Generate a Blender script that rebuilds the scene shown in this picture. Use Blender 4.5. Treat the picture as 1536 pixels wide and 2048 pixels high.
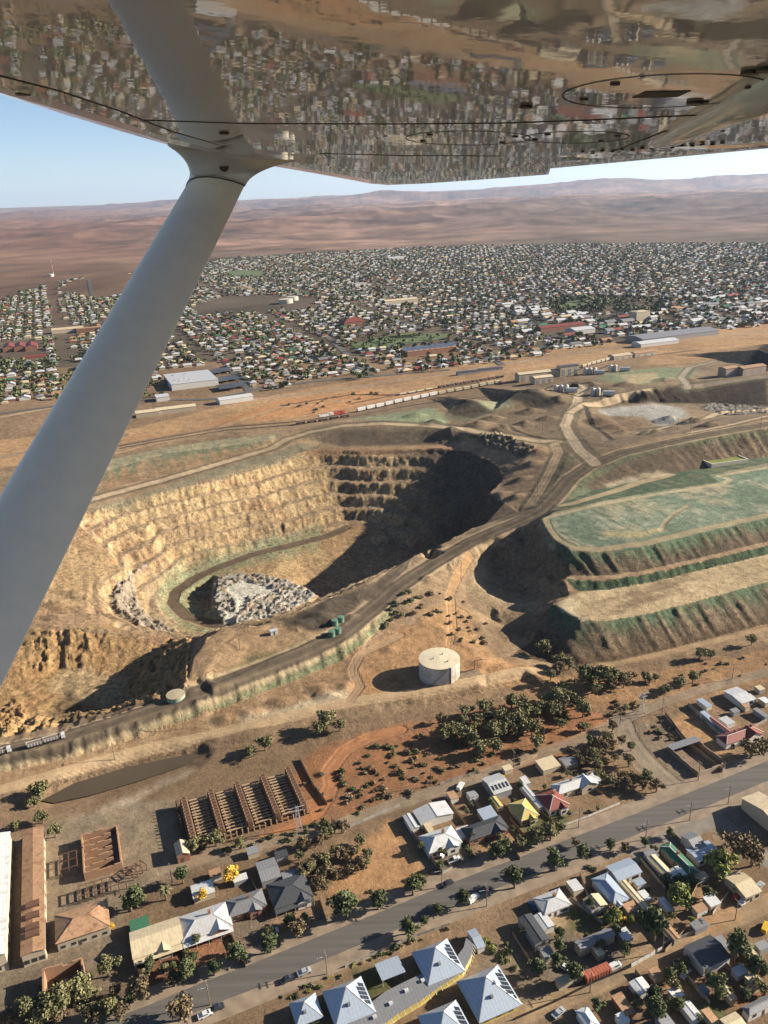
import bpy, bmesh, math, random
import numpy as np
from mathutils import Vector, Matrix
from mathutils.geometry import delaunay_2d_cdt
R = math.radians
rng = np.random.RandomState(7)
random.seed(7)
S = bpy.context.scene
for o in list(bpy.data.objects): bpy.data.objects.remove(o)
COL = S.collection

# ---------------------------------------------------------------- camera
FPX, EYE, PITCH, ROLL = 1607.0, 230.0, R(21.5), R(2.3)      # focal length in pixels of a 1536 x 2048 frame
CAM = np.array([0.0, 0.0, EYE])
fwd = np.array([0, math.cos(PITCH), -math.sin(PITCH)])
_r = np.array([1.0, 0, 0]); _u = np.cross(_r, fwd)
rgt = _r * math.cos(ROLL) - _u * math.sin(ROLL)
upv = _r * math.sin(ROLL) + _u * math.cos(ROLL)
cd = bpy.data.cameras.new('camera'); cam = bpy.data.objects.new('camera', cd); COL.objects.link(cam)
cd.sensor_fit = 'VERTICAL'; cd.sensor_height = 36.0; cd.lens = 36.0 * FPX / 2048.0
cd.clip_start = 0.02; cd.clip_end = 200000
M = Matrix.Identity(4)
for i in range(3):
    M[i][0] = rgt[i]; M[i][1] = upv[i]; M[i][2] = -fwd[i]; M[i][3] = CAM[i]
cam.matrix_world = M
S.camera = cam
S.render.resolution_x, S.render.resolution_y = 768, 1024

# ---------------------------------------------------------------- sky, sun, exposure
SUN_EL = R(23.0); SUN_DIR = np.array([26.0, 4.2]); SUN_DIR = SUN_DIR / np.linalg.norm(SUN_DIR)
w = bpy.data.worlds.new('World'); S.world = w; w.use_nodes = True
nt = w.node_tree; nt.nodes.clear()
sky = nt.nodes.new('ShaderNodeTexSky'); sky.sky_type = 'NISHITA'; sky.sun_disc = False
sky.sun_elevation = SUN_EL
sky.sun_rotation = math.atan2(SUN_DIR[0], SUN_DIR[1])
sky.altitude = 300; sky.air_density = 0.65; sky.dust_density = 0.3; sky.ozone_density = 1.5
bg = nt.nodes.new('ShaderNodeBackground'); bg.inputs[1].default_value = 0.05
wo = nt.nodes.new('ShaderNodeOutputWorld')
nt.links.new(sky.outputs[0], bg.inputs[0]); nt.links.new(bg.outputs[0], wo.inputs[0])
sl = bpy.data.lights.new('sun', 'SUN'); sl.energy = 5.0; sl.angle = R(0.5); sl.color = (1.0, 0.90, 0.75)
so = bpy.data.objects.new('sun', sl); COL.objects.link(so)
tos = Vector((SUN_DIR[0] * math.cos(SUN_EL), SUN_DIR[1] * math.cos(SUN_EL), math.sin(SUN_EL)))
so.rotation_euler = tos.to_track_quat('Z', 'Y').to_euler(); so.location = (300, 100, 400)
S.view_settings.view_transform = 'Standard'; S.view_settings.look = 'None'
S.view_settings.exposure = 1.58; S.view_settings.gamma = 1.0
HAZE = 1.8e-5
S.render.engine = 'CYCLES'

# ---------------------------------------------------------------- small helpers
def pray(x, y): return fwd * FPX + rgt * (x - 768.0) - upv * (y - 1024.0)
def P(x, y, z=0.0):
    d = pray(x, y); t = (z - EYE) / d[2]; return CAM + d * t
def lk(o, parent=None):
    COL.objects.link(o)
    if parent is not None: o.parent = parent
    return o
def tag(o, label=None, cat=None, group=None, kind=None):
    if label: o['label'] = label
    if cat: o['category'] = cat
    if group: o['group'] = group
    if kind: o['kind'] = kind
    return o
def empty(name, loc=(0, 0, 0), rz=0.0, label=None, cat=None, group=None):
    o = bpy.data.objects.new(name, None); o.location = loc; o.rotation_euler = (0, 0, rz); o.empty_display_size = 1
    lk(o); return tag(o, label, cat, group)
class MB:
    """collects faces, builds one mesh"""
    def __init__(s): s.v = []; s.f = []; s.m = []
    def add(s, vs, fs, mi=0):
        b = len(s.v); s.v += [tuple(map(float, p)) for p in vs]
        s.f += [tuple(b + i for i in f) for f in fs]; s.m += [mi] * len(fs); return s
    def box(s, x0, x1, y0, y1, z0, z1, mi=0):
        return s.add([(x0,y0,z0),(x1,y0,z0),(x1,y1,z0),(x0,y1,z0),(x0,y0,z1),(x1,y0,z1),(x1,y1,z1),(x0,y1,z1)],
                     [(3,2,1,0),(4,5,6,7),(0,1,5,4),(1,2,6,5),(2,3,7,6),(3,0,4,7)], mi)
    def bar(s, a, b, w, h=None, mi=0):
        a = Vector(a); b = Vector(b); d = (b - a); h = h or w
        if d.length < 1e-6: return s
        d.normalize(); up = Vector((0,0,1)) if abs(d.z) < .95 else Vector((1,0,0))
        x = d.cross(up).normalized() * (w/2); y = x.cross(d).normalized() * (h/2)
        vs = [a-x-y, a+x-y, a+x+y, a-x+y, b-x-y, b+x-y, b+x+y, b-x+y]
        return s.add(vs, [(0,1,2,3),(7,6,5,4),(4,5,1,0),(5,6,2,1),(6,7,3,2),(7,4,0,3)], mi)
    def tube(s, pts, rad, n=8, mi=0, cap=True):
        pts = [Vector(p) for p in pts]; rings = []
        rad = rad if hasattr(rad, '__len__') else [rad]*len(pts)
        for i, p in enumerate(pts):
            d = (pts[min(i+1,len(pts)-1)] - pts[max(i-1,0)]).normalized()
            up = Vector((0,0,1)) if abs(d.z) < .9 else Vector((1,0,0))
            x = d.cross(up).normalized(); y = x.cross(d).normalized()
            rings.append([p + x*math.cos(2*math.pi*k/n)*rad[i] + y*math.sin(2*math.pi*k/n)*rad[i] for k in range(n)])
        vs = [v for r in rings for v in r]; fs = []
        for i in range(len(pts)-1):
            for k in range(n):
                k2 = (k+1) % n; fs.append((i*n+k, i*n+k2, (i+1)*n+k2, (i+1)*n+k))
        if cap: fs += [tuple(range(n))[::-1], tuple((len(pts)-1)*n + k for k in range(n))]
        return s.add(vs, fs, mi)
    def mesh(s, name, mats, smooth=False):
        me = bpy.data.meshes.new(name); me.from_pydata(s.v, [], s.f)
        for m in (mats if isinstance(mats, (list, tuple)) else [mats]): me.materials.append(m)
        if any(s.m): me.polygons.foreach_set('material_index', s.m)
        if smooth: me.polygons.foreach_set('use_smooth', [True]*len(s.f))
        me.update(); return me
    def build(s, name, mats, parent=None, smooth=False, loc=None, rz=None):
        o = bpy.data.objects.new(name, s.mesh(name, mats, smooth))
        if loc is not None: o.location = loc
        if rz is not None: o.rotation_euler = (0, 0, rz)
        return lk(o, parent)
def copy_tree(o, parent=None):
    c = o.copy(); lk(c, parent)
    for ch in o.children: copy_tree(ch, c)
    return c

# ---- vector noise
def _hash(ix, iy, seed):
    h = (ix.astype(np.int64) * 374761393 + iy.astype(np.int64) * 668265263 + seed * 974634777) & 0x7fffffff
    h = ((h ^ (h >> 13)) * 1274126177) & 0x7fffffff
    return ((h ^ (h >> 16)) & 0xffff) / 65535.0
def vnoise(x, y, seed=0):
    ix = np.floor(x); iy = np.floor(y); fx = x - ix; fy = y - iy
    fx = fx*fx*(3-2*fx); fy = fy*fy*(3-2*fy)
    a = _hash(ix, iy, seed); b = _hash(ix+1, iy, seed); c = _hash(ix, iy+1, seed); d = _hash(ix+1, iy+1, seed)
    return (a*(1-fx)+b*fx)*(1-fy) + (c*(1-fx)+d*fx)*fy
def fbm(x, y, sc, octv=4, seed=0, gain=0.5):
    s = 0.0; a = 1.0; t = 0.0; f = 1.0/sc
    for k in range(octv):
        s = s + a*(vnoise(x*f+17.3*k, y*f-9.1*k, seed+k)*2-1); t += a; a *= gain; f *= 2.03
    return s/t
def ridged(x, y, sc, octv=4, seed=0):
    s = 0.0; a = 1.0; t = 0.0; f = 1.0/sc
    for k in range(octv):
        s = s + a*(1-np.abs(vnoise(x*f+11.7*k, y*f+5.3*k, seed+k)*2-1)); t += a; a *= .5; f *= 2.1
    return s/t
def sstep(a, b, x):
    t = np.clip((x-a)/(b-a), 0, 1); return t*t*(3-2*t)

# ---- materials
MATS = {}
DARK = 0.8      # albedo scale of built things, matched to the earth's
def nodes(name):
    m = bpy.data.materials.new(name); m.use_nodes = True; n = m.node_tree; b = n.nodes['Principled BSDF']; MATS[name] = m
    return m, n, b
def simple(name, col, rough=0.7, var=0.12, scale=3.0, metal=0.0, spec=0.4, bump=0.0, stain=None, rnd=0.0, ribs=0.0):
    """procedural paint / stone / metal: two noises vary colour, optional bump, per-object shade"""
    m, n, b = nodes(name); L = n.links
    tc = n.nodes.new('ShaderNodeTexCoord'); no = n.nodes.new('ShaderNodeTexNoise'); no.inputs['Scale'].default_value = scale
    no.inputs['Detail'].default_value = 6
    L.new(tc.outputs['Object'], no.inputs['Vector'])
    mr = n.nodes.new('ShaderNodeMapRange'); mr.inputs[1].default_value = .3; mr.inputs[2].default_value = .7
    mr.inputs[3].default_value = 1-var; mr.inputs[4].default_value = 1+var
    L.new(no.outputs['Fac'], mr.inputs[0])
    mx = n.nodes.new('ShaderNodeVectorMath'); mx.operation = 'SCALE'; mx.inputs[0].default_value = [c*DARK for c in col[:3]]
    src = mr.outputs[0]
    if rnd:
        oi = n.nodes.new('ShaderNodeObjectInfo'); r2 = n.nodes.new('ShaderNodeMapRange')
        r2.inputs[3].default_value = 1-rnd; r2.inputs[4].default_value = 1+rnd
        L.new(oi.outputs['Random'], r2.inputs[0]); mu = n.nodes.new('ShaderNodeMath'); mu.operation = 'MULTIPLY'
        L.new(r2.outputs[0], mu.inputs[0]); L.new(src, mu.inputs[1]); src = mu.outputs[0]
    if ribs:
        sx = n.nodes.new('ShaderNodeSeparateXYZ'); L.new(tc.outputs['Object'], sx.inputs[0]); a1 = n.nodes.new('ShaderNodeMath'); a1.operation = 'MULTIPLY'; a1.inputs[1].default_value = 2*math.pi/1.1; L.new(sx.outputs[0], a1.inputs[0])
        a2 = n.nodes.new('ShaderNodeMath'); a2.operation = 'SINE'; L.new(a1.outputs[0], a2.inputs[0]); a3 = n.nodes.new('ShaderNodeMapRange'); a3.inputs[1].default_value = -1; a3.inputs[2].default_value = 1; a3.inputs[3].default_value = 1-ribs; a3.inputs[4].default_value = 1+ribs; L.new(a2.outputs[0], a3.inputs[0])
        mu = n.nodes.new('ShaderNodeMath'); mu.operation = 'MULTIPLY'; L.new(a3.outputs[0], mu.inputs[0]); L.new(src, mu.inputs[1]); src = mu.outputs[0]
    L.new(src, mx.inputs[3])
    out = mx.outputs[0]
    if stain:
        n2 = n.nodes.new('ShaderNodeTexNoise'); n2.inputs['Scale'].default_value = scale*.35; n2.inputs['Detail'].default_value = 8
        L.new(tc.outputs['Object'], n2.inputs['Vector'])
        m2 = n.nodes.new('ShaderNodeMapRange'); m2.inputs[1].default_value = .52; m2.inputs[2].default_value = .68
        L.new(n2.outputs['Fac'], m2.inputs[0])
        mix = n.nodes.new('ShaderNodeMix'); mix.data_type = 'RGBA'; mix.inputs['B'].default_value = (*[c*DARK for c in stain], 1)
        L.new(m2.outputs[0], mix.inputs['Factor']); L.new(out, mix.inputs['A']); out = mix.outputs['Result']
    L.new(out, b.inputs['Base Color'])
    b.inputs['Roughness'].default_value = rough; b.inputs['Metallic'].default_value = metal
    b.inputs['Specular IOR Level'].default_value = spec
    if bump:
        bp = n.nodes.new('ShaderNodeBump'); bp.inputs['Strength'].default_value = bump; bp.inputs['Distance'].default_value = .1
        L.new(no.outputs['Fac'], bp.inputs['Height']); L.new(bp.outputs[0], b.inputs['Normal'])
    return m
# ================================================================ TERRAIN
# break lines (crests, toes, road edges) surveyed as image point + level in metres; each becomes a line in the world
def seg(s): return [tuple(float(v) for v in q.split(',')) for q in s.split()]
BL = {
 'haul_s': '-260,1590,6 -150,1555,6 0,1512,6 120,1490,6 260,1450,6.5 400,1400,7 500,1362,7 600,1322,7.5 690,1283,8 745,1240,8.5 800,1193,9.5 880,1135,11 950,1090,13 1020,1062,15 1090,1030,18 1110,1010,19.5 1150,965,23 1190,938,26 1250,915,29 1320,895,32 1420,876,35 1536,856,38 1720,824,42',
 'haul_n': '-260,1565,6 -150,1530,6 0,1492,6 120,1468,6 260,1423,6.5 400,1372,7 500,1333,7 590,1296,7.5 660,1262,8 720,1215,8.5 780,1165,9.5 815,1143,10.2',
 'haul_n2': '1010,1043,15 1070,1017,18 1100,985,20.5 1130,950,23.5 1170,922,26.5 1240,896,29.5 1320,880,32 1420,861,35 1536,840,38 1720,808,42',
 'notch_s': '815,1143,10.2 850,1125,10.6 900,1098,11.6 935,1076,12.8 1010,1043,15',
 'haul_toe': '-260,1618,1 -150,1580,1 0,1545,1 120,1517,1 260,1478,1 400,1432,1.5 500,1395,2 600,1358,2 680,1322,3 735,1282,4 780,1240,6',
 'low_track': '-260,1650,0 0,1580,0.5 200,1520,0.5 300,1492,1 420,1468,1 560,1432,2 700,1400,2.5 900,1370,3 1050,1337,3',
 'track_toe': '560,1452,0 720,1432,-1 900,1398,-1 1045,1362,-1',
 'pond_top_n': '40,1580,0 150,1539,0 250,1510,0 340,1490,0 405,1485,0 432,1500,0 405,1535,0 300,1582,0 190,1612,0 90,1632,0 30,1620,0',
 'pond_edge': '85,1600,-3 150,1566,-3 250,1534,-3 385,1506,-3 395,1513,-3 370,1530,-3 280,1562,-3 180,1592,-3 110,1606,-3 85,1600,-3',
 'flat0': '-400,1760,0 -200,1720,0 0,1660,0 300,1610,0 600,1480,0 900,1430,0 1150,1375,0 1300,1345,0 1536,1295,0 1800,1235,0',
 'flat1': '-500,2300,0 768,2300,0 2000,2300,0',
 'flat2': '-400,1900,0 400,1760,0 1000,1600,0 1536,1420,0 1900,1330,0',
 # main pit
 'far_road_n': '-60,1062,2 60,1022,2 180,992,3 330,952,4 440,920,5 540,890,6.5 565,876,7.5 610,858,9 680,846,12 760,841,14 850,843,15 930,852,16.5 1010,864,18.5 1080,874,20.5 1150,877,22',
 'far_road_s': '-60,1078,1.5 60,1038,1.5 180,1008,2.5 330,967,3.5 440,935,4.5 540,904,6 585,886,7.5 620,870,9 690,857,11.5 760,853,13.5 850,855,14.5 930,864,16 1010,878,18 1080,890,20 1110,900,21',
 'far_slope_toe': '640,884,4.5 680,893,4 760,893,4.5 850,888,5.5 920,890,6.5',
 'rim': '-60,1100,0 20,1075,0 100,1045,0 180,1024,0 240,1006,0 330,982,1 420,960,1.5 470,945,2 540,922,3 600,905,3 660,899,3.5 720,903,3.5 800,899,4.5 880,896,5.5 940,904,6.5 985,925,8.5 1008,945,9.5 1000,966,11 978,985,11 1015,1010,12.5 1038,1024,14 1000,1038,13.5 950,1054,12.5 900,1078,11 840,1104,10 780,1140,10 720,1170,11 640,1205,11 600,1226,10 560,1245,9 500,1255,8.5 440,1258,8',
 'rim_bench': '1040,1010,14.5 1010,985,12.5 1005,975,12 1030,940,14 1060,905,19',
 'ramp_o': '760,1052,-40 700,1050,-41 650,1066,-42 560,1088,-44 500,1103,-46 430,1128,-48 380,1150,-50 340,1180,-52 330,1205,-53 355,1236,-53 410,1256,-51 450,1258,-49.5',
 'ramp_i': '760,1066,-40.5 705,1064,-41.5 655,1080,-42.5 565,1102,-44.5 505,1118,-46.5 440,1143,-48.5 400,1164,-50 362,1188,-52 358,1206,-53 385,1230,-53 425,1244,-51 450,1249,-49.5',
 'plat': '434,1160,-46 480,1153,-47 530,1152,-48 585,1164,-48 640,1192,-48 600,1212,-48 560,1236,-48 500,1246,-48 450,1247,-49 436,1232,-47 426,1200,-46 434,1160,-46',
 'pocket': '374,1196,-55 400,1182,-56 414,1180,-57 412,1205,-58 416,1226,-56 396,1222,-55',
 'deep': '628,1172,-57 650,1130,-52 700,1110,-50 760,1106,-50 800,1092,-49',
 'deep_near': '640,1215,-57 700,1195,-56 760,1180,-54 820,1150,-51 880,1120,-46',
 'bund_a': '325,1138,-38 300,1165,-40 288,1190,-42 305,1222,-46 345,1250,-50 385,1262,-52',
 'bund_b': '300,1140,-36 275,1170,-38 270,1195,-40 290,1225,-43 330,1252,-48 370,1266,-50',
 'west_top': '-60,1190,-14 40,1178,-16 120,1170,-18 200,1160,-22 250,1140,-24',
 'west_flat': '-60,1245,-15 60,1240,-15 130,1228,-16 200,1228,-18 240,1238,-22 300,1262,-30',
 'w_crest': '-60,1262,-14 60,1262,-13 120,1258,-13 200,1255,-15 270,1262,-18 340,1272,-22 380,1272,-26',
 'w_toe': '-60,1400,-24 30,1370,-25 110,1340,-26 200,1345,-27 255,1340,-27 300,1318,-24',
 'w_floor': '-60,1470,-22 30,1440,-26 150,1428,-26 230,1412,-26 262,1380,-27',
 'w_near': '0,1475,-2 120,1452,-2 240,1418,-1 330,1390,1',
 'strip': '392,1270,-8 360,1305,-8 345,1340,-8 342,1375,-5 352,1395,3',
 'strip_w': '375,1280,-10 338,1310,-10 325,1345,-10 320,1380,-8',
 'mound_w': '440,1258,8 410,1282,8 384,1318,8.5 372,1360,8.5 375,1392,8',
 'mound_in': '470,1275,9 430,1310,10 410,1350,10 430,1375,9 520,1330,8.5 620,1285,8.5 620,1260,8.5',
 # notch beside the haul road
 'notch': '842,1120,0 880,1106,-2 884,1118,-4 856,1142,-3 840,1134,-2',
 'notch_rim': '828,1118,10.3 850,1104,10.5 884,1092,11.2 893,1104,11.4 890,1122,11',
 # waste terraces
 't1_rim': '1082,1038,25 1090,1056,25 1106,1078,25 1140,1098,25 1180,1104,25 1240,1100,25 1300,1090,25 1400,1066,25 1536,1036,25 1720,996,25',
 't1_north': '1082,1038,25 1110,1024,25 1180,1008,25 1250,994,25 1330,979,25 1400,970,25 1440,964,25 1418,950,24.5 1450,944,24 1536,926,24 1720,890,24',
 't1_toe': '1135,1152,16 1160,1152,16.5 1200,1153,16.5 1280,1143,16.5 1400,1116,16.5 1536,1083,16.5 1720,1040,16.5',
 'berm': '1130,1160,15.5 1160,1160,16 1200,1161,16 1280,1151,16 1400,1123,16 1536,1091,16 1720,1048,16',
 't2_in': '1160,1184,12 1220,1180,12.2 1300,1166,12.3 1400,1141,12.3 1536,1110,12.3 1720,1066,12.3',
 't2_rim': '1108,1208,11.5 1135,1228,12 1165,1240,12.3 1210,1241,12.3 1300,1226,12.3 1400,1200,12.3 1536,1162,12.3 1720,1110,12.3',
 't2_west': '1108,1208,11.5 1140,1190,11.5 1160,1184,12',
 't2_toe': '1030,1305,-1 1080,1322,-1 1130,1330,0 1180,1332,0 1240,1323,0 1320,1304,0 1420,1278,0 1536,1248,0 1720,1200,0',
 'bowl_floor': '985,1112,2 1000,1150,-3 1025,1180,-5 1050,1192,-4',
 'bowl_slope': '1046,1088,9 1070,1120,9 1086,1150,8 1098,1178,6.5 1090,1196,5',
 'bowl_ledge': '950,1098,12 962,1112,6 945,1140,4 950,1165,3 975,1188,2.5 1010,1206,2.5 1050,1210,3 1085,1208,5 1108,1208,11.5',
 'ledge_out': '930,1150,4 935,1180,2.5 962,1203,2 1000,1218,2 1050,1222,2 1080,1222,3',
 'hollow': '985,1240,-2 1030,1262,-3 1066,1285,-2 1050,1300,-2 1010,1285,-1.5 985,1262,-1',
 'hollow_w': '930,1190,2.5 955,1230,1.5 965,1262,1 985,1290,0 1020,1312,0',
 'n_toe': '1122,1006,19.5 1180,984,20 1250,967,20 1330,949,20 1420,934,20 1536,914,20 1720,882,20',
 'tank_pad': '730,1290,3 745,1365,2 860,1382,2 960,1370,2 990,1330,3 900,1270,4',
 # beyond the haul road
 'plain_a': '1060,890,20.5 1130,900,22 1170,905,25',
 'e_road': '1100,880,21 1130,850,20 1140,820,19 1170,800,19',
 'e_pit_s': '1190,885,24 1260,872,22 1320,862,24 1400,848,26 1536,830,28 1720,800,30',
 'e_floor_s': '1180,850,14 1260,856,12 1330,850,12 1390,838,12 1536,822,12 1720,800,12',
 'e_floor_n': '1200,812,12 1260,806,11 1330,806,10 1420,806,9 1536,816,8 1720,810,8',
 'e_wall': '1180,800,19 1240,788,20 1300,778,22 1400,762,24 1536,750,26 1720,730,30',
 'plain_b': '1150,772,18 1300,755,20 1400,740,21 1480,745,23',
 'e_dump': '1480,740,22 1492,722,26 1510,700,38 1560,685,44 1720,670,46',
 'dump_a': '885,838,14 900,815,16 932,797,25 950,800,25 962,808,20 985,822,15',
 'dump_b': '1005,806,14 1030,786,25 1058,777,29 1085,790,25 1110,812,17',
 'dump_c': '1128,776,17 1143,763,24 1156,764,24 1172,778,17',
 'slope_l': '100,980,8 200,947,8.5 260,928,9 340,906,10 440,894,10 540,880,9.5',
 'slope_lt': '100,1008,3 200,982,3.2 300,956,3.8 400,931,4.8 500,903,6',
 'behind_l': '100,950,5 240,915,6 340,893,7 440,880,7.5 560,866,8',
 'rail': '-200,985,1 0,930,2 240,885,3 450,850,4 640,835,5 760,812,6 1000,765,8 1200,725,10 1536,690,12 1720,668,12',
 'town0': '-300,860,0 0,815,0 400,792,0 800,745,0 1200,690,0 1536,655,0 1800,625,0',
}
pts2, ptz, cons = [], [], []
for nm, s in BL.items():
    w3 = [P(*q) for q in seg(s)]; first = True
    for i in range(len(w3)):
        if i == 0: chain = [w3[0]]
        else:
            n = max(1, int(np.linalg.norm(w3[i][:2]-w3[i-1][:2]) / 6.0))
            chain = [w3[i-1] + (w3[i]-w3[i-1])*k/n for k in range(1, n+1)]
        for p in chain:
            pts2.append(Vector((p[0], p[1]))); ptz.append(p[2])
            if not first: cons.append((len(pts2)-2, len(pts2)-1))
            first = False
for x in np.linspace(-2600, 2600, 27):
    for y, z in ((-60, 0), (90, 0), (1560, 0), (1700, 0)):
        pts2.append(Vector((x, y))); ptz.append(z)
for y in np.linspace(150, 1500, 10):
    for x in (-2600, 2600, -1500, 1500): pts2.append(Vector((x, y))); ptz.append(0)
ptz = np.array(ptz)
res = delaunay_2d_cdt(pts2, cons, [], 0, 0.4)
tv = np.array([(v.x, v.y) for v in res[0]]); _p2 = np.array([(v.x, v.y) for v in pts2])
def _zn(v):
    d = np.hypot(_p2[:, 0]-v[0], _p2[:, 1]-v[1]); k = np.argsort(d)[:4]; w_ = 1/(d[k]+.1); return float((ptz[k]*w_).sum()/w_.sum())
tz = np.array([ptz[o[0]] if o else _zn(tv[i]) for i, o in enumerate(res[3])])
# fan-shaped sheet of ground: fine in the mine, coarser towards the horizon
ys = [118.0]
while ys[-1] < 1230: ys.append(ys[-1] + min(1.5, max(.95, (EYE**2+ys[-1]**2)/EYE/803*.62)))
st = 1.5
while ys[-1] < 62000: st *= 1.02; ys.append(ys[-1]+st)
ys = np.array(ys); NR = len(ys); NC = 720; FA, FB = 95.0, 0.50
us = np.linspace(-1, 1, NC)
GX = us[None, :] * (FA + FB*ys)[:, None]; GY = np.repeat(ys[:, None], NC, 1); GZ = np.zeros_like(GX)
for t in res[2]:
    A, B, C = (tv[i] for i in t); za, zb, zc = (tz[i] for i in t)
    if za == zb == zc == 0: continue
    y0, y1 = min(A[1],B[1],C[1]), max(A[1],B[1],C[1]); i0, i1 = np.searchsorted(ys, y0), np.searchsorted(ys, y1, 'right')
    if i0 >= i1: continue
    x0, x1 = min(A[0],B[0],C[0]), max(A[0],B[0],C[0])
    ua = min(x0/(FA+FB*y0), x0/(FA+FB*y1)); ub = max(x1/(FA+FB*y0), x1/(FA+FB*y1))
    j0 = max(0, int((ua+1)/2*(NC-1))); j1 = min(NC, int((ub+1)/2*(NC-1))+2)
    if j0 >= j1: continue
    X = GX[i0:i1, j0:j1]; Y = GY[i0:i1, j0:j1]
    d = (B[1]-C[1])*(A[0]-C[0]) + (C[0]-B[0])*(A[1]-C[1])
    if abs(d) < 1e-9: continue
    l0 = ((B[1]-C[1])*(X-C[0]) + (C[0]-B[0])*(Y-C[1]))/d; l1 = ((C[1]-A[1])*(X-C[0]) + (A[0]-C[0])*(Y-C[1]))/d
    l2 = 1-l0-l1; m = (l0 >= -1e-6) & (l1 >= -1e-6) & (l2 >= -1e-6)
    GZ[i0:i1, j0:j1][m] = (l0*za+l1*zb+l2*zc)[m]
def gsample(G, x, y):
    x = np.asarray(x, float); y = np.asarray(y, float)
    i = np.clip(np.searchsorted(ys, y)-1, 0, NR-2); fy = np.clip((y-ys[i])/(ys[i+1]-ys[i]), 0, 1)
    def row(k):
        c = (x/(FA+FB*ys[k])+1)/2*(NC-1); j = np.clip(np.floor(c).astype(int), 0, NC-2); f = np.clip(c-j, 0, 1)
        return G[k, j]*(1-f) + G[k, j+1]*f
    return row(i)*(1-fy) + row(i+1)*fy
def hit(x, y):
    """where the line of sight through an image point meets the ground"""
    d = pray(x, y); t = ys/d[1]; X = d[0]*t; Z = EYE + d[2]*t; g = gsample(GZ, X, ys)
    k = np.nonzero(Z < g)[0]
    if len(k) == 0: k = [NR-1]
    k = k[0]
    if k > 0:
        a = Z[k-1]-g[k-1]; b = g[k]-Z[k]; f = a/(a+b) if a+b > 0 else 1; yy = ys[k-1]+(ys[k]-ys[k-1])*f
    else: yy = ys[0]
    xx = d[0]*yy/d[1]; return np.array([xx, yy, float(gsample(GZ, xx, yy))])
def hits(s): return np.array([hit(*q) for q in seg(s)])
def inpoly(X, Y, poly):
    m = np.zeros(X.shape, bool); n = len(poly)
    for i in range(n):
        x0, y0 = poly[i][:2]; x1, y1 = poly[(i+1) % n][:2]
        if y0 == y1: continue
        c = (Y >= min(y0, y1)) & (Y < max(y0, y1)); m ^= c & (X < x0+(Y-y0)*(x1-x0)/(y1-y0))
    return m
def ldist(X, Y, line):
    D = np.full(X.shape, 1e9)
    for a, b in zip(line[:-1], line[1:]):
        d = b[:2]-a[:2]; L2 = max(d@d, 1e-9); t = np.clip(((X-a[0])*d[0]+(Y-a[1])*d[1])/L2, 0, 1)
        D = np.minimum(D, np.hypot(X-a[0]-d[0]*t, Y-a[1]-d[1]*t))
    return D
def window(line, pad):
    x0, y0 = line[:, 0].min()-pad, line[:, 1].min()-pad; x1, y1 = line[:, 0].max()+pad, line[:, 1].max()+pad
    i0, i1 = np.searchsorted(ys, y0), np.searchsorted(ys, y1)+1
    ua = min(x0/(FA+FB*ys[max(i0-1,0)]), x0/(FA+FB*ys[min(i1,NR-1)])); ub = max(x1/(FA+FB*ys[max(i0-1,0)]), x1/(FA+FB*ys[min(i1,NR-1)]))
    return slice(i0, i1), slice(max(0, int((ua+1)/2*(NC-1))), max(0, min(NC, int((ub+1)/2*(NC-1))+2)))
# smooth the facets a little, keep the crests
def blur(G, n=1):
    for _ in range(n):
        Q = G.copy(); Q[1:-1, 1:-1] = (G[1:-1,1:-1]*2 + G[:-2,1:-1]+G[2:,1:-1]+G[1:-1,:-2]+G[1:-1,2:])/6; G = Q
    return G
GZ = blur(GZ, 2)
Z0 = GZ.copy()
# ---------------------------------------------------------------- relief
def grads(G):
    gx = np.zeros_like(G); gy = np.zeros_like(G)
    gx[:, 1:-1] = (G[:, 2:]-G[:, :-2])/(GX[:, 2:]-GX[:, :-2]); gy[1:-1] = (G[2:]-G[:-2])/(GY[2:]-GY[:-2]); return gx, gy
gx, gy = grads(Z0); SL = np.hypot(gx, gy)
AX = np.array([math.cos(R(21.3)), math.sin(R(21.3))])          # the direction the streets, the lode and the dumps all follow
SS = GX*AX[0] + GY*AX[1]; TT = -GX*AX[1] + GY*AX[0]
near = GY < 1300
def sub(f): 
    out = np.zeros_like(GX); k = int(np.searchsorted(ys, 1300)); out[:k] = f(GX[:k], GY[:k], SS[:k], TT[:k]); return out
N1 = sub(lambda x, y, s, t: fbm(x, y, 26, 5, 3)); N2 = sub(lambda x, y, s, t: fbm(x, y, 5, 4, 11))
RILL = sub(lambda x, y, s, t: fbm(s*1.0, t*.12, 3.6, 3, 21)); RID = sub(lambda x, y, s, t: ridged(s, t*.6, 4.6, 4, 31))
BIG = sub(lambda x, y, s, t: fbm(x, y, 90, 4, 41))
def zmask(s, pad=0, z=None):
    pl = hits(s) if z is None else np.array([P(a, b, z) for a, b in seg(s)])
    m = np.zeros(GX.shape, bool); w = window(pl, 2); m[w] = inpoly(GX[w]+N2[w]*2.5+N1[w]*4+BIG[w]*5, GY[w]+N1[w]*4-N2[w]*2.5-BIG[w]*5, pl); return m
ramp_l = np.array([(P(*a)+P(*b))/2 for a, b in zip(seg(BL['ramp_o']), seg(BL['ramp_i']))])
RAMPD = np.full(GX.shape, 1e9); _w = window(ramp_l, 40); RAMPD[_w] = ldist(GX[_w], GY[_w], ramp_l)
rimp = [P(*q) for q in seg(BL['rim'])]
wl = [P(*q) for q in seg('385,1266,-8 340,1270,-14 260,1262,-15 120,1258,-13 -60,1262,-14')]
pitp = np.array(rimp + wl); PIT = np.zeros(GX.shape, bool); _w = window(pitp, 2); PIT[_w] = inpoly(GX[_w], GY[_w], pitp)
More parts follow.
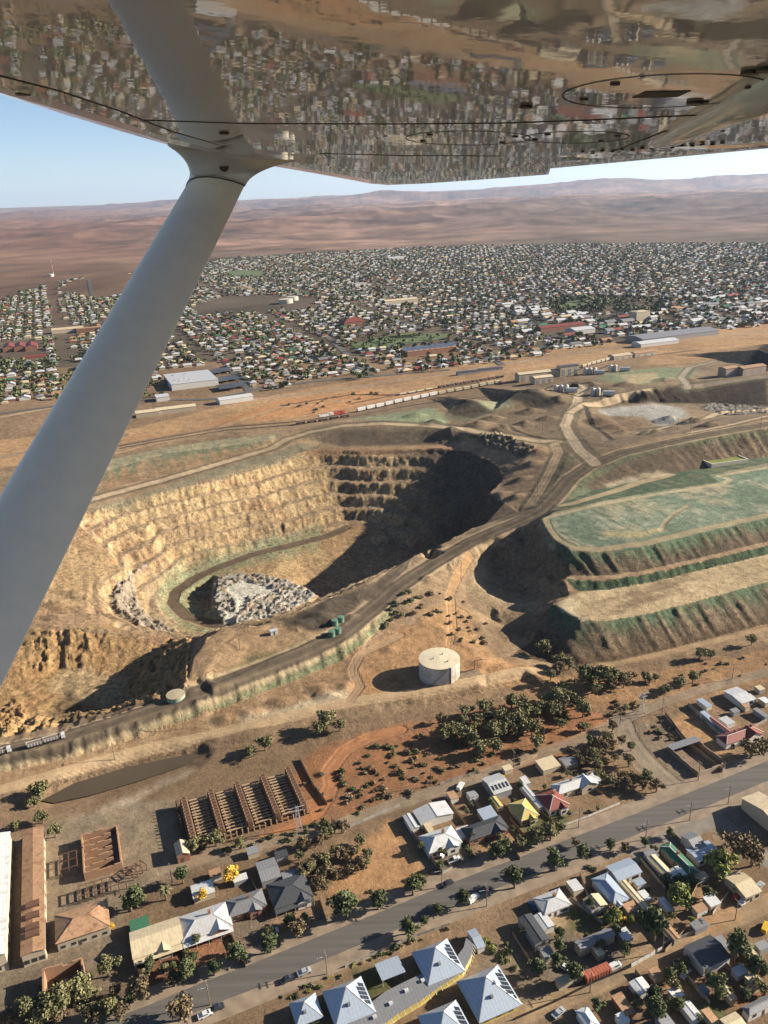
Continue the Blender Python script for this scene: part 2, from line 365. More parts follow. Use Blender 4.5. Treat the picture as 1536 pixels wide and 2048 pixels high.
wp = np.array([P(*q) for q in seg('-60,1262,-14 120,1258,-13 260,1262,-15 385,1266,-10 375,1392,8 240,1418,-1 0,1475,-2 -60,1480,-2')])
WPIT = np.zeros(GX.shape, bool); _w = window(wp, 2); WPIT[_w] = inpoly(GX[_w], GY[_w], wp)
steep = sstep(.28, .55, SL)
# benches cut into the pit wall
bh = 8.0; zt = Z0 + N1*1.2 + BIG*2.5
fr = zt/bh - np.floor(zt/bh); stp = np.floor(zt/bh)*bh + bh*np.where(fr < .5, fr*.05, .025+(fr-.5)*(1-.025)/.5)
steep2 = np.maximum(steep, .4*(GX < P(260, 1150, -20)[0])); farm = PIT & (RAMPD > 7)
fade = np.clip((RAMPD-7)/9, 0, 1)
GZ = GZ + np.where(farm, (stp-zt)*steep*fade*(1-.75*sstep(0, 60, GX)), 0)
GZ = GZ + np.where(PIT, ((RID-.55)*2.6*np.where(fr > .5, 1, .3) + N2*.9 + RILL*1.0*np.where(fr > .5, 1, .2))*steep2*fade, 0)
GZ = GZ + np.where(WPIT, (RID-.55)*7.0*steep + N2*.8 + RILL*1.0*steep, 0)
flat = ~(PIT | WPIT)
GZ = GZ + np.where(flat & near, RILL*1.5*sstep(.3, .6, SL) + N2*.6*sstep(.3, .6, SL), 0)
# blasted rock, rubble floors
def rubble(s, amp, cell=3.0, z=None, seed=5):
    m = zmask(s, z=z); global GZ
    b = 1-np.abs(fbm(GX[m], GY[m], cell, 2, seed))*2.2
    GZ[m] += amp*(np.clip(b, -.2, 1)**2)
    return m
rub1 = rubble('432,1158 480,1150 530,1150 585,1162 640,1192 600,1212 560,1236 500,1246 470,1246 432,1236 424,1200', 2.6, 3.2, -48)
flat1 = zmask('455,1175 500,1165 540,1172 560,1185 530,1192 500,1195 490,1215 478,1230 470,1236 452,1246 448,1238 470,1228 480,1205 460,1190', z=-48)
GZ[flat1] = Z0[flat1] - .5
rub2 = rubble('225,1185 262,1150 298,1132 300,1142 272,1172 268,1196 288,1228 330,1254 350,1262 290,1258 240,1232 222,1205', 3.0, 4.0)
rub3 = rubble('0,1440 30,1395 60,1420 30,1465 0,1475', 2.0, 3)
rub4 = rubble('1420,806 1536,812 1536,826 1440,828 1400,818', 2.0, 3.5)
rub5 = rubble('940,880 1000,868 1050,885 1070,900 1040,915 1000,905', 3, 5)
HEAPS = '900,862,4,9 960,850,5,11 1010,858,4,10 1050,850,5,9 1095,838,4,9 1060,825,5,12 985,838,4,10 1120,800,5,10 1200,845,5,12 1225,858,5,11 1250,868,4,9 1300,866,4,9 1340,842,6,13 1385,846,6,12 1420,852,5,11 1290,795,5,10 1215,782,5,12 1180,770,5,10 1250,770,4,11 1330,760,4,11 870,845,4,10 830,832,4,10 1040,960,3,7 1030,995,3,6 1000,990,3,7 1060,930,4,8 1075,905,4,8 860,1160,2,5 700,1235,2,5 640,1235,3,7 600,1250,2.5,6 1115,1180,3,7 1085,1170,4,7 480,965,2,6 400,985,2,6 120,1210,3,8 150,1190,3,8 90,1200,3,9 180,1205,2.5,7 60,1225,3,8 110,1235,2,6 400,1415,1.5,4 450,1440,2,5 640,1380,2.5,6 660,1395,2.5,6 560,1405,2,5 500,1430,2,6 690,1375,3,6 960,1330,2,6 1010,1340,2,6 780,1300,1.5,4'
# gentle unevenness away from the built-up lots
open_ = near & (GY > 300) & (SL < .3)
GZ = GZ + np.where(open_, N2*.28 + N1*.5, 0)
for q in HEAPS.split():
    hx, hy, hh, hr = map(float, q.split(',')); c_ = hit(hx, hy); pl = np.array([[c_[0]-hr*2.2, c_[1]-hr*2.2], [c_[0]+hr*2.2, c_[1]+hr*2.2]]); w = window(pl, 2)
    e_ = np.hypot((GX[w]-c_[0])/1.5, GY[w]-c_[1])/hr + N2[w]*.18; GZ[w] += hh*np.clip(1-e_, 0, 1)
# levelled roads
def flatten(line, wid, soft=3.0):
    global GZ
    w = window(line, wid+soft+2); D = ldist(GX[w], GY[w], line); k = 1-sstep(wid, wid+soft, D)
    GZ[w] = GZ[w]*(1-k) + Z0[w]*k; return w, D
# distant desert and ranges
far = sstep(3800, 8000, GY)
hz = (ridged(GX, GY, 3400, 4, 61)-.45)*250*sstep(4300, 7500, GY)*np.clip(1.3-GY/30000, .35, 1) + np.maximum(ridged(GX*.6, GY, 9000, 4, 71)-.5, 0)*1150*sstep(11000, 26000, GY)
hz = hz*(.72+.12*sstep(-3000, 4000, GX*9000/np.maximum(GY, 4000)))
hz = hz + (ridged(GX, GY, 1300, 4, 91)-.5)*120*sstep(4200, 6500, GY)*(1-sstep(20000, 30000, GY))
GZ = GZ + np.maximum(hz, -10) + fbm(GX, GY, 600, 3, 81)*5*sstep(1800, 3000, GY)
# the tank hill at the edge of the town
hl = P(230, 555, 25); GZ += 26*np.exp(-(((GX-hl[0])/260)**2+((GY-hl[1])/300)**2)); hl = P(585, 603, 12)
GZ += 10*np.exp(-(((GX-hl[0])/160)**2+((GY-hl[1])/110)**2))

# ---------------------------------------------------------------- colours of the ground (what the earth is made of, plus some painted shade)
CO = np.zeros(GX.shape+(3,)); CO[:] = (.27, .18, .11)
AL = np.full(GX.shape, .55); AL[PIT | WPIT] = 1.0; AL[(GY < 300) & ~(PIT | WPIT)] = .35; AL = np.maximum(AL, sstep(.3, .6, SL)); ID = np.zeros(GX.shape, int)                                    # which piece of the setting a face belongs to
def mixc(m, c, k=1.0):
    k = np.broadcast_to(np.asarray(k, float), GX.shape)[m][:, None]; CO[m] = CO[m]*(1-k) + np.array(c)*k
TAN=(.43,.27,.135); YEL=(.52,.345,.16); PINK=(.36,.215,.125); RED=(.36,.165,.08); SAND=(.55,.42,.25); PALE=(.62,.52,.36)
GREEN=(.125,.18,.105); PGREEN=(.26,.31,.185); DGREEN=(.055,.085,.05); GREY=(.40,.375,.33); DROAD=(.118,.088,.06); DUMP=(.13,.098,.068); BLACK=(.075,.058,.043)
GRAV=(.245,.19,.135); DIRT=(.36,.235,.13); WHITE=(.62,.585,.5)
def zone(s, c, ident=None, k=1.0, z=None, vary=None):
    m = zmask(s, z=z); r_ = np.nonzero(m.any(1))[0]; c_ = np.nonzero(m.any(0))[0]
    if len(r_) == 0: return m
    w = (slice(max(0, r_[0]-8), r_[-1]+9), slice(max(0, c_[0]-8), c_[-1]+9)); f = blur(m[w].astype(float), 7)[..., None]
    col = np.broadcast_to(np.array(c), f.shape[:2]+(3,))
    if vary is not None: q = np.clip(N1[w]*1.1+N2[w]*.5+.25, 0, 1)[..., None]; col = col*(1-q) + np.array(vary)*q
    CO[w] = CO[w]*(1-f*k) + col*f*k
    if ident is not None: ID[m] = ident
    return m
def road(s, wid, c, ident=None, soft=1.2, lvl=True, k=.92, tracks=True, z=False):
    ln = np.array([P(*q) for q in seg(s)]) if z else hits(s)
    w = window(ln, wid+8); D = ldist(GX[w]+N2[w]*.5, GY[w]+N2[w]*.4, ln)
    kk = k*(1-sstep(wid/2-soft*.5, wid/2+soft*.5, D))
    if tracks: kk = kk*(1-.25*np.exp(-((D-wid*.25)/(wid*.09))**2))
    AL[w] = AL[w]*(1-kk*.8); kk = kk[..., None]; CO[w] = CO[w]*(1-kk) + np.array(c)*kk
    if ident is not None: I = ID[w]; I[D < wid/2] = ident; ID[w] = I
    if lvl: flatten(ln, wid*.5, 2.5)
    return ln
# broad soils
zone('-300,1000 300,880 500,850 760,800 1100,740 1720,640 1720,1260 1050,1340 600,1440 -300,1640', (.38,.265,.16), 1, vary=(.25,.17,.105))
mixc(near, (.19,.13,.08), np.clip(BIG*1.2+N1*.8, 0, .6))
zone('-300,930 0,880 250,860 500,800 760,750 1100,700 1720,620 1720,690 1200,735 1000,775 760,820 640,842 450,856 240,890 -300,1000', (.46,.29,.155), 2, vary=(.34,.205,.105))      # rail yard
zone('400,850 560,800 740,780 800,790 700,815 560,835', (.48,.25,.115), 2, .9)
zone('760,812 1000,768 1200,728 1300,715 1300,728 1200,745 1000,790 800,830 640,846', (.235,.165,.105), 2, .75)
zone('575,878 640,858 760,850 900,858 1020,872 1130,895 1180,915 1300,878 1536,835 1536,720 1420,730 1250,738 1000,790 800,838 640,850', (.25,.185,.12), 1, .75, vary=(.155,.12,.08))
zone('985,985 1000,960 1030,945 1060,905 1085,900 1090,940 1060,990 1040,1012', (.30,.21,.135), 1, .8); zone('1090,990 1105,930 1130,905 1160,915 1130,950', (.15,.15,.09), 1, .7)
# pit walls
mixc(PIT, (.42,.29,.165)); mixc(PIT, (.54,.375,.185), np.clip(.35+RID*.5+N1*.8-.2, 0, 1)); mixc(PIT, PINK, np.clip(N1*1.5+BIG*1.6, 0, .85))
mixc(PIT, (.30,.2,.115), np.clip(RILL*1.2+N2*.6, 0, .7)*.6)
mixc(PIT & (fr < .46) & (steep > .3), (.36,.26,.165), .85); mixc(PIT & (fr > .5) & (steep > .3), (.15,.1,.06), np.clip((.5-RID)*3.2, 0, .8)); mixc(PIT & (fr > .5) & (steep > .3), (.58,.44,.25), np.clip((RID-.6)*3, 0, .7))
mixc(PIT & (Z0 < -60), (.30,.23,.16), .6)
ID[PIT] = 3; ID[WPIT] = 4
mixc(WPIT, TAN); mixc(WPIT, (.44,.235,.105), np.clip(N1*1.2+.1, 0, .9)); mixc(WPIT, YEL, np.clip(RID*1.6-.8, 0, .8))
zone('120,1345 190,1342 250,1360 255,1395 200,1410 140,1400 100,1380', SAND, 4, .6)
zone('40,1430 120,1400 110,1440 60,1462 30,1455', (.56,.37,.18), 4, .8)
zone('100,1430 130,1380 160,1400 200,1425 290,1400 330,1385 330,1400 200,1440 120,1455', (.12,.088,.06), 4, .6)
zone('80,1235 140,1222 210,1222 232,1236 200,1252 100,1262 60,1262', (.36,.24,.145), 3, .8)
gm = PIT & (RAMPD < 22) & (RAMPD > 5) & (GX < P(640, 1085, -43)[0]); mixc(gm, PGREEN, np.clip(.75-(RAMPD-6)/22+N2*.5, 0, .8))
road('690,1056,-41 650,1073,-42 560,1095,-44 500,1110,-46 430,1136,-48 385,1158,-50 350,1184,-52 344,1206,-53 370,1233,-53.2 420,1250,-51.5 448,1253,-50', 9.5, (.15,.11,.075), 5, lvl=False, z=True, tracks=False)
mixc(rub1, (.43,.40,.35), np.clip(.8+N2, .5, 1)); mixc(flat1, WHITE, .9); mixc(rub2, (.40,.34,.27), .8); mixc(rub4, (.19,.18,.165), .85); mixc(rub5, (.13,.11,.085), .8)
zone('325,1138 345,1148 318,1170 305,1192 320,1218 360,1246 345,1252 302,1222 286,1192 298,1165', (.42,.30,.19), 3)
# slopes of the northern rim
zone('590,880 640,864 700,856 800,853 900,858 960,870 920,885 800,888 680,890 640,882', (.19,.145,.1), 3, .9)
zone('670,866 760,860 860,864 930,876 920,888 800,890 680,892', (.115,.088,.062), 3, .8)
zone('600,884 560,896 440,938 330,972 240,998 180,1014 180,1024 330,982 470,945 600,903 660,890', (.2,.19,.13), 3, .8)
zone('600,905 660,893 720,898 800,895 880,892 940,900 990,925 960,915 880,905 800,908 700,912 640,920', (.34,.2,.115), 3, .8)
# green-sprayed slopes and terraces
T1 = zone('1082,1038,25 1090,1056,25 1106,1078,25 1140,1098,25 1180,1104,25 1240,1100,25 1300,1090,25 1400,1066,25 1536,1036,25 1720,996,25 1720,890,25 1536,926,25 1450,944,25 1418,950,25 1440,964,25 1330,979,25 1180,1008,25 1110,1024,25'.replace(',25 ', ' ').replace(',25', ''), (.175,.225,.155), 6, z=25, vary=(.32,.345,.25))
mixc(T1, (.42,.36,.24), np.clip(BIG*2.0+N1*1.6+N2*.6-.2, 0, .85)); mixc(T1, (.08,.13,.075), np.clip(RILL*1.3+N1-.45, 0, .6))
road('1090,1040,25 1100,1062,25 1118,1082,25 1150,1096,25 1200,1098,25 1300,1084,25 1400,1060,25 1536,1030,25 1720,990,25', 6, (.42,.33,.2), 6, z=True)
road('1095,1035,25 1180,1014,25 1250,1000,25 1340,984,25 1420,972,25 1450,968,25 1462,958,25 1440,950,25 1536,932,25', 4.5, (.46,.38,.24), 6, z=True)
zone('1208,1064 1240,1066 1290,1060 1318,1055 1325,1064 1280,1074 1215,1074', (.47,.38,.2), 6, .85, z=25)
road('1322,1060,25 1330,1045,25 1345,1030,25 1375,1012,25', 3, (.40,.31,.19), 6, z=True, lvl=False)
def strip(a, b, c, ident, k=1.0, vary=None, sl=(0, 99)):
    A = [P(*q) for q in seg(BL[a])][sl[0]:sl[1]]; B = [P(*q) for q in seg(BL[b])]; pl = np.array(A+B[::-1])
    m = np.zeros(GX.shape, bool); w = window(pl, 2); m[w] = inpoly(GX[w]+N2[w], GY[w]+N2[w], pl); mixc(m, c, k)
    if vary is not None: mixc(m, vary, np.clip(RILL*1.4+N2*.7+.1, 0, .9))
    ID[m] = ident; return m
def topgreen(m, ztop, depth, c=GREEN, k=.95):
    mixc(m, c, np.clip(1-(ztop-Z0+N2*2.5+RILL*3.0)/depth, 0, 1)*k)
m = strip('t1_rim', 't1_toe', DUMP, 6, vary=(.2,.15,.095)); topgreen(m, 25, 6)
m = strip('berm', 't2_in', DUMP, 6, vary=DGREEN); mixc(m, (.07,.12,.065), .75)
m = strip('t2_rim', 't2_toe', (.165,.12,.078), 6, vary=(.29,.21,.135)); topgreen(m, 12.3, 6.0)
mixc(m, (.13,.085,.05), np.clip((3.5-Z0)/3.5+N2*.4, 0, .8))
m = strip('t2_in', 't2_rim', SAND, 6, vary=(.46,.34,.2)); mixc(m, PALE, np.clip(BIG*1.5+N1, 0, .8)); mixc(m, (.27,.185,.115), np.clip(fbm(SS, TT*3, 30, 3, 5)*2.2-.25, 0, .85))
strip('t1_toe', 'berm', (.38,.26,.16), 6)
m = strip('haul_s', 'n_toe', DUMP, 6, vary=(.215,.15,.095), sl=(13, 99)); _z = gsample(Z0, GX, GY)
zone('1110,1008 1150,966 1190,940 1250,917 1320,897 1420,878 1536,858 1536,868 1420,888 1320,908 1250,930 1190,955 1150,990', (.17,.2,.11), 6, .75)
zone('1125,1012 1190,985 1180,970 1150,980', PGREEN, 6, .7)
m = strip('n_toe', 't1_north', (.10,.14,.085), 6, vary=(.2,.2,.12))
road('1095,1022 1150,1006 1220,985 1280,965 1340,950', 9, SAND, 6)
zone('1220,975 1270,962 1340,950 1330,945 1260,955 1210,968', PALE, 6, .7)
zone('945,1140 965,1125 975,1185 1010,1206 1060,1210 1085,1206 1085,1220 1000,1218 962,1203 935,1180', (.45,.33,.2), 6)
zone('1075,1155 1105,1160 1130,1175 1140,1185 1110,1195 1085,1175', (.42,.3,.18), 6, .8)
# haul-road batter, sprayed pale green
m = strip('haul_s', 'haul_toe', (.20,.21,.12), 7, vary=(.30,.255,.145), sl=(0, 11))
m = strip('haul_toe', 'low_track', (.33,.21,.12), 1, vary=(.42,.29,.17))
m = strip('slope_l', 'slope_lt', (.27,.18,.105), 7, vary=(.35,.24,.14)); topgreen(m, 9.6, 3.0, (.15,.19,.12), .8)
m = strip('behind_l', 'slope_l', (.30,.28,.18), 7, vary=(.45,.35,.21))
zone('690,840 760,830 860,815 890,835 900,850 800,842', (.25,.30,.18), 7, .8); zone('890,838 905,812 930,800 960,808 985,822 940,842', (.16,.155,.1), 7, .9)
zone('1000,800 1030,786 1110,800 1110,818 1060,815', (.10,.085,.065), 7); zone('940,800 1010,795 1030,815 960,822', (.33,.34,.21), 7, .8)
zone('1220,745 1340,735 1400,738 1380,755 1290,768 1220,765 1190,757', (.23,.27,.16), 7, .8); zone('1240,750 1310,745 1320,757 1260,765', (.5,.4,.23), 7, .8)
zone('895,830 905,812 932,797 950,800 962,808 985,822 940,836', (.075,.062,.045), 7, .9); zone('1000,806 1030,786 1060,777 1088,790 1112,814 1060,815', (.06,.05,.038), 7, .95); zone('1128,776 1143,763 1156,764 1172,778', (.06,.05,.038), 7, .95)  # dark stockpiles, the black of their shaded sides painted into the colour
# eastern pit: dark rock, the hill's shade at right put into its colour
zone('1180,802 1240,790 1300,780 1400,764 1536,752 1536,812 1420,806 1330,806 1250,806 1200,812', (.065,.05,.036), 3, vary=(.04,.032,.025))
zone('1262,812 1310,806 1360,815 1378,832 1330,852 1310,850 1290,835 1200,826 1210,818', (.36,.345,.31), 3); zone('1480,745 1492,722 1510,700 1560,685 1720,670 1720,745', BLACK, 7)
zone('1190,830 1240,835 1290,848 1240,866 1190,860', (.2,.135,.085), 3, .8)
zone('900,1098 940,1078 1000,1045 985,1040 930,1062 890,1085', (.3,.22,.14), 3, .7)
# black ridge, notch, mound, tank yard
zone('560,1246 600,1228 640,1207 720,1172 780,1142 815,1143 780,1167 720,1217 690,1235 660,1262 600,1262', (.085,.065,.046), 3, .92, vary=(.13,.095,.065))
zone('640,1262 680,1240 700,1262 690,1280 650,1285', (.33,.23,.135), 7, .8)
mixc(zmask('380,1330 400,1275 450,1258 560,1258 640,1270 620,1290 520,1340 430,1385 376,1390'), (.40,.265,.15), .85)
zone('400,1372 500,1332 590,1294 600,1284 640,1284 600,1305 500,1345 400,1385', (.26,.25,.15), 7, .6)
zone('500,1318 560,1300 620,1282 640,1284 600,1304 520,1335 470,1352', (.07,.085,.04), 7, .8)
zone('380,1388 430,1370 500,1338 490,1330 420,1360', (.09,.10,.045), 7, .8)
zone('700,1400 735,1290 800,1255 900,1230 980,1290 1040,1340 900,1370', (.43,.245,.115), 1, .85, vary=(.36,.22,.12))
zone('780,1290 830,1230 900,1200 950,1230 970,1290 930,1300 860,1290', (.42,.25,.125), 1, .7)
mixc(zmask('840,1345 960,1340 965,1365 900,1376 845,1370'), (.2,.155,.115), .85)
zone('470,1452 560,1420 640,1390 690,1385 700,1398 600,1425 520,1448', (.56,.46,.31), 1, .8)
zone('560,1450 700,1420 900,1385 1040,1350 1045,1362 900,1398 720,1432 580,1455', (.38,.265,.16), 1, .8, vary=(.27,.18,.11))
# red earth flats
zone('590,1545 640,1500 720,1470 900,1430 1100,1400 1200,1430 1250,1490 1100,1530 950,1555 820,1590 700,1640 560,1680 500,1700 560,1640', RED, 1, .85, vary=(.28,.15,.08))
zone('900,1290 1000,1310 1100,1350 1300,1345 1536,1290 1536,1360 1300,1420 1150,1420 1000,1380', (.42,.24,.115), 1, .6)
zone('160,1640 260,1600 330,1560 390,1535 395,1548 330,1580 250,1625 180,1650', (.58,.48,.36), 1, .8)
zone('90,1600 250,1560 390,1512 420,1530 300,1590 190,1625', (.25,.165,.1), 1, .8)
# lots around the houses
zone('0,1700 80,1655 260,1610 360,1600 370,1700 520,1690 560,1700 380,1750 250,1800 240,1990 100,1990 0,2048 -200,2100', (.27,.215,.155), 0, .85, vary=(.33,.25,.165))
zone('720,1680 790,1640 830,1700 860,1740 800,1770 700,1800 640,1790 690,1720', (.45,.255,.125), 0, .9)
zone('1245,1455 1330,1435 1400,1520 1370,1570 1300,1500', GRAV, 0, .8)
zone('880,1960 980,1890 1080,1980 1080,2048 850,2048', (.25,.2,.15), 0, .6)
YARDS = [('830,1700 930,1690 960,1735 880,1770', (.22,.18,.14)), ('1040,1640 1110,1610 1150,1650 1070,1690', (.1,.13,.05)), ('925,1690 1010,1650 1060,1690 970,1750', (.42,.27,.15)),
 ('530,1830 640,1815 630,1860 560,1900', (.4,.26,.16)), ('440,1840 530,1820 570,1900 490,1920', (.25,.2,.15)), ('370,1880 440,1870 470,1920 400,1950', (.42,.19,.1)), ('280,1920 360,1900 370,1960 290,1990', (.27,.12,.075)),
 ('1030,1880 1100,1860 1230,1900 1230,1950 1130,1980 1060,1960', (.2,.17,.14)), ('1300,1945 1370,1930 1420,1970 1340,2010', (.4,.24,.13)), ('1380,1800 1450,1770 1480,1830 1400,1860', (.42,.26,.14)),
 ('1090,1820 1140,1800 1140,1850 1100,1860', (.48,.36,.22)), ('1150,1830 1190,1820 1200,1850 1130,1875', (.12,.13,.055)), ('1150,1700 1240,1680 1220,1720 1160,1740', (.33,.25,.17)),
 ('1330,1440 1400,1420 1470,1500 1445,1545 1390,1500', (.44,.26,.13)), ('1400,1640 1480,1610 1536,1680 1470,1700', (.23,.2,.165)), ('960,1900 1060,1860 1090,1960 1010,1960', (.27,.2,.13)),
 ('1440,1960 1500,1940 1536,2000 1470,2010', (.3,.14,.075)), ('1040,2020 1080,1985 1100,2010 1030,2048', (.5,.36,.2)), ('700,1960 760,1930 800,1990 720,2010', (.07,.1,.035)), ('1370,2010 1440,1990 1460,2048 1380,2048', (.1,.13,.05)),
 ('560,1990 640,1950 760,1900 820,1870 830,1890 700,1950 600,2000', (.4,.27,.16)), ('880,1800 960,1780 1010,1800 940,1850 860,1850', (.36,.25,.15)), ('0,1960 180,1900 260,1950 240,2048 0,2048', (.22,.165,.115))]
# roads and tracks
HP = '-260,1577,6 -150,1542,6 0,1502,6 120,1479,6 260,1436,6.5 400,1386,7 500,1348,7 600,1309,7.5 680,1270,8 735,1226,8.5 790,1179,9.5 870,1124,11 940,1083,13 1015,1052,15 1080,1023,18 1106,997,20 1140,957,23.3 1180,930,26.3 1245,905,29.3 1320,888,32 1420,868,35 1536,848,38 1720,816,42'
road(HP, 18, (.48,.36,.22), None, 2.5, z=True, lvl=False, k=.75, tracks=False)
road('740,1195 800,1135 860,1098 930,1066 1000,1040 1060,1018', 14, (.48,.36,.23), None, 3, lvl=False, k=.7, tracks=False)
HAUL = road('-260,1577,6 -150,1542,6 0,1502,6 120,1479,6 260,1436,6.5 400,1386,7 500,1348,7 600,1309,7.5 680,1270,8 735,1226,8.5 790,1179,9.5 870,1124,11 940,1083,13 1015,1052,15 1080,1023,18 1106,997,20 1140,957,23.3 1180,930,26.3 1245,905,29.3 1320,888,32 1420,868,35 1536,848,38 1720,816,42', 13.5, (.105,.082,.062), 5, z=True, lvl=False)
road('740,1195 800,1135 860,1098 930,1066 1000,1040 1060,1018', 9, (.15,.115,.078), 5, lvl=False)
def track(s, wd, c=(.56,.42,.27), e=(.12,.105,.065), ident=8):
    road(s, wd*2.1, e, None, 2.5, lvl=False, k=.6, tracks=False); return road(s, wd, c, ident, lvl=False)
track('-60,1070 60,1030 180,1000 330,959 440,927 545,896 575,878 620,864 690,851 760,847 850,849 930,858 1010,871 1080,882 1150,884', 8.5)
track('1110,888 1118,905 1105,935 1090,965 1075,990 1060,1010', 8, (.50,.36,.22))
track('1190,928 1160,900 1140,870 1130,850 1140,825 1155,805 1160,780 1170,770', 9, (.52,.41,.28)); track('1140,825 1170,810 1240,795 1300,778', 7)
track('1290,865 1340,852 1380,838 1430,828 1536,818', 7); track('1380,865 1460,850 1536,832', 7)
track('1370,775 1440,765 1536,752', 8, (.3,.245,.18)); track('1375,775 1362,755 1380,735 1430,722', 7, (.38,.32,.24))
road('1170,812 1180,840 1200,862 1225,880', 5, (.05,.045,.035), None, 2, lvl=False, tracks=False); road('1000,850 1060,872 1090,878', 4, (.06,.055,.04), None, 2, lvl=False, tracks=False)
road('-260,1655 0,1580 200,1522 300,1494 420,1470 560,1436 700,1403 900,1372 1050,1340 1100,1345', 6, (.52,.37,.22), 8)
road('905,1260 903,1220 900,1190 915,1150 940,1110', 5, (.46,.28,.14), 8); road('905,1260 900,1290 930,1300', 4, (.43,.26,.13), 8)
road('700,1400 720,1372 705,1340 720,1310 760,1290 800,1270', 5, (.40,.27,.16), 8)
road('590,1625 650,1600 665,1570 660,1540 690,1500 740,1475 800,1460', 7, (.45,.21,.10), 8, lvl=False)
road('380,1722 500,1690 590,1655 640,1625 655,1600', 4.5, (.46,.2,.085), 8, lvl=False)
road('470,1300 450,1285 470,1272 520,1268 590,1262', 3, (.34,.22,.12), 8, lvl=False)
road('1160,1335 1240,1327 1340,1305 1440,1280 1536,1257', 4, (.44,.3,.17), 8)
road('190,1905 330,1890', 3, (.3,.22,.15), 8, lvl=False)
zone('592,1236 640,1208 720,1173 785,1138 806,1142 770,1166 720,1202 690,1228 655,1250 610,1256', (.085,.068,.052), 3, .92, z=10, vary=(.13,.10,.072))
zone('1000,1045 960,1050 900,1075 850,1098 840,1106 880,1096 940,1066 1000,1045', (.42,.31,.19), 3, .7)
# lanes and yards of the suburb
road('330,1735 380,1722 512,1690 665,1655 795,1608 960,1553 1034,1524 1150,1485 1241,1442 1324,1405 1457,1365 1600,1325', 6.5, (.31,.24,.17), 9, lvl=False)
road('1241,1445 1255,1480 1290,1525 1340,1570 1390,1605', 11, (.29,.235,.175), 9, lvl=False)
road('980,2075 1024,2040 1190,1972 1324,1900 1441,1850 1536,1808 1640,1765', 6.5, (.37,.26,.16), 9, lvl=False)
for q, c in YARDS: zone(q, c, 0, .8)
# railway formation
for s, wd, c in (('240,890 450,853 640,838 760,815 1000,768 1200,728 1300,712', 12, (.30,.19,.115)), ('240,882 450,846 640,828 760,800 1000,755', 7, (.45,.25,.13)), ('500,800 740,770 900,745 1200,700 1536,662', 14, (.38,.27,.18)), ('-100,930 0,915 120,890 250,870', 8, (.25,.2,.15)), ('0,835 120,812 250,800', 9, (.40,.3,.2)), ('240,905 420,862 560,815 700,800', 9, (.44,.29,.165))):
    road(s, wd, c, 2, lvl=False, tracks=False)
# desert beyond the town
fm = GY > 1250
des = sstep(3300, 4600, GY + fbm(GX, GY, 900, 3, 4)*500)
tc = np.array((.13,.10,.072)); dc = np.array((.27,.16,.12)); d2 = np.array((.13,.092,.076)); d3 = np.array((.40,.25,.18))
f1 = fbm(GX, GY*2.2, 700, 5, 15, .65)[..., None]; f2 = fbm(GX, GY*1.5, 2600, 4, 19)[..., None]
dd = dc*(1-np.clip(f1*1.6+.2, 0, 1)) + d2*np.clip(f1*1.6+.2, 0, 1); k = np.clip(f2*2-.15, 0, 1)*.8; dd = dd*(1-k) + d3*k
k = (sstep(-.15, .25, GX/np.maximum(GY, 1))*sstep(3000, 4500, GY)*(1-sstep(9000, 13000, GY)))[..., None]*.65; dd = dd*(1-k) + np.array((.11,.085,.072))*k
nd = np.clip(des, 0, 1)[..., None]
tc2 = tc*(1+.35*fbm(GX, GY, 120, 3, 23)[..., None])
dd = dd*np.clip(1+.55*fbm(GX, GY, 170, 3, 27, .8)[..., None]+.8*fbm(GX, GY, 520, 4, 28, .7)[..., None], .3, 1.8)
sel = fm & (ID == 0); CO[sel] = (tc2*(1-nd) + dd*nd)[sel]
lf = sstep(.02, -.16, GX/np.maximum(GY, 1) + .18)*sstep(1500, 2600, GY); sel = fm & (ID == 0); mixc(sel, (.24,.12,.075), np.clip(lf*.5, 0, 1))
CO *= (1 + .10*N2 + .10*N1)[..., None]
ei = np.clip(sstep(0, 60, GX)*PIT + 0, 0, 1); mixc(PIT, (.075,.058,.044), ei*.9)      # shade painted into the colour of the pit's eastern half
CO = CO*np.array((1.0, 1.0, .98)); CO = np.clip(CO*.60, .012, .55)

# ---------------------------------------------------------------- ground material and meshes
gm_, n_, b_ = nodes('earth'); L_ = n_.links
at = n_.nodes.new('ShaderNodeAttribute'); at.attribute_name = 'Col'
geo = n_.nodes.new('ShaderNodeNewGeometry')
def nz(scale, det=5, rough=.6):
    q = n_.nodes.new('ShaderNodeTexNoise'); q.inputs['Scale'].default_value = scale; q.inputs['Detail'].default_value = det; q.inputs['Roughness'].default_value = rough
    L_.new(geo.outputs['Position'], q.inputs['Vector']); return q.outputs['Fac']
def mp(src, a, b, c, d):
    q = n_.nodes.new('ShaderNodeMapRange'); q.inputs[1].default_value = a; q.inputs[2].default_value = b; q.inputs[3].default_value = c; q.inputs[4].default_value = d
    L_.new(src, q.inputs[0]); return q.outputs[0]
def mul(a, b):
    q = n_.nodes.new('ShaderNodeMath'); q.operation = 'MULTIPLY'; L_.new(a, q.inputs[0]); L_.new(b, q.inputs[1]); return q.outputs[0]
fine = nz(.9, 8, .7); mid = nz(.12, 6); wide = nz(.004, 6); spk = nz(.42, 3, .6); grit = nz(.33, 9, .75)
def amt(src):      # weight by how rough the ground is
    q = n_.nodes.new('ShaderNodeMix'); q.data_type = 'FLOAT'; q.inputs['A'].default_value = 1.0; L_.new(at.outputs['Alpha'], q.inputs['Factor']); L_.new(src, q.inputs['B']); return q.outputs['Result']
v = mul(mul(mp(fine, .3, .7, .78, 1.22), mp(mid, .3, .7, .8, 1.2)), mp(wide, .35, .65, .75, 1.28))
v = mul(v, amt(mul(mp(spk, .58, .66, 1.0, .55), mp(grit, .35, .65, .55, 1.5))))
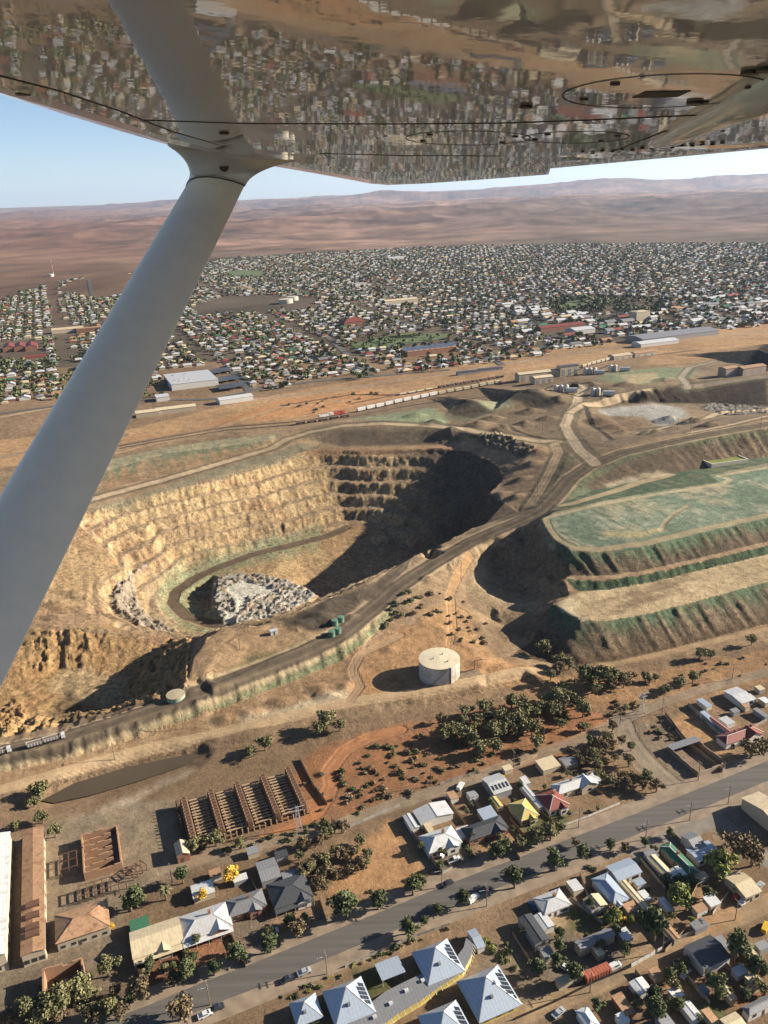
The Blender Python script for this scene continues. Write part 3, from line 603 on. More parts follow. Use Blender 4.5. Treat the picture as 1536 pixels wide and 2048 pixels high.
vm = n_.nodes.new('ShaderNodeVectorMath'); vm.operation = 'SCALE'; L_.new(at.outputs['Color'], vm.inputs[0]); L_.new(v, vm.inputs[3])
L_.new(vm.outputs[0], b_.inputs['Base Color']); b_.inputs['Roughness'].default_value = .95; b_.inputs['Specular IOR Level'].default_value = .1
bp = n_.nodes.new('ShaderNodeBump'); bp.inputs['Strength'].default_value = .8; bp.inputs['Distance'].default_value = .6
hsum = n_.nodes.new('ShaderNodeMath'); hsum.operation = 'MULTIPLY_ADD'; hsum.inputs[1].default_value = 3.0; L_.new(grit, hsum.inputs[0]); L_.new(fine, hsum.inputs[2]); L_.new(mul(hsum.outputs[0], at.outputs['Alpha']), bp.inputs['Height']); L_.new(bp.outputs[0], b_.inputs['Normal'])
EARTH = gm_
QI = np.arange(NR*NC).reshape(NR, NC)
quads = np.stack([QI[:-1,:-1], QI[:-1,1:], QI[1:,1:], QI[1:,:-1]], -1).reshape(-1, 4)
fid = ID[:-1, :-1].reshape(-1)
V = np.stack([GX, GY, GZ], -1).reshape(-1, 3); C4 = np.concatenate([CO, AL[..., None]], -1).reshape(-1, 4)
def sheet(name, sel):
    q = quads[sel]
    if len(q) == 0: return
    u, inv = np.unique(q, return_inverse=True); inv = inv.reshape(-1)
    me = bpy.data.meshes.new(name); me.vertices.add(len(u)); me.vertices.foreach_set('co', V[u].reshape(-1).astype(np.float32))
    me.loops.add(len(inv)); me.loops.foreach_set('vertex_index', inv.astype(np.int32))
    me.polygons.add(len(q)); me.polygons.foreach_set('loop_start', np.arange(0, len(inv), 4, dtype=np.int32))
    me.polygons.foreach_set('use_smooth', np.ones(len(q), bool))
    ca = me.color_attributes.new('Col', 'FLOAT_COLOR', 'POINT'); ca.data.foreach_set('color', C4[u].reshape(-1).astype(np.float32))
    me.materials.append(EARTH); me.update(calc_edges=True); me.validate()
    return tag(lk(bpy.data.objects.new(name, me)), kind='structure')
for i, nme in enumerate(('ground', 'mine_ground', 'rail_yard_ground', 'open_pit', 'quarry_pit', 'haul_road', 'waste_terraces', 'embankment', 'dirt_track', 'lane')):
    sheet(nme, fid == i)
GZF = GZ
def gz(x, y): return float(gsample(GZF, x, y))
def G(x, y):
    """image point -> point on the finished ground"""
    d = pray(x, y); t = ys/d[1]; X = d[0]*t; Z = EYE+d[2]*t; g = gsample(GZF, X, ys); k = np.nonzero(Z < g)[0]; k = k[0] if len(k) else NR-1
    if k == 0: yy = ys[0]
    else:
        a = Z[k-1]-g[k-1]; b = g[k]-Z[k]; yy = ys[k-1]+(ys[k]-ys[k-1])*(a/(a+b))
    xx = d[0]*yy/d[1]; return Vector((xx, yy, gz(xx, yy)))
# air
hb = MB(); hb.box(-40000, 40000, -300, 63000, -140, 1300)
# ================================================================ AIRCRAFT WING AND STRUT (the photograph is taken from under a high wing)
_az, _a, _t, WH = R(-2.6), R(-1.5), R(3.0), 0.20
Sp = np.array([math.sin(_az)*math.cos(_a), math.cos(_az)*math.cos(_a), math.sin(_a)])
Kc = np.array([math.cos(_az)*math.cos(_t), -math.sin(_az)*math.cos(_t), -math.sin(_t)])
Nw = np.cross(Kc, Sp); Nw /= np.linalg.norm(Nw)
def Wp(x, y, k=1.0, down=0.0):
    d = pray(x, y); d = d/np.linalg.norm(d); return CAM + d*(WH/(d@Nw))*k - Nw*down
def Dp(x, y, D):
    d = pray(x, y); return CAM + d/np.linalg.norm(d)*D
wm, wn, wb = nodes('wing_paint')
_tc = wn.nodes.new('ShaderNodeTexCoord'); _no = wn.nodes.new('ShaderNodeTexNoise'); _no.inputs['Scale'].default_value = 7; _no.inputs['Detail'].default_value = 4
wn.links.new(_tc.outputs['Object'], _no.inputs['Vector']); _bp = wn.nodes.new('ShaderNodeBump'); _bp.inputs['Strength'].default_value = 1; _bp.inputs['Distance'].default_value = .00035
wn.links.new(_no.outputs['Fac'], _bp.inputs['Height']); wn.links.new(_bp.outputs[0], wb.inputs['Normal'])
wb.inputs['Base Color'].default_value = (.93, .85, .72, 1); wb.inputs['Roughness'].default_value = .02; wb.inputs['IOR'].default_value = 1.48
strutm = simple('strut_paint', (1.1, .92, .70), .4, .04, 20, spec=.25)
seamm = simple('seam_sealant', (.05, .038, .028), .6, .2, 40)
screwm = simple('screw_steel', (.10, .07, .05), .5, .3, 60, metal=.4)
plane = empty('aircraft', tuple(Wp(430, 300)), 0, 'underside of a glossy off-white high aircraft wing with its grey strut', 'aircraft')
INV = Vector(plane.location)
def loc(p): return Vector([float(v) for v in p]) - INV
TH = Nw*.16
# bottom skin: main panel, upswept leading strip, upswept tip strip
wing = MB()
lead = [(-420, 66), (0, 190), (120, 226), (240, 262), (345, 292), (470, 320), (580, 338), (660, 352), (740, 367)]
seam = [(-420, 45), (0, 150), (120, 181), (240, 221), (345, 262), (470, 294), (580, 305), (660, 312), (740, 318)]
tip = [(740, 367), (775, 370), (850, 367), (980, 358), (1097, 349), (1101, 337), (1200, 328), (1320, 317), (1430, 307), (1536, 297), (3200, 140)]  # trailing edge lengthened out of view so the wing shades the strut
tin = [(740, 318), (775, 318), (850, 318), (980, 316), (1097, 313), (1101, 313), (1200, 306), (1320, 296), (1430, 290), (1536, 284), (3200, 122)]
main = [seam[0]] + seam[1:] + tin[1:] + [(4200, -150), (4200, -900), (-900, -900), (-700, -100)]
mv = [loc(Wp(*q)) for q in main]
wing.add(mv, [tuple(range(len(mv)))])
kl = [1.05, 1.03, 1.03, 1.03, 1.03, 1.03, 1.025, 1.02, 1.02]; kt = [1.02]*4 + [1.015]*2 + [1.004]*5
for a, b, kk in ((seam, lead, kl), (tin, tip, kt)):
    A = [loc(Wp(*q)) for q in a]; B = [loc(Wp(*q, k)) for q, k in zip(b, kk)]; n = len(A)
    # three rows so the skin rolls up smoothly
    rows = [[A[i]*(1-f) + B[i]*f - Vector(Nw)*(.006*math.sin(f*math.pi)*(1 if n < 10 else .5)) for i in range(n)] for f in (0, .35, .7, 1)]
    rows.append([p + Vector(TH)*.35 + Vector(Sp)*.01 for p in rows[-1]])
    for r in range(4):
        for i in range(n-1): wing.add([rows[r][i], rows[r][i+1], rows[r+1][i+1], rows[r+1][i]], [(0, 1, 2, 3)])
top = [loc(Wp(*q, 1.02)) + Vector(TH) for q in ([lead[0]] + lead[1:] + tip[1:] + [(4200, -150), (4200, -900), (-900, -900), (-700, -100)])]
wing.add(top, [tuple(range(len(top)))])
wo_ = wing.build('wing', [wm], plane)
def wbar(name, pts, wd=.005, parent=wo_, mat=seamm):
    m_ = MB(); q = [loc(Wp(*p, 1.0, .0006)) for p in pts]
    for a, b in zip(q[:-1], q[1:]): m_.bar(a, b, wd, .0012)
    return m_.build(name, [mat], parent)
wbar('skin_seam', [(-420, 46), (0, 151), (120, 182), (240, 222), (345, 263), (445, 291)], .004)
wbar('skin_seam', [(285, 240), (500, 247), (768, 248), (1010, 246), (1180, 240), (1400, 230)], .006)
wbar('skin_seam', [(640, 307), (800, 311), (1000, 312)], .006)
wbar('skin_seam', [(1450, 262), (1330, 262), (1225, 303)], .005)
def disc(c, r, n=14, down=.001, thick=.0015):
    m_ = MB(); k = Vector(Kc); s_ = Vector(Sp); nn = Vector(Nw); c = Vector(c)
    m_.add([c + k*r*math.cos(t*2*math.pi/n) + s_*r*math.sin(t*2*math.pi/n) - nn*(down+thick) for t in range(n)] +
           [c + k*r*math.cos(t*2*math.pi/n) + s_*r*math.sin(t*2*math.pi/n) - nn*down*.2 for t in range(n)],
           [tuple(range(n))] + [(t, (t+1) % n, n+(t+1) % n, n+t) for t in range(n)]); return m_
for cx, cy, r in ((1325, 186, .155), (935, 277, .155), (1150, 275, .125)):
    c = loc(Wp(cx, cy)); k = Vector(Kc); s_ = Vector(Sp); nn = Vector(Nw)
    m_ = MB(); ring = [c + k*r*math.cos(t*math.pi/20) + s_*r*1.15*math.sin(t*math.pi/20) - nn*.0006 for t in range(41)]
    for a, b in zip(ring[:-1], ring[1:]): m_.bar(a, b, .0016, .0007)
    cov = m_.build('inspection_cover_rim', [seamm], wo_)
    for t in (35, 145, 215, 325): disc(c + k*r*.82*math.cos(R(t)) + s_*r*.9*math.sin(R(t)), .0075).build('screw', [screwm], cov)
m_ = MB(); q = [loc(Wp(*p, 1, .001)) for p in ((1265, 195), (1355, 193), (1382, 181), (1290, 183))]; m_.add(q + [v + Vector(Nw)*.0009 for v in q], [(0,1,2,3),(7,6,5,4),(0,4,5,1),(1,5,6,2),(2,6,7,3),(3,7,4,0)])
m_.build('drain_vent', [seamm], wo_)
for x, y, r in ((1390, 203, .014), (1052, 211, .012), (448, 265, .012), (45, 185, .012), (1500, 142, .012), (1535, 136, .014)): disc(loc(Wp(x, y)), r, down=.003).build('fastener', [screwm], wo_)
for i in range(15):
    x = 1165 + i*20; disc(loc(Wp(x, 306-i*1.5 if i % 2 else 302-i*1.3)), .006, 8, .003).build('rivet', [screwm], wo_)
# flap-track fairing hanging under the trailing part
m_ = MB(); a = loc(Wp(1640, 128)); b = loc(Wp(1300, 291))
m_.tube([a.lerp(b, f) for f in (0, .3, .55, .75, .9, 1)], [.034, .033, .031, .026, .017, .006], 20)
m_.build('flap_track_fairing', [wm], plane, True)
HC = .108
# strut: aerofoil tube from the wing down and inboard
A = Dp(432, 372, 3.20); B = Dp(-20, 1205, 1.78); ax = (B-A)/np.linalg.norm(B-A); Bx = A + (B-A)*1.6
vw = (A+B)/2-CAM; ch = np.array([1.0, -.13, 0]); ch = ch - ax*(ch@ax); ch /= np.linalg.norm(ch); dp = np.cross(ax, ch); dp = dp if dp@vw > 0 else -dp
def section(c, half, thick, n=36):
    out = []
    for k in range(n):
        t = 2*math.pi*k/n; cx = math.cos(t); sx = math.sin(t)
        sgn_ = 1.0; out.append(loc(c + ch*half*cx + dp*thick*math.copysign(1.55*math.sqrt(max(0, 1+cx)/2)*(1-cx)/2*1.65 + .0, sx)))
    return out
def loft(rings, name, mat, parent):
    m_ = MB(); n = len(rings[0]); m_.add([v for r in rings for v in r], [(i*n+k, i*n+(k+1) % n, (i+1)*n+(k+1) % n, (i+1)*n+k) for i in range(len(rings)-1) for k in range(n)] + [tuple(range(n)), tuple((len(rings)-1)*n+k for k in range(n))])
    return m_.build(name, [mat], parent, True)
st_ = loft([section(A + (Bx-A)*f, HC, .036) for f in np.linspace(0, 1, 12)], 'strut', strutm, plane)
# cuff that flares into the wing
La = (WH - (A-CAM)@Nw)/(-ax@Nw); wa, wb2 = Wp(336, 292), Wp(648, 314); wc, wh = (wa+wb2)/2, (wb2-wa)/2; rings = []
for f in np.linspace(0, 1, 14):
    sr = section(A - ax*La*f, HC+.004, .041); g_ = f**2.6; ring = []
    for k in range(36):
        t = 2*math.pi*k/36; wv = loc(wc + wh*math.cos(t) + Sp*.16*math.sin(t)); ring.append(sr[k].lerp(wv, g_))
    rings.append(ring)
rings.append([v + Vector(Nw)*.02 for v in rings[-1]])
cu = loft(rings, 'strut_cuff', simple('cuff_paint', (1.05, 1.02, .98), .4, .04, 20, spec=.25), plane)
m_ = MB(); c = A + ax*.006; r1 = section(A + ax*.003, HC+.0035, .0385); r2 = section(A + ax*.011, HC+.0035, .0385)
m_.add(r1+r2, [(k, (k+1) % 36, 36+(k+1) % 36, 36+k) for k in range(36)]); m_.build('seal_ring', [seamm], cu)
m_ = MB(); c = Dp(448, 334, 3.09); m_.tube([loc(c), loc(c + pray(448, 334)/1800*.05)], .016, 16); m_.build('access_plug', [screwm], cu)
# ================================================================ BUILDINGS
roofW = simple('zinc_roof', (.60, .60, .585), .42, .10, 1.2, metal=.25, rnd=.12, stain=(.52, .49, .45), ribs=.06)
roofG = simple('grey_roof', (.22, .22, .225), .5, .12, 1.2, metal=.15, rnd=.15, ribs=.08)
roofD = simple('charcoal_roof', (.06, .062, .066), .5, .15, 1.2, rnd=.15, ribs=.1)
roofC = simple('cream_roof', (.52, .43, .28), .55, .12, 1.2, rnd=.12, stain=(.45, .36, .24), ribs=.06)
roofR = simple('red_roof', (.20, .045, .03), .6, .15, 1.2, rnd=.2)
roofY = simple('yellow_roof', (.50, .38, .10), .55, .12, 1.2)
roofGr = simple('green_roof', (.045, .14, .075), .5, .15, 1.2)
roofT = simple('rusty_iron_roof', (.34, .20, .11), .7, .2, 1.2, rnd=.15, stain=(.22, .11, .06))
roofB = simple('pale_blue_roof', (.40, .46, .53), .38, .08, 1.2, metal=.3, ribs=.05)
wallC = simple('cream_wall', (.46, .38, .27), .85, .1, 2, rnd=.15)
wallB = simple('brick_wall', (.25, .12, .075), .9, .2, 6, rnd=.15)
wallS = simple('stone_wall', (.30, .22, .15), .9, .2, 3, rnd=.15)
wallW = simple('white_wall', (.58, .55, .5), .8, .08, 2)
wallG = simple('grey_wall', (.26, .255, .25), .7, .1, 2)
glass = simple('window_glass', (.03, .035, .04), .12, .1, 2, spec=.8)
doorm = simple('door_paint', (.10, .06, .045), .6, .15, 4, rnd=.3)
trim = simple('trim_paint', (.55, .52, .46), .6, .08, 4)
ROOFS = dict(W=roofW, G=roofG, D=roofD, C=roofC, R=roofR, Y=roofY, N=roofGr, T=roofT, B=roofB)
WALLS = dict(c=wallC, b=wallB, s=wallS, w=wallW, g=wallG)
STREET = R(21.3)
def roof_mesh(kind, w, d, h, pitch, ev, th=.14):
    """roof solid over a w x d plan, local x along the street"""
    a, b = w/2+ev, d/2+ev; t = math.tan(pitch); m = MB()
    def solid(top, faces, base):
        n = len(top); bot = [(x, y, z-th) for x, y, z in top]
        m.add(top+bot, [f for f in faces] + [tuple(n+i for i in f[::-1]) for f in faces] + [(base[i], n+base[i], n+base[(i+1) % len(base)], base[(i+1) % len(base)]) for i in range(len(base))])
    e = h - ev*t*.0
    if kind == 'hip':
        if a >= b: r = b*t; solid([(-a,-b,e),(a,-b,e),(a,b,e),(-a,b,e),(-a+b,0,e+r),(a-b,0,e+r)] if a > b+.05 else [(-a,-b,e),(a,-b,e),(a,b,e),(-a,b,e),(-.05,0,e+r),(.05,0,e+r)], [(0,1,5,4),(1,2,5),(2,3,4,5),(3,0,4)], [0,1,2,3])
        else: r = a*t; solid([(-a,-b,e),(a,-b,e),(a,b,e),(-a,b,e),(0,-b+a,e+r),(0,b-a,e+r)], [(0,1,4),(1,2,5,4),(2,3,5),(3,0,4,5)], [0,1,2,3])
    elif kind == 'gx': r = b*t; solid([(-a,-b,e),(a,-b,e),(a,0,e+r),(a,b,e),(-a,b,e),(-a,0,e+r)], [(0,1,2,5),(5,2,3,4)], [0,1,2,3,4,5])
    elif kind == 'gy': r = a*t; solid([(-a,-b,e),(0,-b,e+r),(a,-b,e),(a,b,e),(0,b,e+r),(-a,b,e)], [(0,1,4,5),(1,2,3,4)], [0,1,2,3,4,5])
    elif kind == 'sk': solid([(-a,-b,e),(a,-b,e),(a,b,e+2*b*t),(-a,b,e+2*b*t)], [(0,1,2,3)], [0,1,2,3])
    elif kind == 'fl': solid([(-a,-b,e),(a,-b,e),(a,b,e),(-a,b,e)], [(0,1,2,3)], [0,1,2,3])
    return m
def ridge_h(kind, w, d, pitch, ev):
    a, b = w/2+ev, d/2+ev; t = math.tan(pitch)
    return dict(hip=min(a, b)*t, gx=b*t, gy=a*t, sk=2*b*t, fl=0)[kind]
def wall_mesh(kind, w, d, h, pitch, ev):
    m = MB(); a, b = w/2, d/2; t = math.tan(pitch); e = h-.16
    m.box(-a, a, -b, b, -.6, e)
    if kind == 'gx':
        r = b*t+ev*t*.9-.1; m.add([(-a,-b,e),(-a,b,e),(-a,0,e+r),(a,-b,e),(a,b,e),(a,0,e+r)], [(0,1,2),(3,5,4),(0,2,5,3),(1,4,5,2)])
    if kind == 'gy':
        r = a*t+ev*t*.9-.1; m.add([(-a,-b,e),(a,-b,e),(0,-b,e+r),(-a,b,e),(a,b,e),(0,b,e+r)], [(0,2,1),(3,4,5),(0,3,5,2),(1,2,5,4)])
    if kind == 'sk': m.add([(-a,-b,e),(a,-b,e),(a,b,e),(-a,b,e),(a,b,e+2*b*t),(-a,b,e+2*b*t)], [(3,2,4,5),(0,3,5),(1,4,2)])
    return m
def at_roof(px, py, z): p = P(px, py, z); return Vector((p[0], p[1], gz(p[0], p[1])))
NEARB = []
def house(px, py, w, d, h, kind, rm, wm, label, cat='house', name='house', pitch=20, ev=.45, rot=0, wins=3, chim=0, verandah=0, group=None, front=-1, ridge=True, extra=None, skl=0):
    pt = R(pitch); z = h + ridge_h(kind, w, d, pt, ev)*.4; o = at_roof(px, py, z)
    t = empty(name, o, STREET+R(rot), label, cat, group); NEARB.append((o, label))
    wall_mesh(kind, w, d, h, pt, ev).build('wall', [WALLS[wm]], t)
    ro = roof_mesh(kind, w, d, h, pt, ev).build('roof', [ROOFS[rm]], t)
    rh = ridge_h(kind, w, d, pt, ev); a, b = w/2+ev, d/2+ev
    if ridge and kind in ('hip', 'gx', 'gy'):
        m = MB()
        if kind == 'gx': m.bar((-a, 0, h+rh+.03), (a, 0, h+rh+.03), .3, .1)
        elif kind == 'gy': m.bar((0, -b, h+rh+.03), (0, b, h+rh+.03), .3, .1)
        else:
            e1, e2 = ((-a+b, 0), (a-b, 0)) if a >= b else ((0, -b+a), (0, b-a))
            m.bar((*e1, h+rh+.03), (*e2, h+rh+.03), .3, .1)
            for cx, cy in ((-a, -b), (a, -b), (a, b), (-a, b)):
                e = e1 if (cx < 0 if a >= b else cy < 0) else e2; m.bar((cx, cy, h+.04), (*e, h+rh+.03), .26, .08)
        m.build('ridge_cap', [trim if rm in 'RYN' else ROOFS[rm]], ro)
    for k in range(skl):
        m = MB(); x = -w/2 + (k+.5)*w/skl; y = -d*.25; zz = h + (b-abs(y))*math.tan(pt)+.05 if kind == 'gx' else h+.1
        m.add([(x-.5, y-1.2, zz-1.2*math.tan(pt)), (x+.5, y-1.2, zz-1.2*math.tan(pt)), (x+.5, y+1.2, zz+1.2*math.tan(pt)), (x-.5, y+1.2, zz+1.2*math.tan(pt))], [(0, 1, 2, 3)]); m.build('skylight', [glass], ro)
    for k in range(chim):
        m = MB(); x = (k-.5*(chim-1))*w*.45+w*.12; m.box(x-.4, x+.4, -.4+d*.1, .4+d*.1, h, h+rh+1.0); m.box(x-.5, x+.5, -.5+d*.1, .5+d*.1, h+rh+1.0, h+rh+1.2); m.build('chimney', [wallB], ro)
    if wins:
        dm = MB(); x = -w*.08; dm.box(x-.45, x+.45, -d/2-.06, -d/2+.05, .05, 2.1); do = dm.build('door', [doorm], t)
        for k in range(wins):
            x = -w/2 + (k+.5)*w/wins
            if abs(x+w*.08) < 1.2: x += 1.9
            if abs(x) > w/2-.8: continue
            m = MB(); m.box(x-.75, x+.75, -d/2-.05, -d/2+.05, .9, min(2.15, h-.4)); wi = m.build('window', [glass], t)
            m = MB(); m.box(x-.85, x+.85, -d/2-.12, -d/2-.01, .78, .88); m.build('sill', [trim], wi)
        for k in range(2):
            y = (k-.5)*d*.5; m = MB(); m.box(w/2-.05, w/2+.05, y-.7, y+.7, .9, min(2.15, h-.4)); m.build('window', [glass], t)
    if verandah:
        m = MB(); v = verandah; m.add([(-w/2-.2, -d/2-v, h-.75), (w/2+.2, -d/2-v, h-.75), (w/2+.2, -d/2-.02, h-.3), (-w/2-.2, -d/2-.02, h-.3), (-w/2-.2, -d/2-v, h-.83), (w/2+.2, -d/2-v, h-.83), (w/2+.2, -d/2-.02, h-.38), (-w/2-.2, -d/2-.02, h-.38)], [(0,1,2,3),(7,6,5,4),(0,4,5,1),(1,5,6,2),(3,7,4,0)]); vo = m.build('verandah_roof', [ROOFS[rm]], t)
        for k in range(5):
            x = -w/2 + k*w/4; m = MB(); m.box(x-.06, x+.06, -d/2-v+.05, -d/2-v+.17, -.3, h-.8); m.build('verandah_post', [trim], vo)
    if extra: extra(t, w, d, h, pt, ev)
    return t
def gablet(t, w, d, h, pt, ev, rm=None, x0=.22, gw=.36):
    """projecting front gable of a bungalow"""
    m = MB(); x = w*x0; hw = w*gw/2; y0 = -d/2-1.6; r = hw*math.tan(pt)*1.15
    y1 = -d/2 + (r/math.tan(pt)) - ev
    m.add([(x-hw, y0, h), (x+hw, y0, h), (x, y0, h+r), (x-hw, y1*.3, h), (x+hw, y1*.3, h), (x, y1+.2, h+r)], [(0, 2, 5, 3), (2, 1, 4, 5)])
    m.add([(x-hw, y0, h-.12), (x+hw, y0, h-.12), (x, y0, h+r-.12), (x-hw, y1*.3, h-.12), (x+hw, y1*.3, h-.12), (x, y1+.2, h+r-.12)], [(3, 5, 2, 0), (5, 4, 1, 2)])
    m.build('front_gable_roof', [[c for c in t.children if c.name.startswith('roof')][0].data.materials[0]], t)
    m = MB(); m.box(x-hw+.3, x+hw-.3, y0+.35, -d/2+.1, -.5, h-.14); m.add([(x-hw+.3, y0+.35, h-.14), (x+hw-.3, y0+.35, h-.14), (x, y0+.35, h+r-.4)], [(0, 1, 2)])
    m.build('front_wing_wall', [[c for c in t.children if c.name.startswith('wall')][0].data.materials[0]], t)
    m = MB(); m.box(x-.8, x+.8, y0+.28, y0+.4, .9, 2.1); m.build('window', [glass], t)
def gb(x0=.22, gw=.36): return lambda t, w, d, h, pt, ev: gablet(t, w, d, h, pt, ev, None, x0, gw)

# ---------------------------------------------------------------- the town beyond the rail yard
tb = np.array([P(a, b)[:2] for a, b in seg('-260,835 0,806 60,800 250,783 300,770 325,792 430,790 500,782 740,750 905,741 1200,692 1536,652 1800,622 1800,482 1536,487 1200,489 950,492 800,497 640,507 520,512 400,524 280,547 200,566 100,580 0,604 -260,640')])
holes = [np.array([P(a, b)[:2] for a, b in seg(s)]) for s in ('110,592 200,560 300,548 330,560 300,590 200,600', '390,608 470,592 560,592 640,596 640,612 600,628 560,622 480,630 390,632', '452,545 530,543 535,556 455,558', '690,684 760,668 900,662 910,676 800,690 700,702',
  '315,740 420,730 500,780 430,795 330,795', '0,684 80,680 90,720 0,725', '800,688 900,684 915,712 815,716', '1085,650 1155,645 1160,668 1085,672', '1255,630 1300,628 1300,648 1255,650', '1100,600 1200,590 1330,600 1330,622 1200,628 1100,625', '80,655 190,650 200,668 80,675', '770,600 835,598 835,610 770,612', '1270,668 1420,660 1420,676 1270,684')]
ca, sa = math.cos(STREET), math.sin(STREET)
cands = []
for it in range(-20, 60):
    for row in (0, 1):
        t0 = it*72 + (16 if row == 0 else 52)
        s_ = np.arange(-2600, 3600, 19.0) + rng.uniform(-2, 2, len(np.arange(-2600, 3600, 19.0)))
        tt = t0 + rng.uniform(-2.5, 2.5, len(s_))
        ok = (np.mod(s_, 205) > 22) & (rng.rand(len(s_)) < .93)
        x = s_*ca - tt*sa; y = s_*sa + tt*ca; ok &= y > 900
        x, y = x[ok], y[ok]
        if len(x) == 0: continue
        m = inpoly(x, y, tb)
        for hpoly in holes: m &= ~inpoly(x, y, hpoly)
        m &= np.abs(x) < (FA+FB*y)*.97
        for xx, yy in zip(x[m], y[m]): cands.append((yy, xx, row))
cands.sort()
def roofpick(x, y):
    r = rng.rand(); cbd = (x > 250 and y < 1900)
    if r < (.62 if cbd else .44): return 0
    if r < .64: return 1
    if r < .82: return 2
    if r < .90: return 3
    if r < .96: return 4
    return 5
TR = [roofW, roofC, roofG, roofR, roofT, roofGr]
TN = ['white iron', 'cream', 'grey iron', 'red', 'rusty iron', 'green']
TW = [wallC, wallB, wallW]
stuffH = MB(); TOWN_N = 230; trees_far = []; cnt = 0; protos = {}
zsm = gsample(GZF, np.array([c[1] for c in cands]), np.array([c[0] for c in cands]))
for idx, (y, x, row) in enumerate(cands):
    w_ = rng.uniform(9, 14); d_ = rng.uniform(8, 12); h_ = rng.uniform(2.8, 3.4); kind = 'hip' if rng.rand() < .62 else ('gx' if rng.rand() < .6 else 'gy'); ri = roofpick(x, y); wi = rng.randint(3)
    if x > 250 and y < 1750 and rng.rand() < .35: w_ *= rng.uniform(1.3, 2.2); d_ *= rng.uniform(1.2, 1.8); h_ += rng.uniform(.5, 2.5); kind = 'gx'
    z = float(zsm[idx]); rz = STREET
    if idx < TOWN_N:
        key = (kind, ri, wi, rng.randint(2))
        if key not in protos:
            protos[key] = (wall_mesh(kind, w_, d_, h_, R(21), .5).mesh('wall', [TW[wi]]), roof_mesh(kind, w_, d_, h_, R(21), .5).mesh('roof', [TR[ri]]))
        t = empty('town_house', (x, y, z), rz, '%s house with %s roof in the town beyond the rail yard' % (['cream-walled', 'brick-walled', 'white-walled'][wi], TN[ri] + (' hipped' if kind == 'hip' else ' gabled')), 'house', 'houses of the town beyond the rail yard')
        for nm, me in zip(('wall', 'roof'), protos[key]): lk(bpy.data.objects.new(nm, me), t)
    else:
        for src, mi in ((wall_mesh(kind, w_, d_, h_, R(21), .5), 6+wi), (roof_mesh(kind, w_, d_, h_, R(21), .5), ri)):
            if mi >= 6:
                a, b = w_/2, d_/2; v = [(-a,-b,0),(a,-b,0),(a,b,0),(-a,b,0),(-a,-b,h_),(a,-b,h_),(a,b,h_),(-a,b,h_)]; f = [(0,1,5,4),(1,2,6,5),(3,0,4,7)]
            else:
                n = len(src.v)//2; v = src.v[:n]; f = [q for q in src.f if max(q) < n]
            stuffH.add([(x+p*ca-q*sa, y+p*sa+q*ca, z+r) for p, q, r in v], f, mi)
    if y < 3000 and rng.rand() < .6:      # backyard shed
        sx = rng.uniform(-6, 6); sy = (14 if row == 0 else -14)+rng.uniform(-2, 2); a, b, hh = rng.uniform(2, 4), rng.uniform(2, 3.5), 2.4
        v = [(-a,-b,0),(a,-b,0),(a,b,0),(-a,b,0),(-a,-b,hh),(a,-b,hh),(a,b,hh+.5),(-a,b,hh+.5)]; mi = roofpick(0, 9999)
        stuffH.add([(x+(p+sx)*ca-(q+sy)*sa, y+(p+sx)*sa+(q+sy)*ca, z+r) for p, q, r in v], [(0,1,5,4),(1,2,6,5),(3,0,4,7)], 6+rng.randint(3)); stuffH.add([(x+(p+sx)*ca-(q+sy)*sa, y+(p+sx)*sa+(q+sy)*ca, z+r) for p, q, r in v[4:]], [(0,1,2,3)], mi)
    for _ in range((1, 2, 2, 3)[rng.randint(4)] if y < 3000 else rng.randint(1, 3)):
        sx = rng.uniform(-11, 11); sy = rng.choice([-1, 1])*rng.uniform(8, 17); trees_far.append((x+sx*ca-sy*sa, y+sx*sa+sy*ca, z, rng.uniform(1.7, 4.2)))
so_ = stuffH.build('distant_town_houses', TR + TW); tag(so_, 'mass of small white-roofed houses filling the far town', 'houses', kind='stuff')
# streets of the town
asph = simple('asphalt', (.085, .078, .07), .9, .18, .3)
for s, wd in (('500,783 455,730 420,680 398,645 383,615', 11), ('742,752 690,705 640,660', 10), ('20,655 45,610 62,590', 9), ('0,672 35,630', 8), ('180,575 185,600 190,640', 10), ('430,800 520,778 640,762 760,752 900,742', 10), ('1005,735 960,690', 10), ('0,828 150,808 260,800 430,800', 9), ('560,640 690,628 800,612', 8)):
    ln = [Vector((*P(a, b)[:2], 0)) for a, b in seg(s)]; m = MB()
    for a, b in zip(ln[:-1], ln[1:]):
        n = (b-a).cross(Vector((0, 0, 1))).normalized()*wd/2; k = max(2, int((b-a).length/12))
        for i in range(k):
            p, q = a.lerp(b, i/k), a.lerp(b, (i+1)/k); v = [p-n, p+n, q+n, q-n]; m.add([(c.x, c.y, max(gz(c.x, c.y), gz((p.x+q.x)/2, (p.y+q.y)/2))+.35) for c in v], [(3, 2, 1, 0)])
    tag(m.build('street', [asph]), kind='structure')
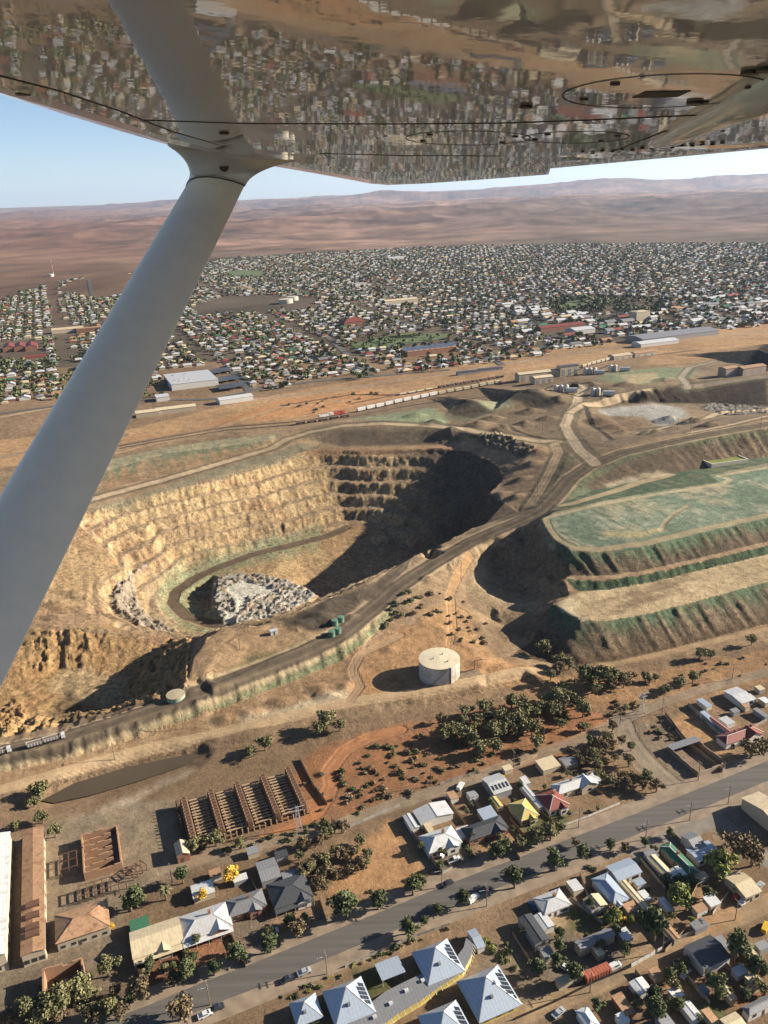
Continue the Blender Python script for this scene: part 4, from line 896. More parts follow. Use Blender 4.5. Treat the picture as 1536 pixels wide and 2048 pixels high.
# landmarks of the town
def big(px, py, w, d, h, kind, rm, wm, label, rot=0, cat='building', name='building', pitch=10, parts=None):
    o = G(px, py); t = empty(name, o, STREET+R(rot), label, cat)
    wall_mesh(kind, w, d, h, R(pitch), .3).build('wall', [WALLS[wm]], t); ro = roof_mesh(kind, w, d, h, R(pitch), .3, .3).build('roof', [ROOFS[rm]], t)
    if parts: parts(t, ro, w, d, h)
    return t
def roofbits(n, mat=roofG):
    def f(t, ro, w, d, h):
        for k in range(n):
            m = MB(); x = rng.uniform(-w*.4, w*.4); y = rng.uniform(-d*.4, d*.4); m.box(x-1.2, x+1.2, y-1, y+1, h, h+1.3); m.build('roof_plant_unit', [mat], ro)
    return f
big(382, 765, 62, 75, 8, 'fl', 'W', 'w', 'huge flat white-roofed store building beside the dark-roofed car park', parts=roofbits(9, roofW))
for i, (x, y) in enumerate(((424, 748), (446, 744), (438, 764), (462, 760), (452, 778), (476, 774))):
    o = G(x, y); t = empty('car_park_canopy', o, STREET, 'long charcoal shade canopy in the car park of the white store', 'canopy', 'car park canopies'); m = MB(); m.box(-11, 11, -14, 14, 3.4, 3.7); m.build('roof', [roofD], t)
    for px_ in (-9, 9):
        for py_ in (-12, 12): m = MB(); m.box(px_-.2, px_+.2, py_-.2, py_+.2, -.5, 3.4); m.build('post', [wallG], t)
for i, (x, y) in enumerate(((20, 700), (42, 699), (64, 698))): big(x, y, 20, 46, 7, 'gy', 'R', 'b', 'red gable-roofed hall, one of three side by side', pitch=22)['group'] = 'red halls'
big(70, 718, 36, 14, 5, 'gx', 'R', 'b', 'low red-roofed wing in front of the three red halls', pitch=15)
def saw(t, ro, w, d, h):
    for k in range(9):
        m = MB(); x = -w/2 + (k+.5)*w/9; m.add([(x-w/20, -d/2, h+.3), (x+w/30, -d/2, h+3), (x+w/30, d/2, h+3), (x-w/20, d/2, h+.3)], [(0, 1, 2, 3)]); m.build('sawtooth_light', [roofW], ro)
big(858, 706, 84, 26, 8, 'fl', 'T', 'b', 'long brick factory with sawtooth white roof lights', parts=saw)
big(1120, 660, 90, 20, 8, 'gx', 'R', 'b', 'long red-roofed brick hall beside the town centre', pitch=16); big(1278, 640, 30, 22, 16, 'hip', 'C', 'c', 'tall cream stone public building standing above the white roofs')
big(1345, 676, 150, 40, 8, 'gx', 'G', 'g', 'very long grey-roofed shed at the edge of the town centre', pitch=8); big(1310, 690, 70, 22, 6, 'gx', 'W', 'w', 'white-roofed depot in front of the long grey shed')
big(136, 664, 60, 22, 7, 'gx', 'C', 'c', 'cream school block with a long gable roof', pitch=14); big(178, 663, 46, 18, 8, 'fl', 'T', 'b', 'flat-topped brick block beside the cream school'); big(705, 650, 44, 30, 8, 'hip', 'R', 'b', 'dark red tiled school buildings among trees', pitch=24)
big(800, 607, 80, 24, 9, 'gx', 'C', 'c', 'cream long-roofed hospital block above the town'); big(470, 803, 42, 16, 6, 'gx', 'W', 'w', 'white steel shed beside the sandy railway land', rot=4); big(352, 823, 46, 14, 5.5, 'gx', 'C', 'c', 'cream shed at the foot of the store, behind the strut', rot=-2); big(295, 831, 26, 14, 5.5, 'gx', 'C', 'c', 'short cream shed next to the longer cream one', rot=-2); big(325, 800, 16, 18, 6, 'fl', 'W', 'w', 'small white flat-roofed office with white columns')
big(718, 575, 26, 18, 12, 'fl', 'W', 'w', 'white tower block near the water tanks'); big(790, 520, 60, 40, 9, 'gx', 'W', 'w', 'broad white-roofed hall on the far side of town'); big(1160, 665, 40, 30, 7, 'gx', 'W', 'w', 'white-roofed market hall behind the red brick hall')
grass = simple('irrigated_grass', (.075, .105, .03), .95, .2, .05)
for s, lb in (('455,546 470,543 520,543 530,548 515,556 465,557', 0), ('700,690 760,674 860,666 900,668 890,678 800,690 720,702', 1), ('1110,605 1200,596 1230,600 1200,610 1120,614', 2), ('768,672 830,664 850,670 790,680', 3)):
    m = MB(); v = [P(a, b) for a, b in seg(s)]; c = np.mean(v, 0); zz = max(gz(p[0], p[1]) for p in v)+.6; m.add([(p[0], p[1], zz) for p in v], [tuple(range(len(v)))]); tag(m.build('playing_field', [grass]), kind='structure')
tankm = simple('cream_tank_steel', (.52, .47, .36), .5, .1, .6, stain=(.40, .34, .25)); maststeel = simple('mast_paint', (.55, .12, .08), .5, .1, 3)
def tank(px, py, r, h, label, mat, rimm=None, name='water_tank', group=None, n=48):
    o = G(px, py); t = empty(name, o, 0, label, 'tank', group); m = MB(); rings = []
    m.tube([(0, 0, -.5), (0, 0, h)], r, n, cap=False); m.build('shell', [mat], t, False)
    m = MB(); m.add([(0, 0, h+r*.06)] + [(math.cos(2*math.pi*k/n)*(r+.12), math.sin(2*math.pi*k/n)*(r+.12), h) for k in range(n)] + [(math.cos(2*math.pi*k/n)*(r+.12), math.sin(2*math.pi*k/n)*(r+.12), h-.22) for k in range(n)], [(0, 1+k, 1+(k+1) % n) for k in range(n)] + [(1+k, 1+n+k, 1+n+(k+1) % n, 1+(k+1) % n) for k in range(n)]); m.build('roof', [rimm or mat], t)
    return t
tank(572, 606, 16, 9, 'pair-standing wide white water tank, the nearer one on the low rise', tankm); tank(585, 601, 14, 9, 'wide white water tank behind the nearer tank on the low rise', tankm); tank(102, 553, 11, 9, 'cream water tank on the bare hill beside the mast', tankm)
o = G(107, 549); t = empty('radio_mast', o, 0, 'tall red and white radio mast on the bare hill', 'mast')
for k in range(6): m = MB(); m.bar((0, 0, k*11-1), (0, 0, k*11+10), 1.6-.2*k); m.build('mast_section', [maststeel if k % 2 else wallW], t)
# ================================================================ THE SUBURB BELOW: main road, houses, sheds, ruins
def axes(px, py):
    p = P(px, py); e = 1.0
    def prj(q): v = np.asarray(q)-CAM; k = v@fwd; return np.array([768+FPX*(v@rgt)/k, 1024-FPX*(v@upv)/k])
    o = prj(p); return prj(p+np.array([ca, sa, 0]))-o, prj(p+np.array([-sa, ca, 0]))-o, prj(p+np.array([0, 0, 1.0]))-o
def bb(x0, y0, x1, y1, h, kind, rm, wm, label, cat='house', name='house', pitch=20, ev=.4, rot=0, **k):
    """a building whose roof fills this box of the photograph: plan solved on the street grid"""
    cx, cy = (x0+x1)/2, (y0+y1)/2; s_, t_, z_ = axes(cx, cy)
    rh = 1.6 if kind not in ('fl', 'sk') else .4; tot = rh*.3*abs(z_[1])
    A = np.array([[abs(s_[0]), abs(t_[0])], [abs(s_[1]), abs(t_[1])]]); w, d = np.linalg.solve(A, [x1-x0, max(6, y1-y0-tot)])
    w = max(2.2, w*1.08-2*ev); d = max(2.0, d*1.08-2*ev)
    p = P(cx, cy + 0, h*.75); px, py = cx, cy
    return house(px, py, w, d, h, kind, rm, wm, label, cat, name, pitch, ev, rot, **k)
SH = dict(cat='shed', name='shed', wins=0, ev=.2)
# --- north side of the main road, west to east
bb(262, 1830, 362, 1912, 3.2, 'gx', 'C', 'c', 'cream-roofed house with a small front gable beside the dark tree', extra=gb(.1, .3), verandah=2.2)
bb(260, 1832, 298, 1868, 2.6, 'sk', 'N', 'c', 'small green-roofed lean-to behind the cream-roofed house', pitch=6, **SH)
bb(358, 1800, 460, 1878, 3.3, 'hip', 'W', 'b', 'white hip-roofed house with projecting front wing and red paved yard', extra=gb(.24, .42), verandah=2.2, chim=1)
bb(382, 1757, 428, 1796, 2.8, 'gx', 'W', 'c', 'white-roofed shed between two golden trees', pitch=10, **SH)
bb(450, 1775, 530, 1832, 3.2, 'hip', 'G', 'b', 'grey hip-roofed house next to the yellow tree', extra=gb(.2, .36), chim=1)
bb(512, 1713, 560, 1762, 2.9, 'gx', 'G', 'g', 'grey corrugated garage behind the dark-roofed house', pitch=10, skl=0, **SH)
bb(549, 1698, 576, 1717, 2.4, 'sk', 'D', 'g', 'little dark lean-to at the back lane by the scrub', pitch=5, **SH)
bb(535, 1742, 622, 1812, 3.2, 'hip', 'D', 'w', 'charcoal hip-roofed house beside the dense scrub', extra=gb(.26, .4), chim=0, verandah=2)
bb(564, 1733, 610, 1762, 2.6, 'sk', 'G', 'w', 'pale grey rear lean-to of the charcoal house by the scrub', pitch=5, **SH)
bb(835, 1594, 897, 1650, 3.2, 'gx', 'W', 'w', 'long white-roofed shed with a dark strip of solar panels', pitch=10, rot=90, **{**SH, 'ev': .3})
bb(806, 1625, 838, 1658, 2.6, 'gy', 'W', 'w', 'small bluish white shed beside the empty red block', pitch=10, **SH)
bb(845, 1640, 867, 1664, 2.4, 'fl', 'C', 'c', 'cream box shed behind the white cross-roofed house', **SH)
bb(840, 1648, 921, 1702, 3.2, 'hip', 'W', 'w', 'white cross-roofed house with two cars in its yard', extra=gb(.2, .4), pitch=24, chim=1)
bb(925, 1628, 1014, 1678, 3.2, 'hip', 'D', 'b', 'black-roofed house with cream front gable near the pool', extra=gb(.26, .36), pitch=25)
bb(912, 1650, 946, 1675, 2.5, 'fl', 'W', 'w', 'flat white carport next to the black-roofed house', **SH)
bb(955, 1612, 995, 1640, 2.6, 'sk', 'B', 'c', 'pale blue lean-to behind the black-roofed house', pitch=5, **SH)
bb(965, 1544, 1022, 1586, 3.4, 'gx', 'W', 'g', 'grey workshop with a row of dark skylights on the back lane', pitch=14, skl=5, **{**SH, 'ev': .3})
bb(982, 1590, 1003, 1614, 2.3, 'gy', 'Y', 'c', 'tiny yellow garden shed by the back lawn', pitch=14, **SH)
bb(1018, 1594, 1076, 1638, 3.2, 'hip', 'Y', 'c', 'yellow hip-roofed house with front gable', extra=gb(.1, .4), pitch=24)
bb(1040, 1566, 1086, 1614, 2.7, 'gy', 'W', 'w', 'long white shed squeezed between yellow and red roofs', pitch=7, **SH)
bb(1074, 1574, 1137, 1618, 3.2, 'hip', 'R', 'w', 'dark red hip-roofed house with white edging and a lawn', extra=gb(.18, .42), pitch=25, chim=1)
bb(1104, 1540, 1200, 1586, 3.2, 'hip', 'W', 'c', 'creamy white house of several gables beside the tall scrub', extra=gb(.2, .4), pitch=24, chim=2)
bb(1072, 1512, 1120, 1540, 2.6, 'sk', 'C', 'c', 'cream backyard shed on the back lane', pitch=5, **SH)
bb(1118, 1508, 1156, 1532, 2.5, 'gx', 'G', 'c', 'grey backyard shed next to the cream one', pitch=10, **SH)
bb(348, 1678, 378, 1712, 3.4, 'gy', 'C', 'b', 'lone small brick hut with a cream roof by the iron ruin', 'hut', 'hut', pitch=28, ev=.25, wins=1)
bb(113, 1795, 214, 1880, 4.2, 'hip', 'T', 'c', 'tan hip-roofed stone office with roof vents', pitch=18, chim=0, wins=5)
# far right, north of the road
bb(1449, 1373, 1508, 1406, 3.0, 'gx', 'W', 'w', 'bright white-roofed house behind the red-roofed one', pitch=8)
bb(1394, 1396, 1424, 1414, 2.5, 'fl', 'B', 'w', 'small pale shed near the long yard wall', **SH)
bb(1436, 1446, 1524, 1486, 3.2, 'hip', 'R', 'w', 'crimson hip-roofed house with white trim beside the bare yards', extra=gb(.24, .42), pitch=25, chim=2)
bb(1428, 1436, 1466, 1470, 2.8, 'gy', 'R', 'w', 'narrow red-roofed wing of the crimson house', pitch=10, **SH)
bb(1438, 1432, 1470, 1450, 2.4, 'fl', 'W', 'w', 'white patio roof behind the crimson house', **SH)
bb(1508, 1416, 1536, 1434, 2.5, 'fl', 'G', 'g', 'grey flat shed by the crimson house fence', **SH)
bb(1404, 1424, 1434, 1446, 2.4, 'sk', 'B', 'w', 'blue-roofed lean-to against the long yard wall', pitch=6, **SH)
bb(1487, 1580, 1600, 1660, 5.0, 'gx', 'C', 'c', 'large cream-roofed hall at the road corner', 'hall', 'hall', pitch=14, wins=4)
# south side
bb(1069, 1775, 1140, 1826, 3.2, 'hip', 'W', 'w', 'square white-roofed house with a paved courtyard', pitch=16, chim=1)
bb(1065, 1822, 1108, 1860, 2.7, 'gy', 'W', 'w', 'white garage next to the square white house', pitch=8, **SH)
bb(1037, 1826, 1096, 1886, 3.2, 'gy', 'D', 'g', 'long dark-roofed shed with one pale slope', pitch=10, **SH)
bb(1167, 1784, 1215, 1820, 2.8, 'gy', 'C', 'w', 'striped tan outbuilding beside the blue-white house', pitch=18, **SH)
bb(1185, 1744, 1256, 1806, 3.3, 'hip', 'B', 'w', 'blue-white house with a little pyramid turret', pitch=20, extra=gb(-.2, .34))
bb(1214, 1714, 1282, 1760, 3.2, 'gx', 'B', 'w', 'blue-white gabled house touching its turreted neighbour', pitch=12)
bb(1266, 1754, 1292, 1772, 2.4, 'fl', 'B', 'w', 'little blue-roofed shed in the vegetable garden', **SH)
bb(1242, 1758, 1314, 1840, 2.8, 'gy', 'C', 'c', 'very long narrow cream shed running back from the road', pitch=9, **{**SH, 'rot': 0})
bb(1295, 1708, 1345, 1752, 3.2, 'gy', 'C', 'c', 'cream gabled house beside the green roof', pitch=16)
bb(1332, 1728, 1386, 1764, 3.0, 'gy', 'W', 'w', 'white twin-gabled rear wing behind the cream gabled house', pitch=12, **SH)
bb(1288, 1698, 1318, 1718, 2.6, 'sk', 'G', 'w', 'grey porch roof near the front hedge', pitch=5, **SH)
bb(1322, 1684, 1396, 1748, 3.4, 'hip', 'N', 'c', 'green hip-roofed house with a white roof vent', pitch=20, chim=1)
bb(1362, 1660, 1412, 1698, 3.2, 'gx', 'G', 'w', 'grey house with a white front slope by the road bend', pitch=22)
bb(1374, 1680, 1440, 1722, 3.0, 'gx', 'B', 'w', 'pale skillion extension behind the grey road-bend house', pitch=6)
bb(1450, 1738, 1521, 1792, 3.4, 'gx', 'C', 'c', 'cream long-roofed house with a red car at its wall', pitch=12)
bb(1152, 1854, 1228, 1898, 3.4, 'gx', 'G', 'c', 'grey gabled garage with a cream end wall', pitch=20, **SH)
bb(1180, 1884, 1210, 1912, 2.6, 'fl', 'C', 'c', 'cream box annex at the end of the grey garage', **SH)
bb(1314, 1832, 1358, 1878, 2.7, 'gy', 'T', 'c', 'tan roofed shed backing on the lane by the cypress', pitch=8, **SH)
bb(1380, 1836, 1416, 1860, 2.5, 'sk', 'G', 'g', 'pale grey lane shed beside the timber yard', pitch=5, **SH)
bb(1319, 1794, 1346, 1822, 2.4, 'gy', 'W', 'w', 'small white shed under the big lime-green tree', pitch=10, **SH)
bb(1112, 1936, 1166, 1970, 2.7, 'gx', 'C', 'c', 'cream lane-side garage overgrown by a dark tree', pitch=8, **SH)
bb(1371, 1868, 1458, 1934, 3.6, 'gx', 'D', 'w', 'big dark-roofed white-walled shed south of the lane', pitch=14, **SH)
bb(1259, 1952, 1303, 1990, 2.6, 'gy', 'W', 'w', 'narrow white-roofed shed across the lane', pitch=8, **SH)
bb(1224, 1984, 1270, 2030, 2.6, 'fl', 'T', 'b', 'open rusty flat-roofed shed with a long shadow', **SH)
bb(1361, 2000, 1403, 2040, 2.6, 'gy', 'W', 'w', 'clean white shed beside the small lawn', pitch=6, **SH)
bb(1152, 2010, 1200, 2060, 3.0, 'hip', 'W', 'w', 'white hip-roofed house at the near end of the lane', pitch=18)
bb(1441, 2022, 1492, 2064, 3.0, 'gx', 'C', 'c', 'cream house beside the small lawn south of the lane', pitch=14)
bb(1487, 1978, 1570, 2030, 3.2, 'hip', 'G', 'w', 'large grey hip-roofed house south of the lane', pitch=20)
bb(1297, 1932, 1328, 1958, 2.4, 'fl', 'T', 'c', 'little walled hut beside the bare red yard', **SH)
bb(1396, 1968, 1420, 1988, 2.3, 'sk', 'G', 'g', 'tiny grey shed by the dark yard tree', pitch=5, **SH)
bb(1447, 1973, 1468, 1998, 2.4, 'gy', 'C', 'c', 'tiny cream shed on red earth', pitch=10, **SH)
bb(1486, 1888, 1521, 1922, 2.6, 'sk', 'C', 'c', 'tan sheet-iron shed beside the scrap yard', pitch=6, **SH)
# --- care home: pyramid roofs joined by a low curved grey roof
solar = simple('solar_panel', (.018, .02, .028), .25, .15, 5, spec=.6); panelframe = simple('panel_frame', (.5, .5, .5), .4, .05, 4)
yell = simple('yellow_render', (.55, .42, .12), .8, .1, 3)
def pyramid(cx, cy, half, h, rise, label, panels=True, rot=0, sub=None):
    o = at_roof(cx, cy, h+rise*.35); t = empty('care_home_pavilion', o, STREET+R(rot), label, 'pavilion')
    m = MB(); m.box(-half+.7, half-.7, -half+.7, half-.7, -.5, h-.2); m.build('wall', [yell], t)
    a = half+.4; m = MB(); m.add([(-a,-a,h),(a,-a,h),(a,a,h),(-a,a,h),(0,a*.25,h+rise),(-a,-a,h-.3),(a,-a,h-.3),(a,a,h-.3),(-a,a,h-.3)], [(0,1,4),(1,2,4),(2,3,4),(3,0,4),(0,5,6,1),(1,6,7,2),(2,7,8,3),(3,8,5,0),(8,7,6,5)]); ro = m.build('roof', [roofB], t)
    if panels:
        # rows of solar modules on the sunny east face
        A, B, T = Vector((a,-a,h)), Vector((a,a,h)), Vector((0,a*.25,h+rise)); nrm = (B-A).cross(T-A).normalized(); e1 = (B-A).normalized(); e2 = nrm.cross(e1).normalized(); e2 = e2 if e2.z > 0 else -e2
        if nrm.x < 0: nrm = -nrm
        c0 = (A+B)/2; H_ = (T-A).dot(e2)
        for r_ in range(7):
            v = .7 + r_*1.1
            if v+1 > H_*.86: break
            f = 1-(v+1.0)/H_; wl_ = (B-A).length*f*.47
            for q in range(-10, 11):
                u = q*1.55 - .65
                if u < -wl_ or u+1.3 > wl_: continue
                if (r_ in (3, 4) and abs(u) < 1.6): continue
                p = c0 + e1*u + e2*v + nrm*.1; mm = MB(); mm.add([p, p+e1*1.3, p+e1*1.3+e2*.88, p+e2*.88] + [x_-nrm*.06 for x_ in (p, p+e1*1.3, p+e1*1.3+e2*.88, p+e2*.88)], [(0,1,2,3),(0,4,5,1),(1,5,6,2),(2,6,7,3),(3,7,4,0)])
                mm.build('solar_panel', [solar], ro)
    m = MB(); m.box(-1.2, -.4, -half*.5, -half*.5+.8, h+.5, h+rise*.45+1.0); m.build('roof_vent', [roofG], ro)
    m = MB()
    for cxx, cyy in ((-a,-a),(a,-a),(a,a),(-a,a)): m.bar((cxx, cyy, h+.03), (0, a*.25, h+rise+.03), .28, .08)
    m.build('ridge_cap', [roofW], ro)
    for k in range(3): m = MB(); x = (k-1)*half*.6; m.box(x-.8, x+.8, -half+.62, -half+.75, .9, 2.2); m.build('window', [glass], t)
    for k in range(3): m = MB(); y = (k-1)*half*.6; m.box(half-.75, half-.62, y-.8, y+.8, .9, 2.2); m.build('window', [glass], t)
    return t
pyramid(697, 1996, 6.0, 3.4, 4.4, 'blue-white pyramid roof with solar panels nearest the small grey pavilion')
pyramid(876, 1916, 6.0, 3.4, 4.4, 'blue-white pyramid roof with solar panels beside the garden shade canopy')
pyramid(978, 1978, 6.9, 3.4, 4.8, 'blue-white pyramid roof with solar panels next to the lime driveway')
pyramid(893, 2046, 6.0, 3.4, 4.4, 'blue-white pyramid roof with solar panels in front of the curved grey roof')
pyramid(612, 2016, 3.8, 3.2, 2.2, 'small grey-white pavilion with a single pale hip', panels=False)
o = at_roof(800, 2002, 3); t = empty('curved_link_building', o, STREET, 'long low curved grey flat roof joining the pyramid pavilions', 'building')
cpts = [(-17, -1.5), (-10, 2.0), (-2, 4.5), (6, 5.2), (14, 5.6), (22, 5.6), (27, 8.5), (29.5, 11.5)]; wd = [6, 7.5, 8, 7.5, 6, 4.5, 3.5, 3.2]
m = MB(); m2 = MB(); L = [(x-.3*0, y-w_/1, 3.3) for (x, y), w_ in zip(cpts, wd)]; U = [(x-1.0, y, 3.3) for (x, y) in cpts]; n = len(L)
m.add(L+U+[(x, y, 3.0) for x, y, z in L+U], [(i, i+1, n+i+1, n+i) for i in range(n-1)] + [(i, 2*n+i, 2*n+i+1, i+1) for i in range(n-1)] + [(n+i, n+i+1, 3*n+i+1, 3*n+i) for i in range(n-1)] + [(0, n, 3*n, 2*n), (n-1, 3*n-1, 4*n-1, 2*n-1)]); ro = m.build('roof', [roofG], t)
m2.add([(x, y+.3, -.5) for x, y, z in L]+[(x, y-.3, -.5) for x, y, z in U]+[(x, y+.3, 3.0) for x, y, z in L]+[(x, y-.3, 3.0) for x, y, z in U], [(i, i+1, 2*n+i+1, 2*n+i) for i in range(n-1)] + [(n+i+1, n+i, 3*n+i, 3*n+i+1) for i in range(n-1)] + [(0, 2*n, 3*n, n), (n-1, 2*n-1, 4*n-1, 3*n-1)]); m2.build('wall', [yell], t)
for x, y in ((-9, -2), (-3, 0), (3, 2), (9, 3), (15, 3.6)): m = MB(); m.box(x-.6, x+.6, y-.5, y+.5, 3.3, 3.95); m.build('roof_vent', [roofW], ro)
for k in range(26):
    f = k/25*(n-1.001); i = int(f); g = f-i; x = L[i][0]*(1-g)+L[i+1][0]*g; y = L[i][1]*(1-g)+L[i+1][1]*g; m = MB(); m.bar((x, y-1.6, 2.9), (x, y+.2, 3.1), .18, .25); m.build('pergola_slat', [trim], ro)
t = bb(935, 1855, 970, 1896, 2.7, 'gx', 'B', 'w', 'blue-roofed garden pavilion open on one side', 'pavilion', 'garden_pavilion', pitch=12, ev=.3, wins=0)
o = at_roof(780, 1936, 3); t = empty('shade_canopy', o, STREET, 'blue-grey shade canopy on posts in the green courtyard', 'canopy'); m = MB(); m.box(-4, 4, -3.2, 3.2, 2.9, 3.05); m.build('canopy_sheet', [roofB], t)
for x in (-3.6, 3.6):
    for y in (-2.9, 2.9): m = MB(); m.box(x-.1, x+.1, y-.1, y+.1, -.3, 2.9); m.build('post', [trim], t)
# --- old works at the lower left: long buildings and roofless ruins
rust = simple('rusty_steel', (.13, .062, .035), .8, .3, 2.5); timber = simple('grey_timber', (.36, .25, .15), .85, .2, 3); ruinw = simple('ruin_brick', (.33, .19, .11), .9, .25, 2)
def longb(px, py, w, d, h, kind, rm, wm, label, rot=0, pitch=10, monitor=True):
    o = at_roof(px, py, h); t = empty('works_building', o, STREET+R(rot), label, 'building'); wall_mesh(kind, w, d, h, R(pitch), .3).build('wall', [WALLS[wm]], t); ro = roof_mesh(kind, w, d, h, R(pitch), .3).build('roof', [ROOFS[rm]], t); rh = ridge_h(kind, w, d, R(pitch), .3)
    for k in range(int(d/6)):
        y = -d/2+3+k*6; m = MB(); m.box(w/2-.06, w/2+.08, y-.9, y+.9, 1.2, 2.8); m.build('window', [glass], t)
        m = MB(); m.bar((-w/2-.3, y, h+.06), (w/2+.3, y, h+.06) if kind == 'fl' else (0, y, h+rh+.05), .16, .08); m.build('roof_batten', [ROOFS[rm]], ro)
    for k in range(3): x = -w/2+(k+.5)*w/3; m = MB(); m.box(x-.8, x+.8, -d/2-.08, -d/2+.06, 1, 2.6); m.build('window', [glass], t)
    return t
t = longb(-38, 1790, 17, 58, 7.5, 'gy', 'W', 'c', 'long white-roofed works shed with buttressed brick side', pitch=12)
t = longb(66, 1770, 7.0, 60, 5.2, 'gy', 'T', 'c', 'long narrow tan-roofed works building in ruin at one end', pitch=8)
for k, y in enumerate((-20, -15, -10, -23)):
    m = MB(); m.box(-2.2, 2.2, y-1.2, y+1.2, 5.3, 6.5); m.build('roof_gap_cover', [rust], t)
def walls_ruin(px, py, w, d, h, label, inner=(), th=.5, mat=ruinw, cat='ruin'):
    o = at_roof(px, py, h*.5); t = empty('roofless_ruin', o, STREET, label, cat)
    for x0, x1, y0, y1 in ((-w/2, w/2, -d/2, -d/2+th), (-w/2, w/2, d/2-th, d/2), (-w/2, -w/2+th, -d/2+th, d/2-th), (w/2-th, w/2, -d/2+th, d/2-th), *inner):
        n = max(2, int(max(x1-x0, y1-y0)/2.5)); m = MB()
        for i in range(n):
            hh = h*rng.uniform(.72, 1.0)
            if x1-x0 > y1-y0: m.box(x0+(x1-x0)*i/n, x0+(x1-x0)*(i+1)/n+.01, y0, y1, -.5, hh)
            else: m.box(x0, x1, y0+(y1-y0)*i/n, y0+(y1-y0)*(i+1)/n+.01, -.5, hh)
        m.build('wall', [mat], t)
    return t
walls_ruin(203, 1703, 13.5, 21, 4.0, 'roofless brick workshop with rows of inner walls', [(-6, 4, y, y+.5) for y in (-7, -3.5, 0, 3.5, 7)])
walls_ruin(128, 1962, 12, 10, 5.5, 'tall roofless red brick shell with one high gable end', [(-6, -5.4, -5, 5)])
# fallen steel roof frames
def frame(px, py, w, d, h, nx, ny, label, rot=0):
    o = at_roof(px, py, 0); t = empty('steel_frame', o, STREET+R(rot), label, 'frame')
    for i in range(nx+1):
        x = -w/2+w*i/nx; m = MB(); m.bar((x, -d/2, h), (x, d/2, h), .28, .35); m.build('rafter', [rust], t)
        for y in (-d/2, d/2): m = MB(); m.bar((x, y, -.4), (x, y, h), .3); m.build('post', [rust], t)
    for j in range(ny+1): y = -d/2+d*j/ny; m = MB(); m.bar((-w/2, y, h+.25), (w/2, y, h+.25), .22, .22); m.build('purlin', [rust], t)
    return t
frame(140, 1735, 6, 8, 3.4, 2, 2, 'bare rusty steel frame beside the roofless workshop'); frame(207, 1782, 16, 5, 3, 6, 1, 'low rusty steel frame of six bays on the gravel'); frame(275, 1745, 6, 4, 2.4, 3, 1, 'collapsed heap of rusty beams next to the steel frame', 30)
# the great ruin: rows of ore-bin walls with timber grids between
o = at_roof(487, 1612, 2); t = empty('ore_bin_ruin', o, STREET+R(0), 'great roofless ruin with rows of rusty walls and timber grids', 'ruin')
RW, RD = 50, 25
for i in range(5):
    x = -RW/2 + 3 + i*(RW-6)/4; m = MB(); m.box(x-.9, x+.9, -RD/2, RD/2, -.4, 4.6); m.build('bin_wall', [rust], t)
    for k in range(13): y = -RD/2+1+k*(RD-2)/12; m = MB(); m.bar((x-1.7, y, -.3), (x-.95, y, 5.2), .35); m.bar((x+1.7, y, -.3), (x+.95, y, 5.2), .35); m.build('buttress', [timber], t)
for i in range(4):
    x0 = -RW/2+3+i*(RW-6)/4+2; x1 = x0+(RW-6)/4-4
    for k in range(14): y = -RD/2+.8+k*(RD-1.6)/13; m = MB(); m.bar((x0, y, 2.4+rng.uniform(-.2, .2)), (x1, y, 2.4+rng.uniform(-.2, .2)), .7, .3); m.build('floor_beam', [timber], t)
    for k in range(3): x = x0+(k+.5)*(x1-x0)/3; m = MB(); m.bar((x, -RD/2+.5, 2.0), (x, RD/2-.5, 2.0), .3, .35); m.build('joist', [timber], t)
for k in range(22):
    x = -RW/2+1+k*(RW-2)/21; m = MB(); m.bar((x, -RD/2-.6, -.4), (x, -RD/2-.6, 2.6+rng.uniform(-.8, .6)), .5); m.build('stub_post', [timber], t)
for k in range(12): y = -RD/2+k*RD/11; m = MB(); m.bar((-RW/2, y, -.4), (-RW/2, y, 3.5+rng.uniform(-.6, .8)), .4); m.build('stub_post', [rust], t)
# roofless compound at the corner
t = walls_ruin(1392, 1512, 15, 19, 2.8, 'roofless walled compound full of rubble with one iron-roofed side', th=.35, mat=wallS); m = MB(); m.add([(-7.8, 5.5, 3.1), (8, 5.5, 3.1), (8, 9.8, 2.6), (-7.8, 9.8, 2.6)], [(0, 1, 2, 3)]); m.build('lean_to_roof', [roofG], t)
# --- main road: sealed carriageway with kerb lines
ml = [Vector((*P(a, b)[:2], 0)) for a, b in seg('-80,2180 100,2112 300,2036 420,1985 512,1950 640,1897 768,1845 900,1790 1024,1742 1150,1695 1280,1645 1400,1597 1536,1541 1700,1478')]
def ribbon(ln, wd, z, mat, name, kind='structure', off=0.0):
    m = MB(); L = []; Rr = []
    for i, p in enumerate(ln):
        d = (ln[min(i+1, len(ln)-1)]-ln[max(i-1, 0)]).normalized(); n = Vector((d.y, -d.x, 0)); L.append(p+n*(off-wd/2)+Vector((0, 0, z))); Rr.append(p+n*(off+wd/2)+Vector((0, 0, z)))
    for i in range(len(ln)-1): m.add([L[i], Rr[i], Rr[i+1], L[i+1]], [(0, 1, 2, 3)])
    return tag(m.build(name, [mat]), kind=kind)
ms, n_, b_ = nodes('road_seal'); Lk = n_.links; gq = n_.nodes.new('ShaderNodeNewGeometry'); mpq = n_.nodes.new('ShaderNodeMapping'); mpq.inputs['Rotation'].default_value = (0, 0, -STREET); mpq.inputs['Scale'].default_value = (.012, .55, 1)
q1 = n_.nodes.new('ShaderNodeTexNoise'); q1.inputs['Scale'].default_value = 1; q1.inputs['Detail'].default_value = 7; Lk.new(gq.outputs['Position'], mpq.inputs['Vector']); Lk.new(mpq.outputs[0], q1.inputs['Vector'])
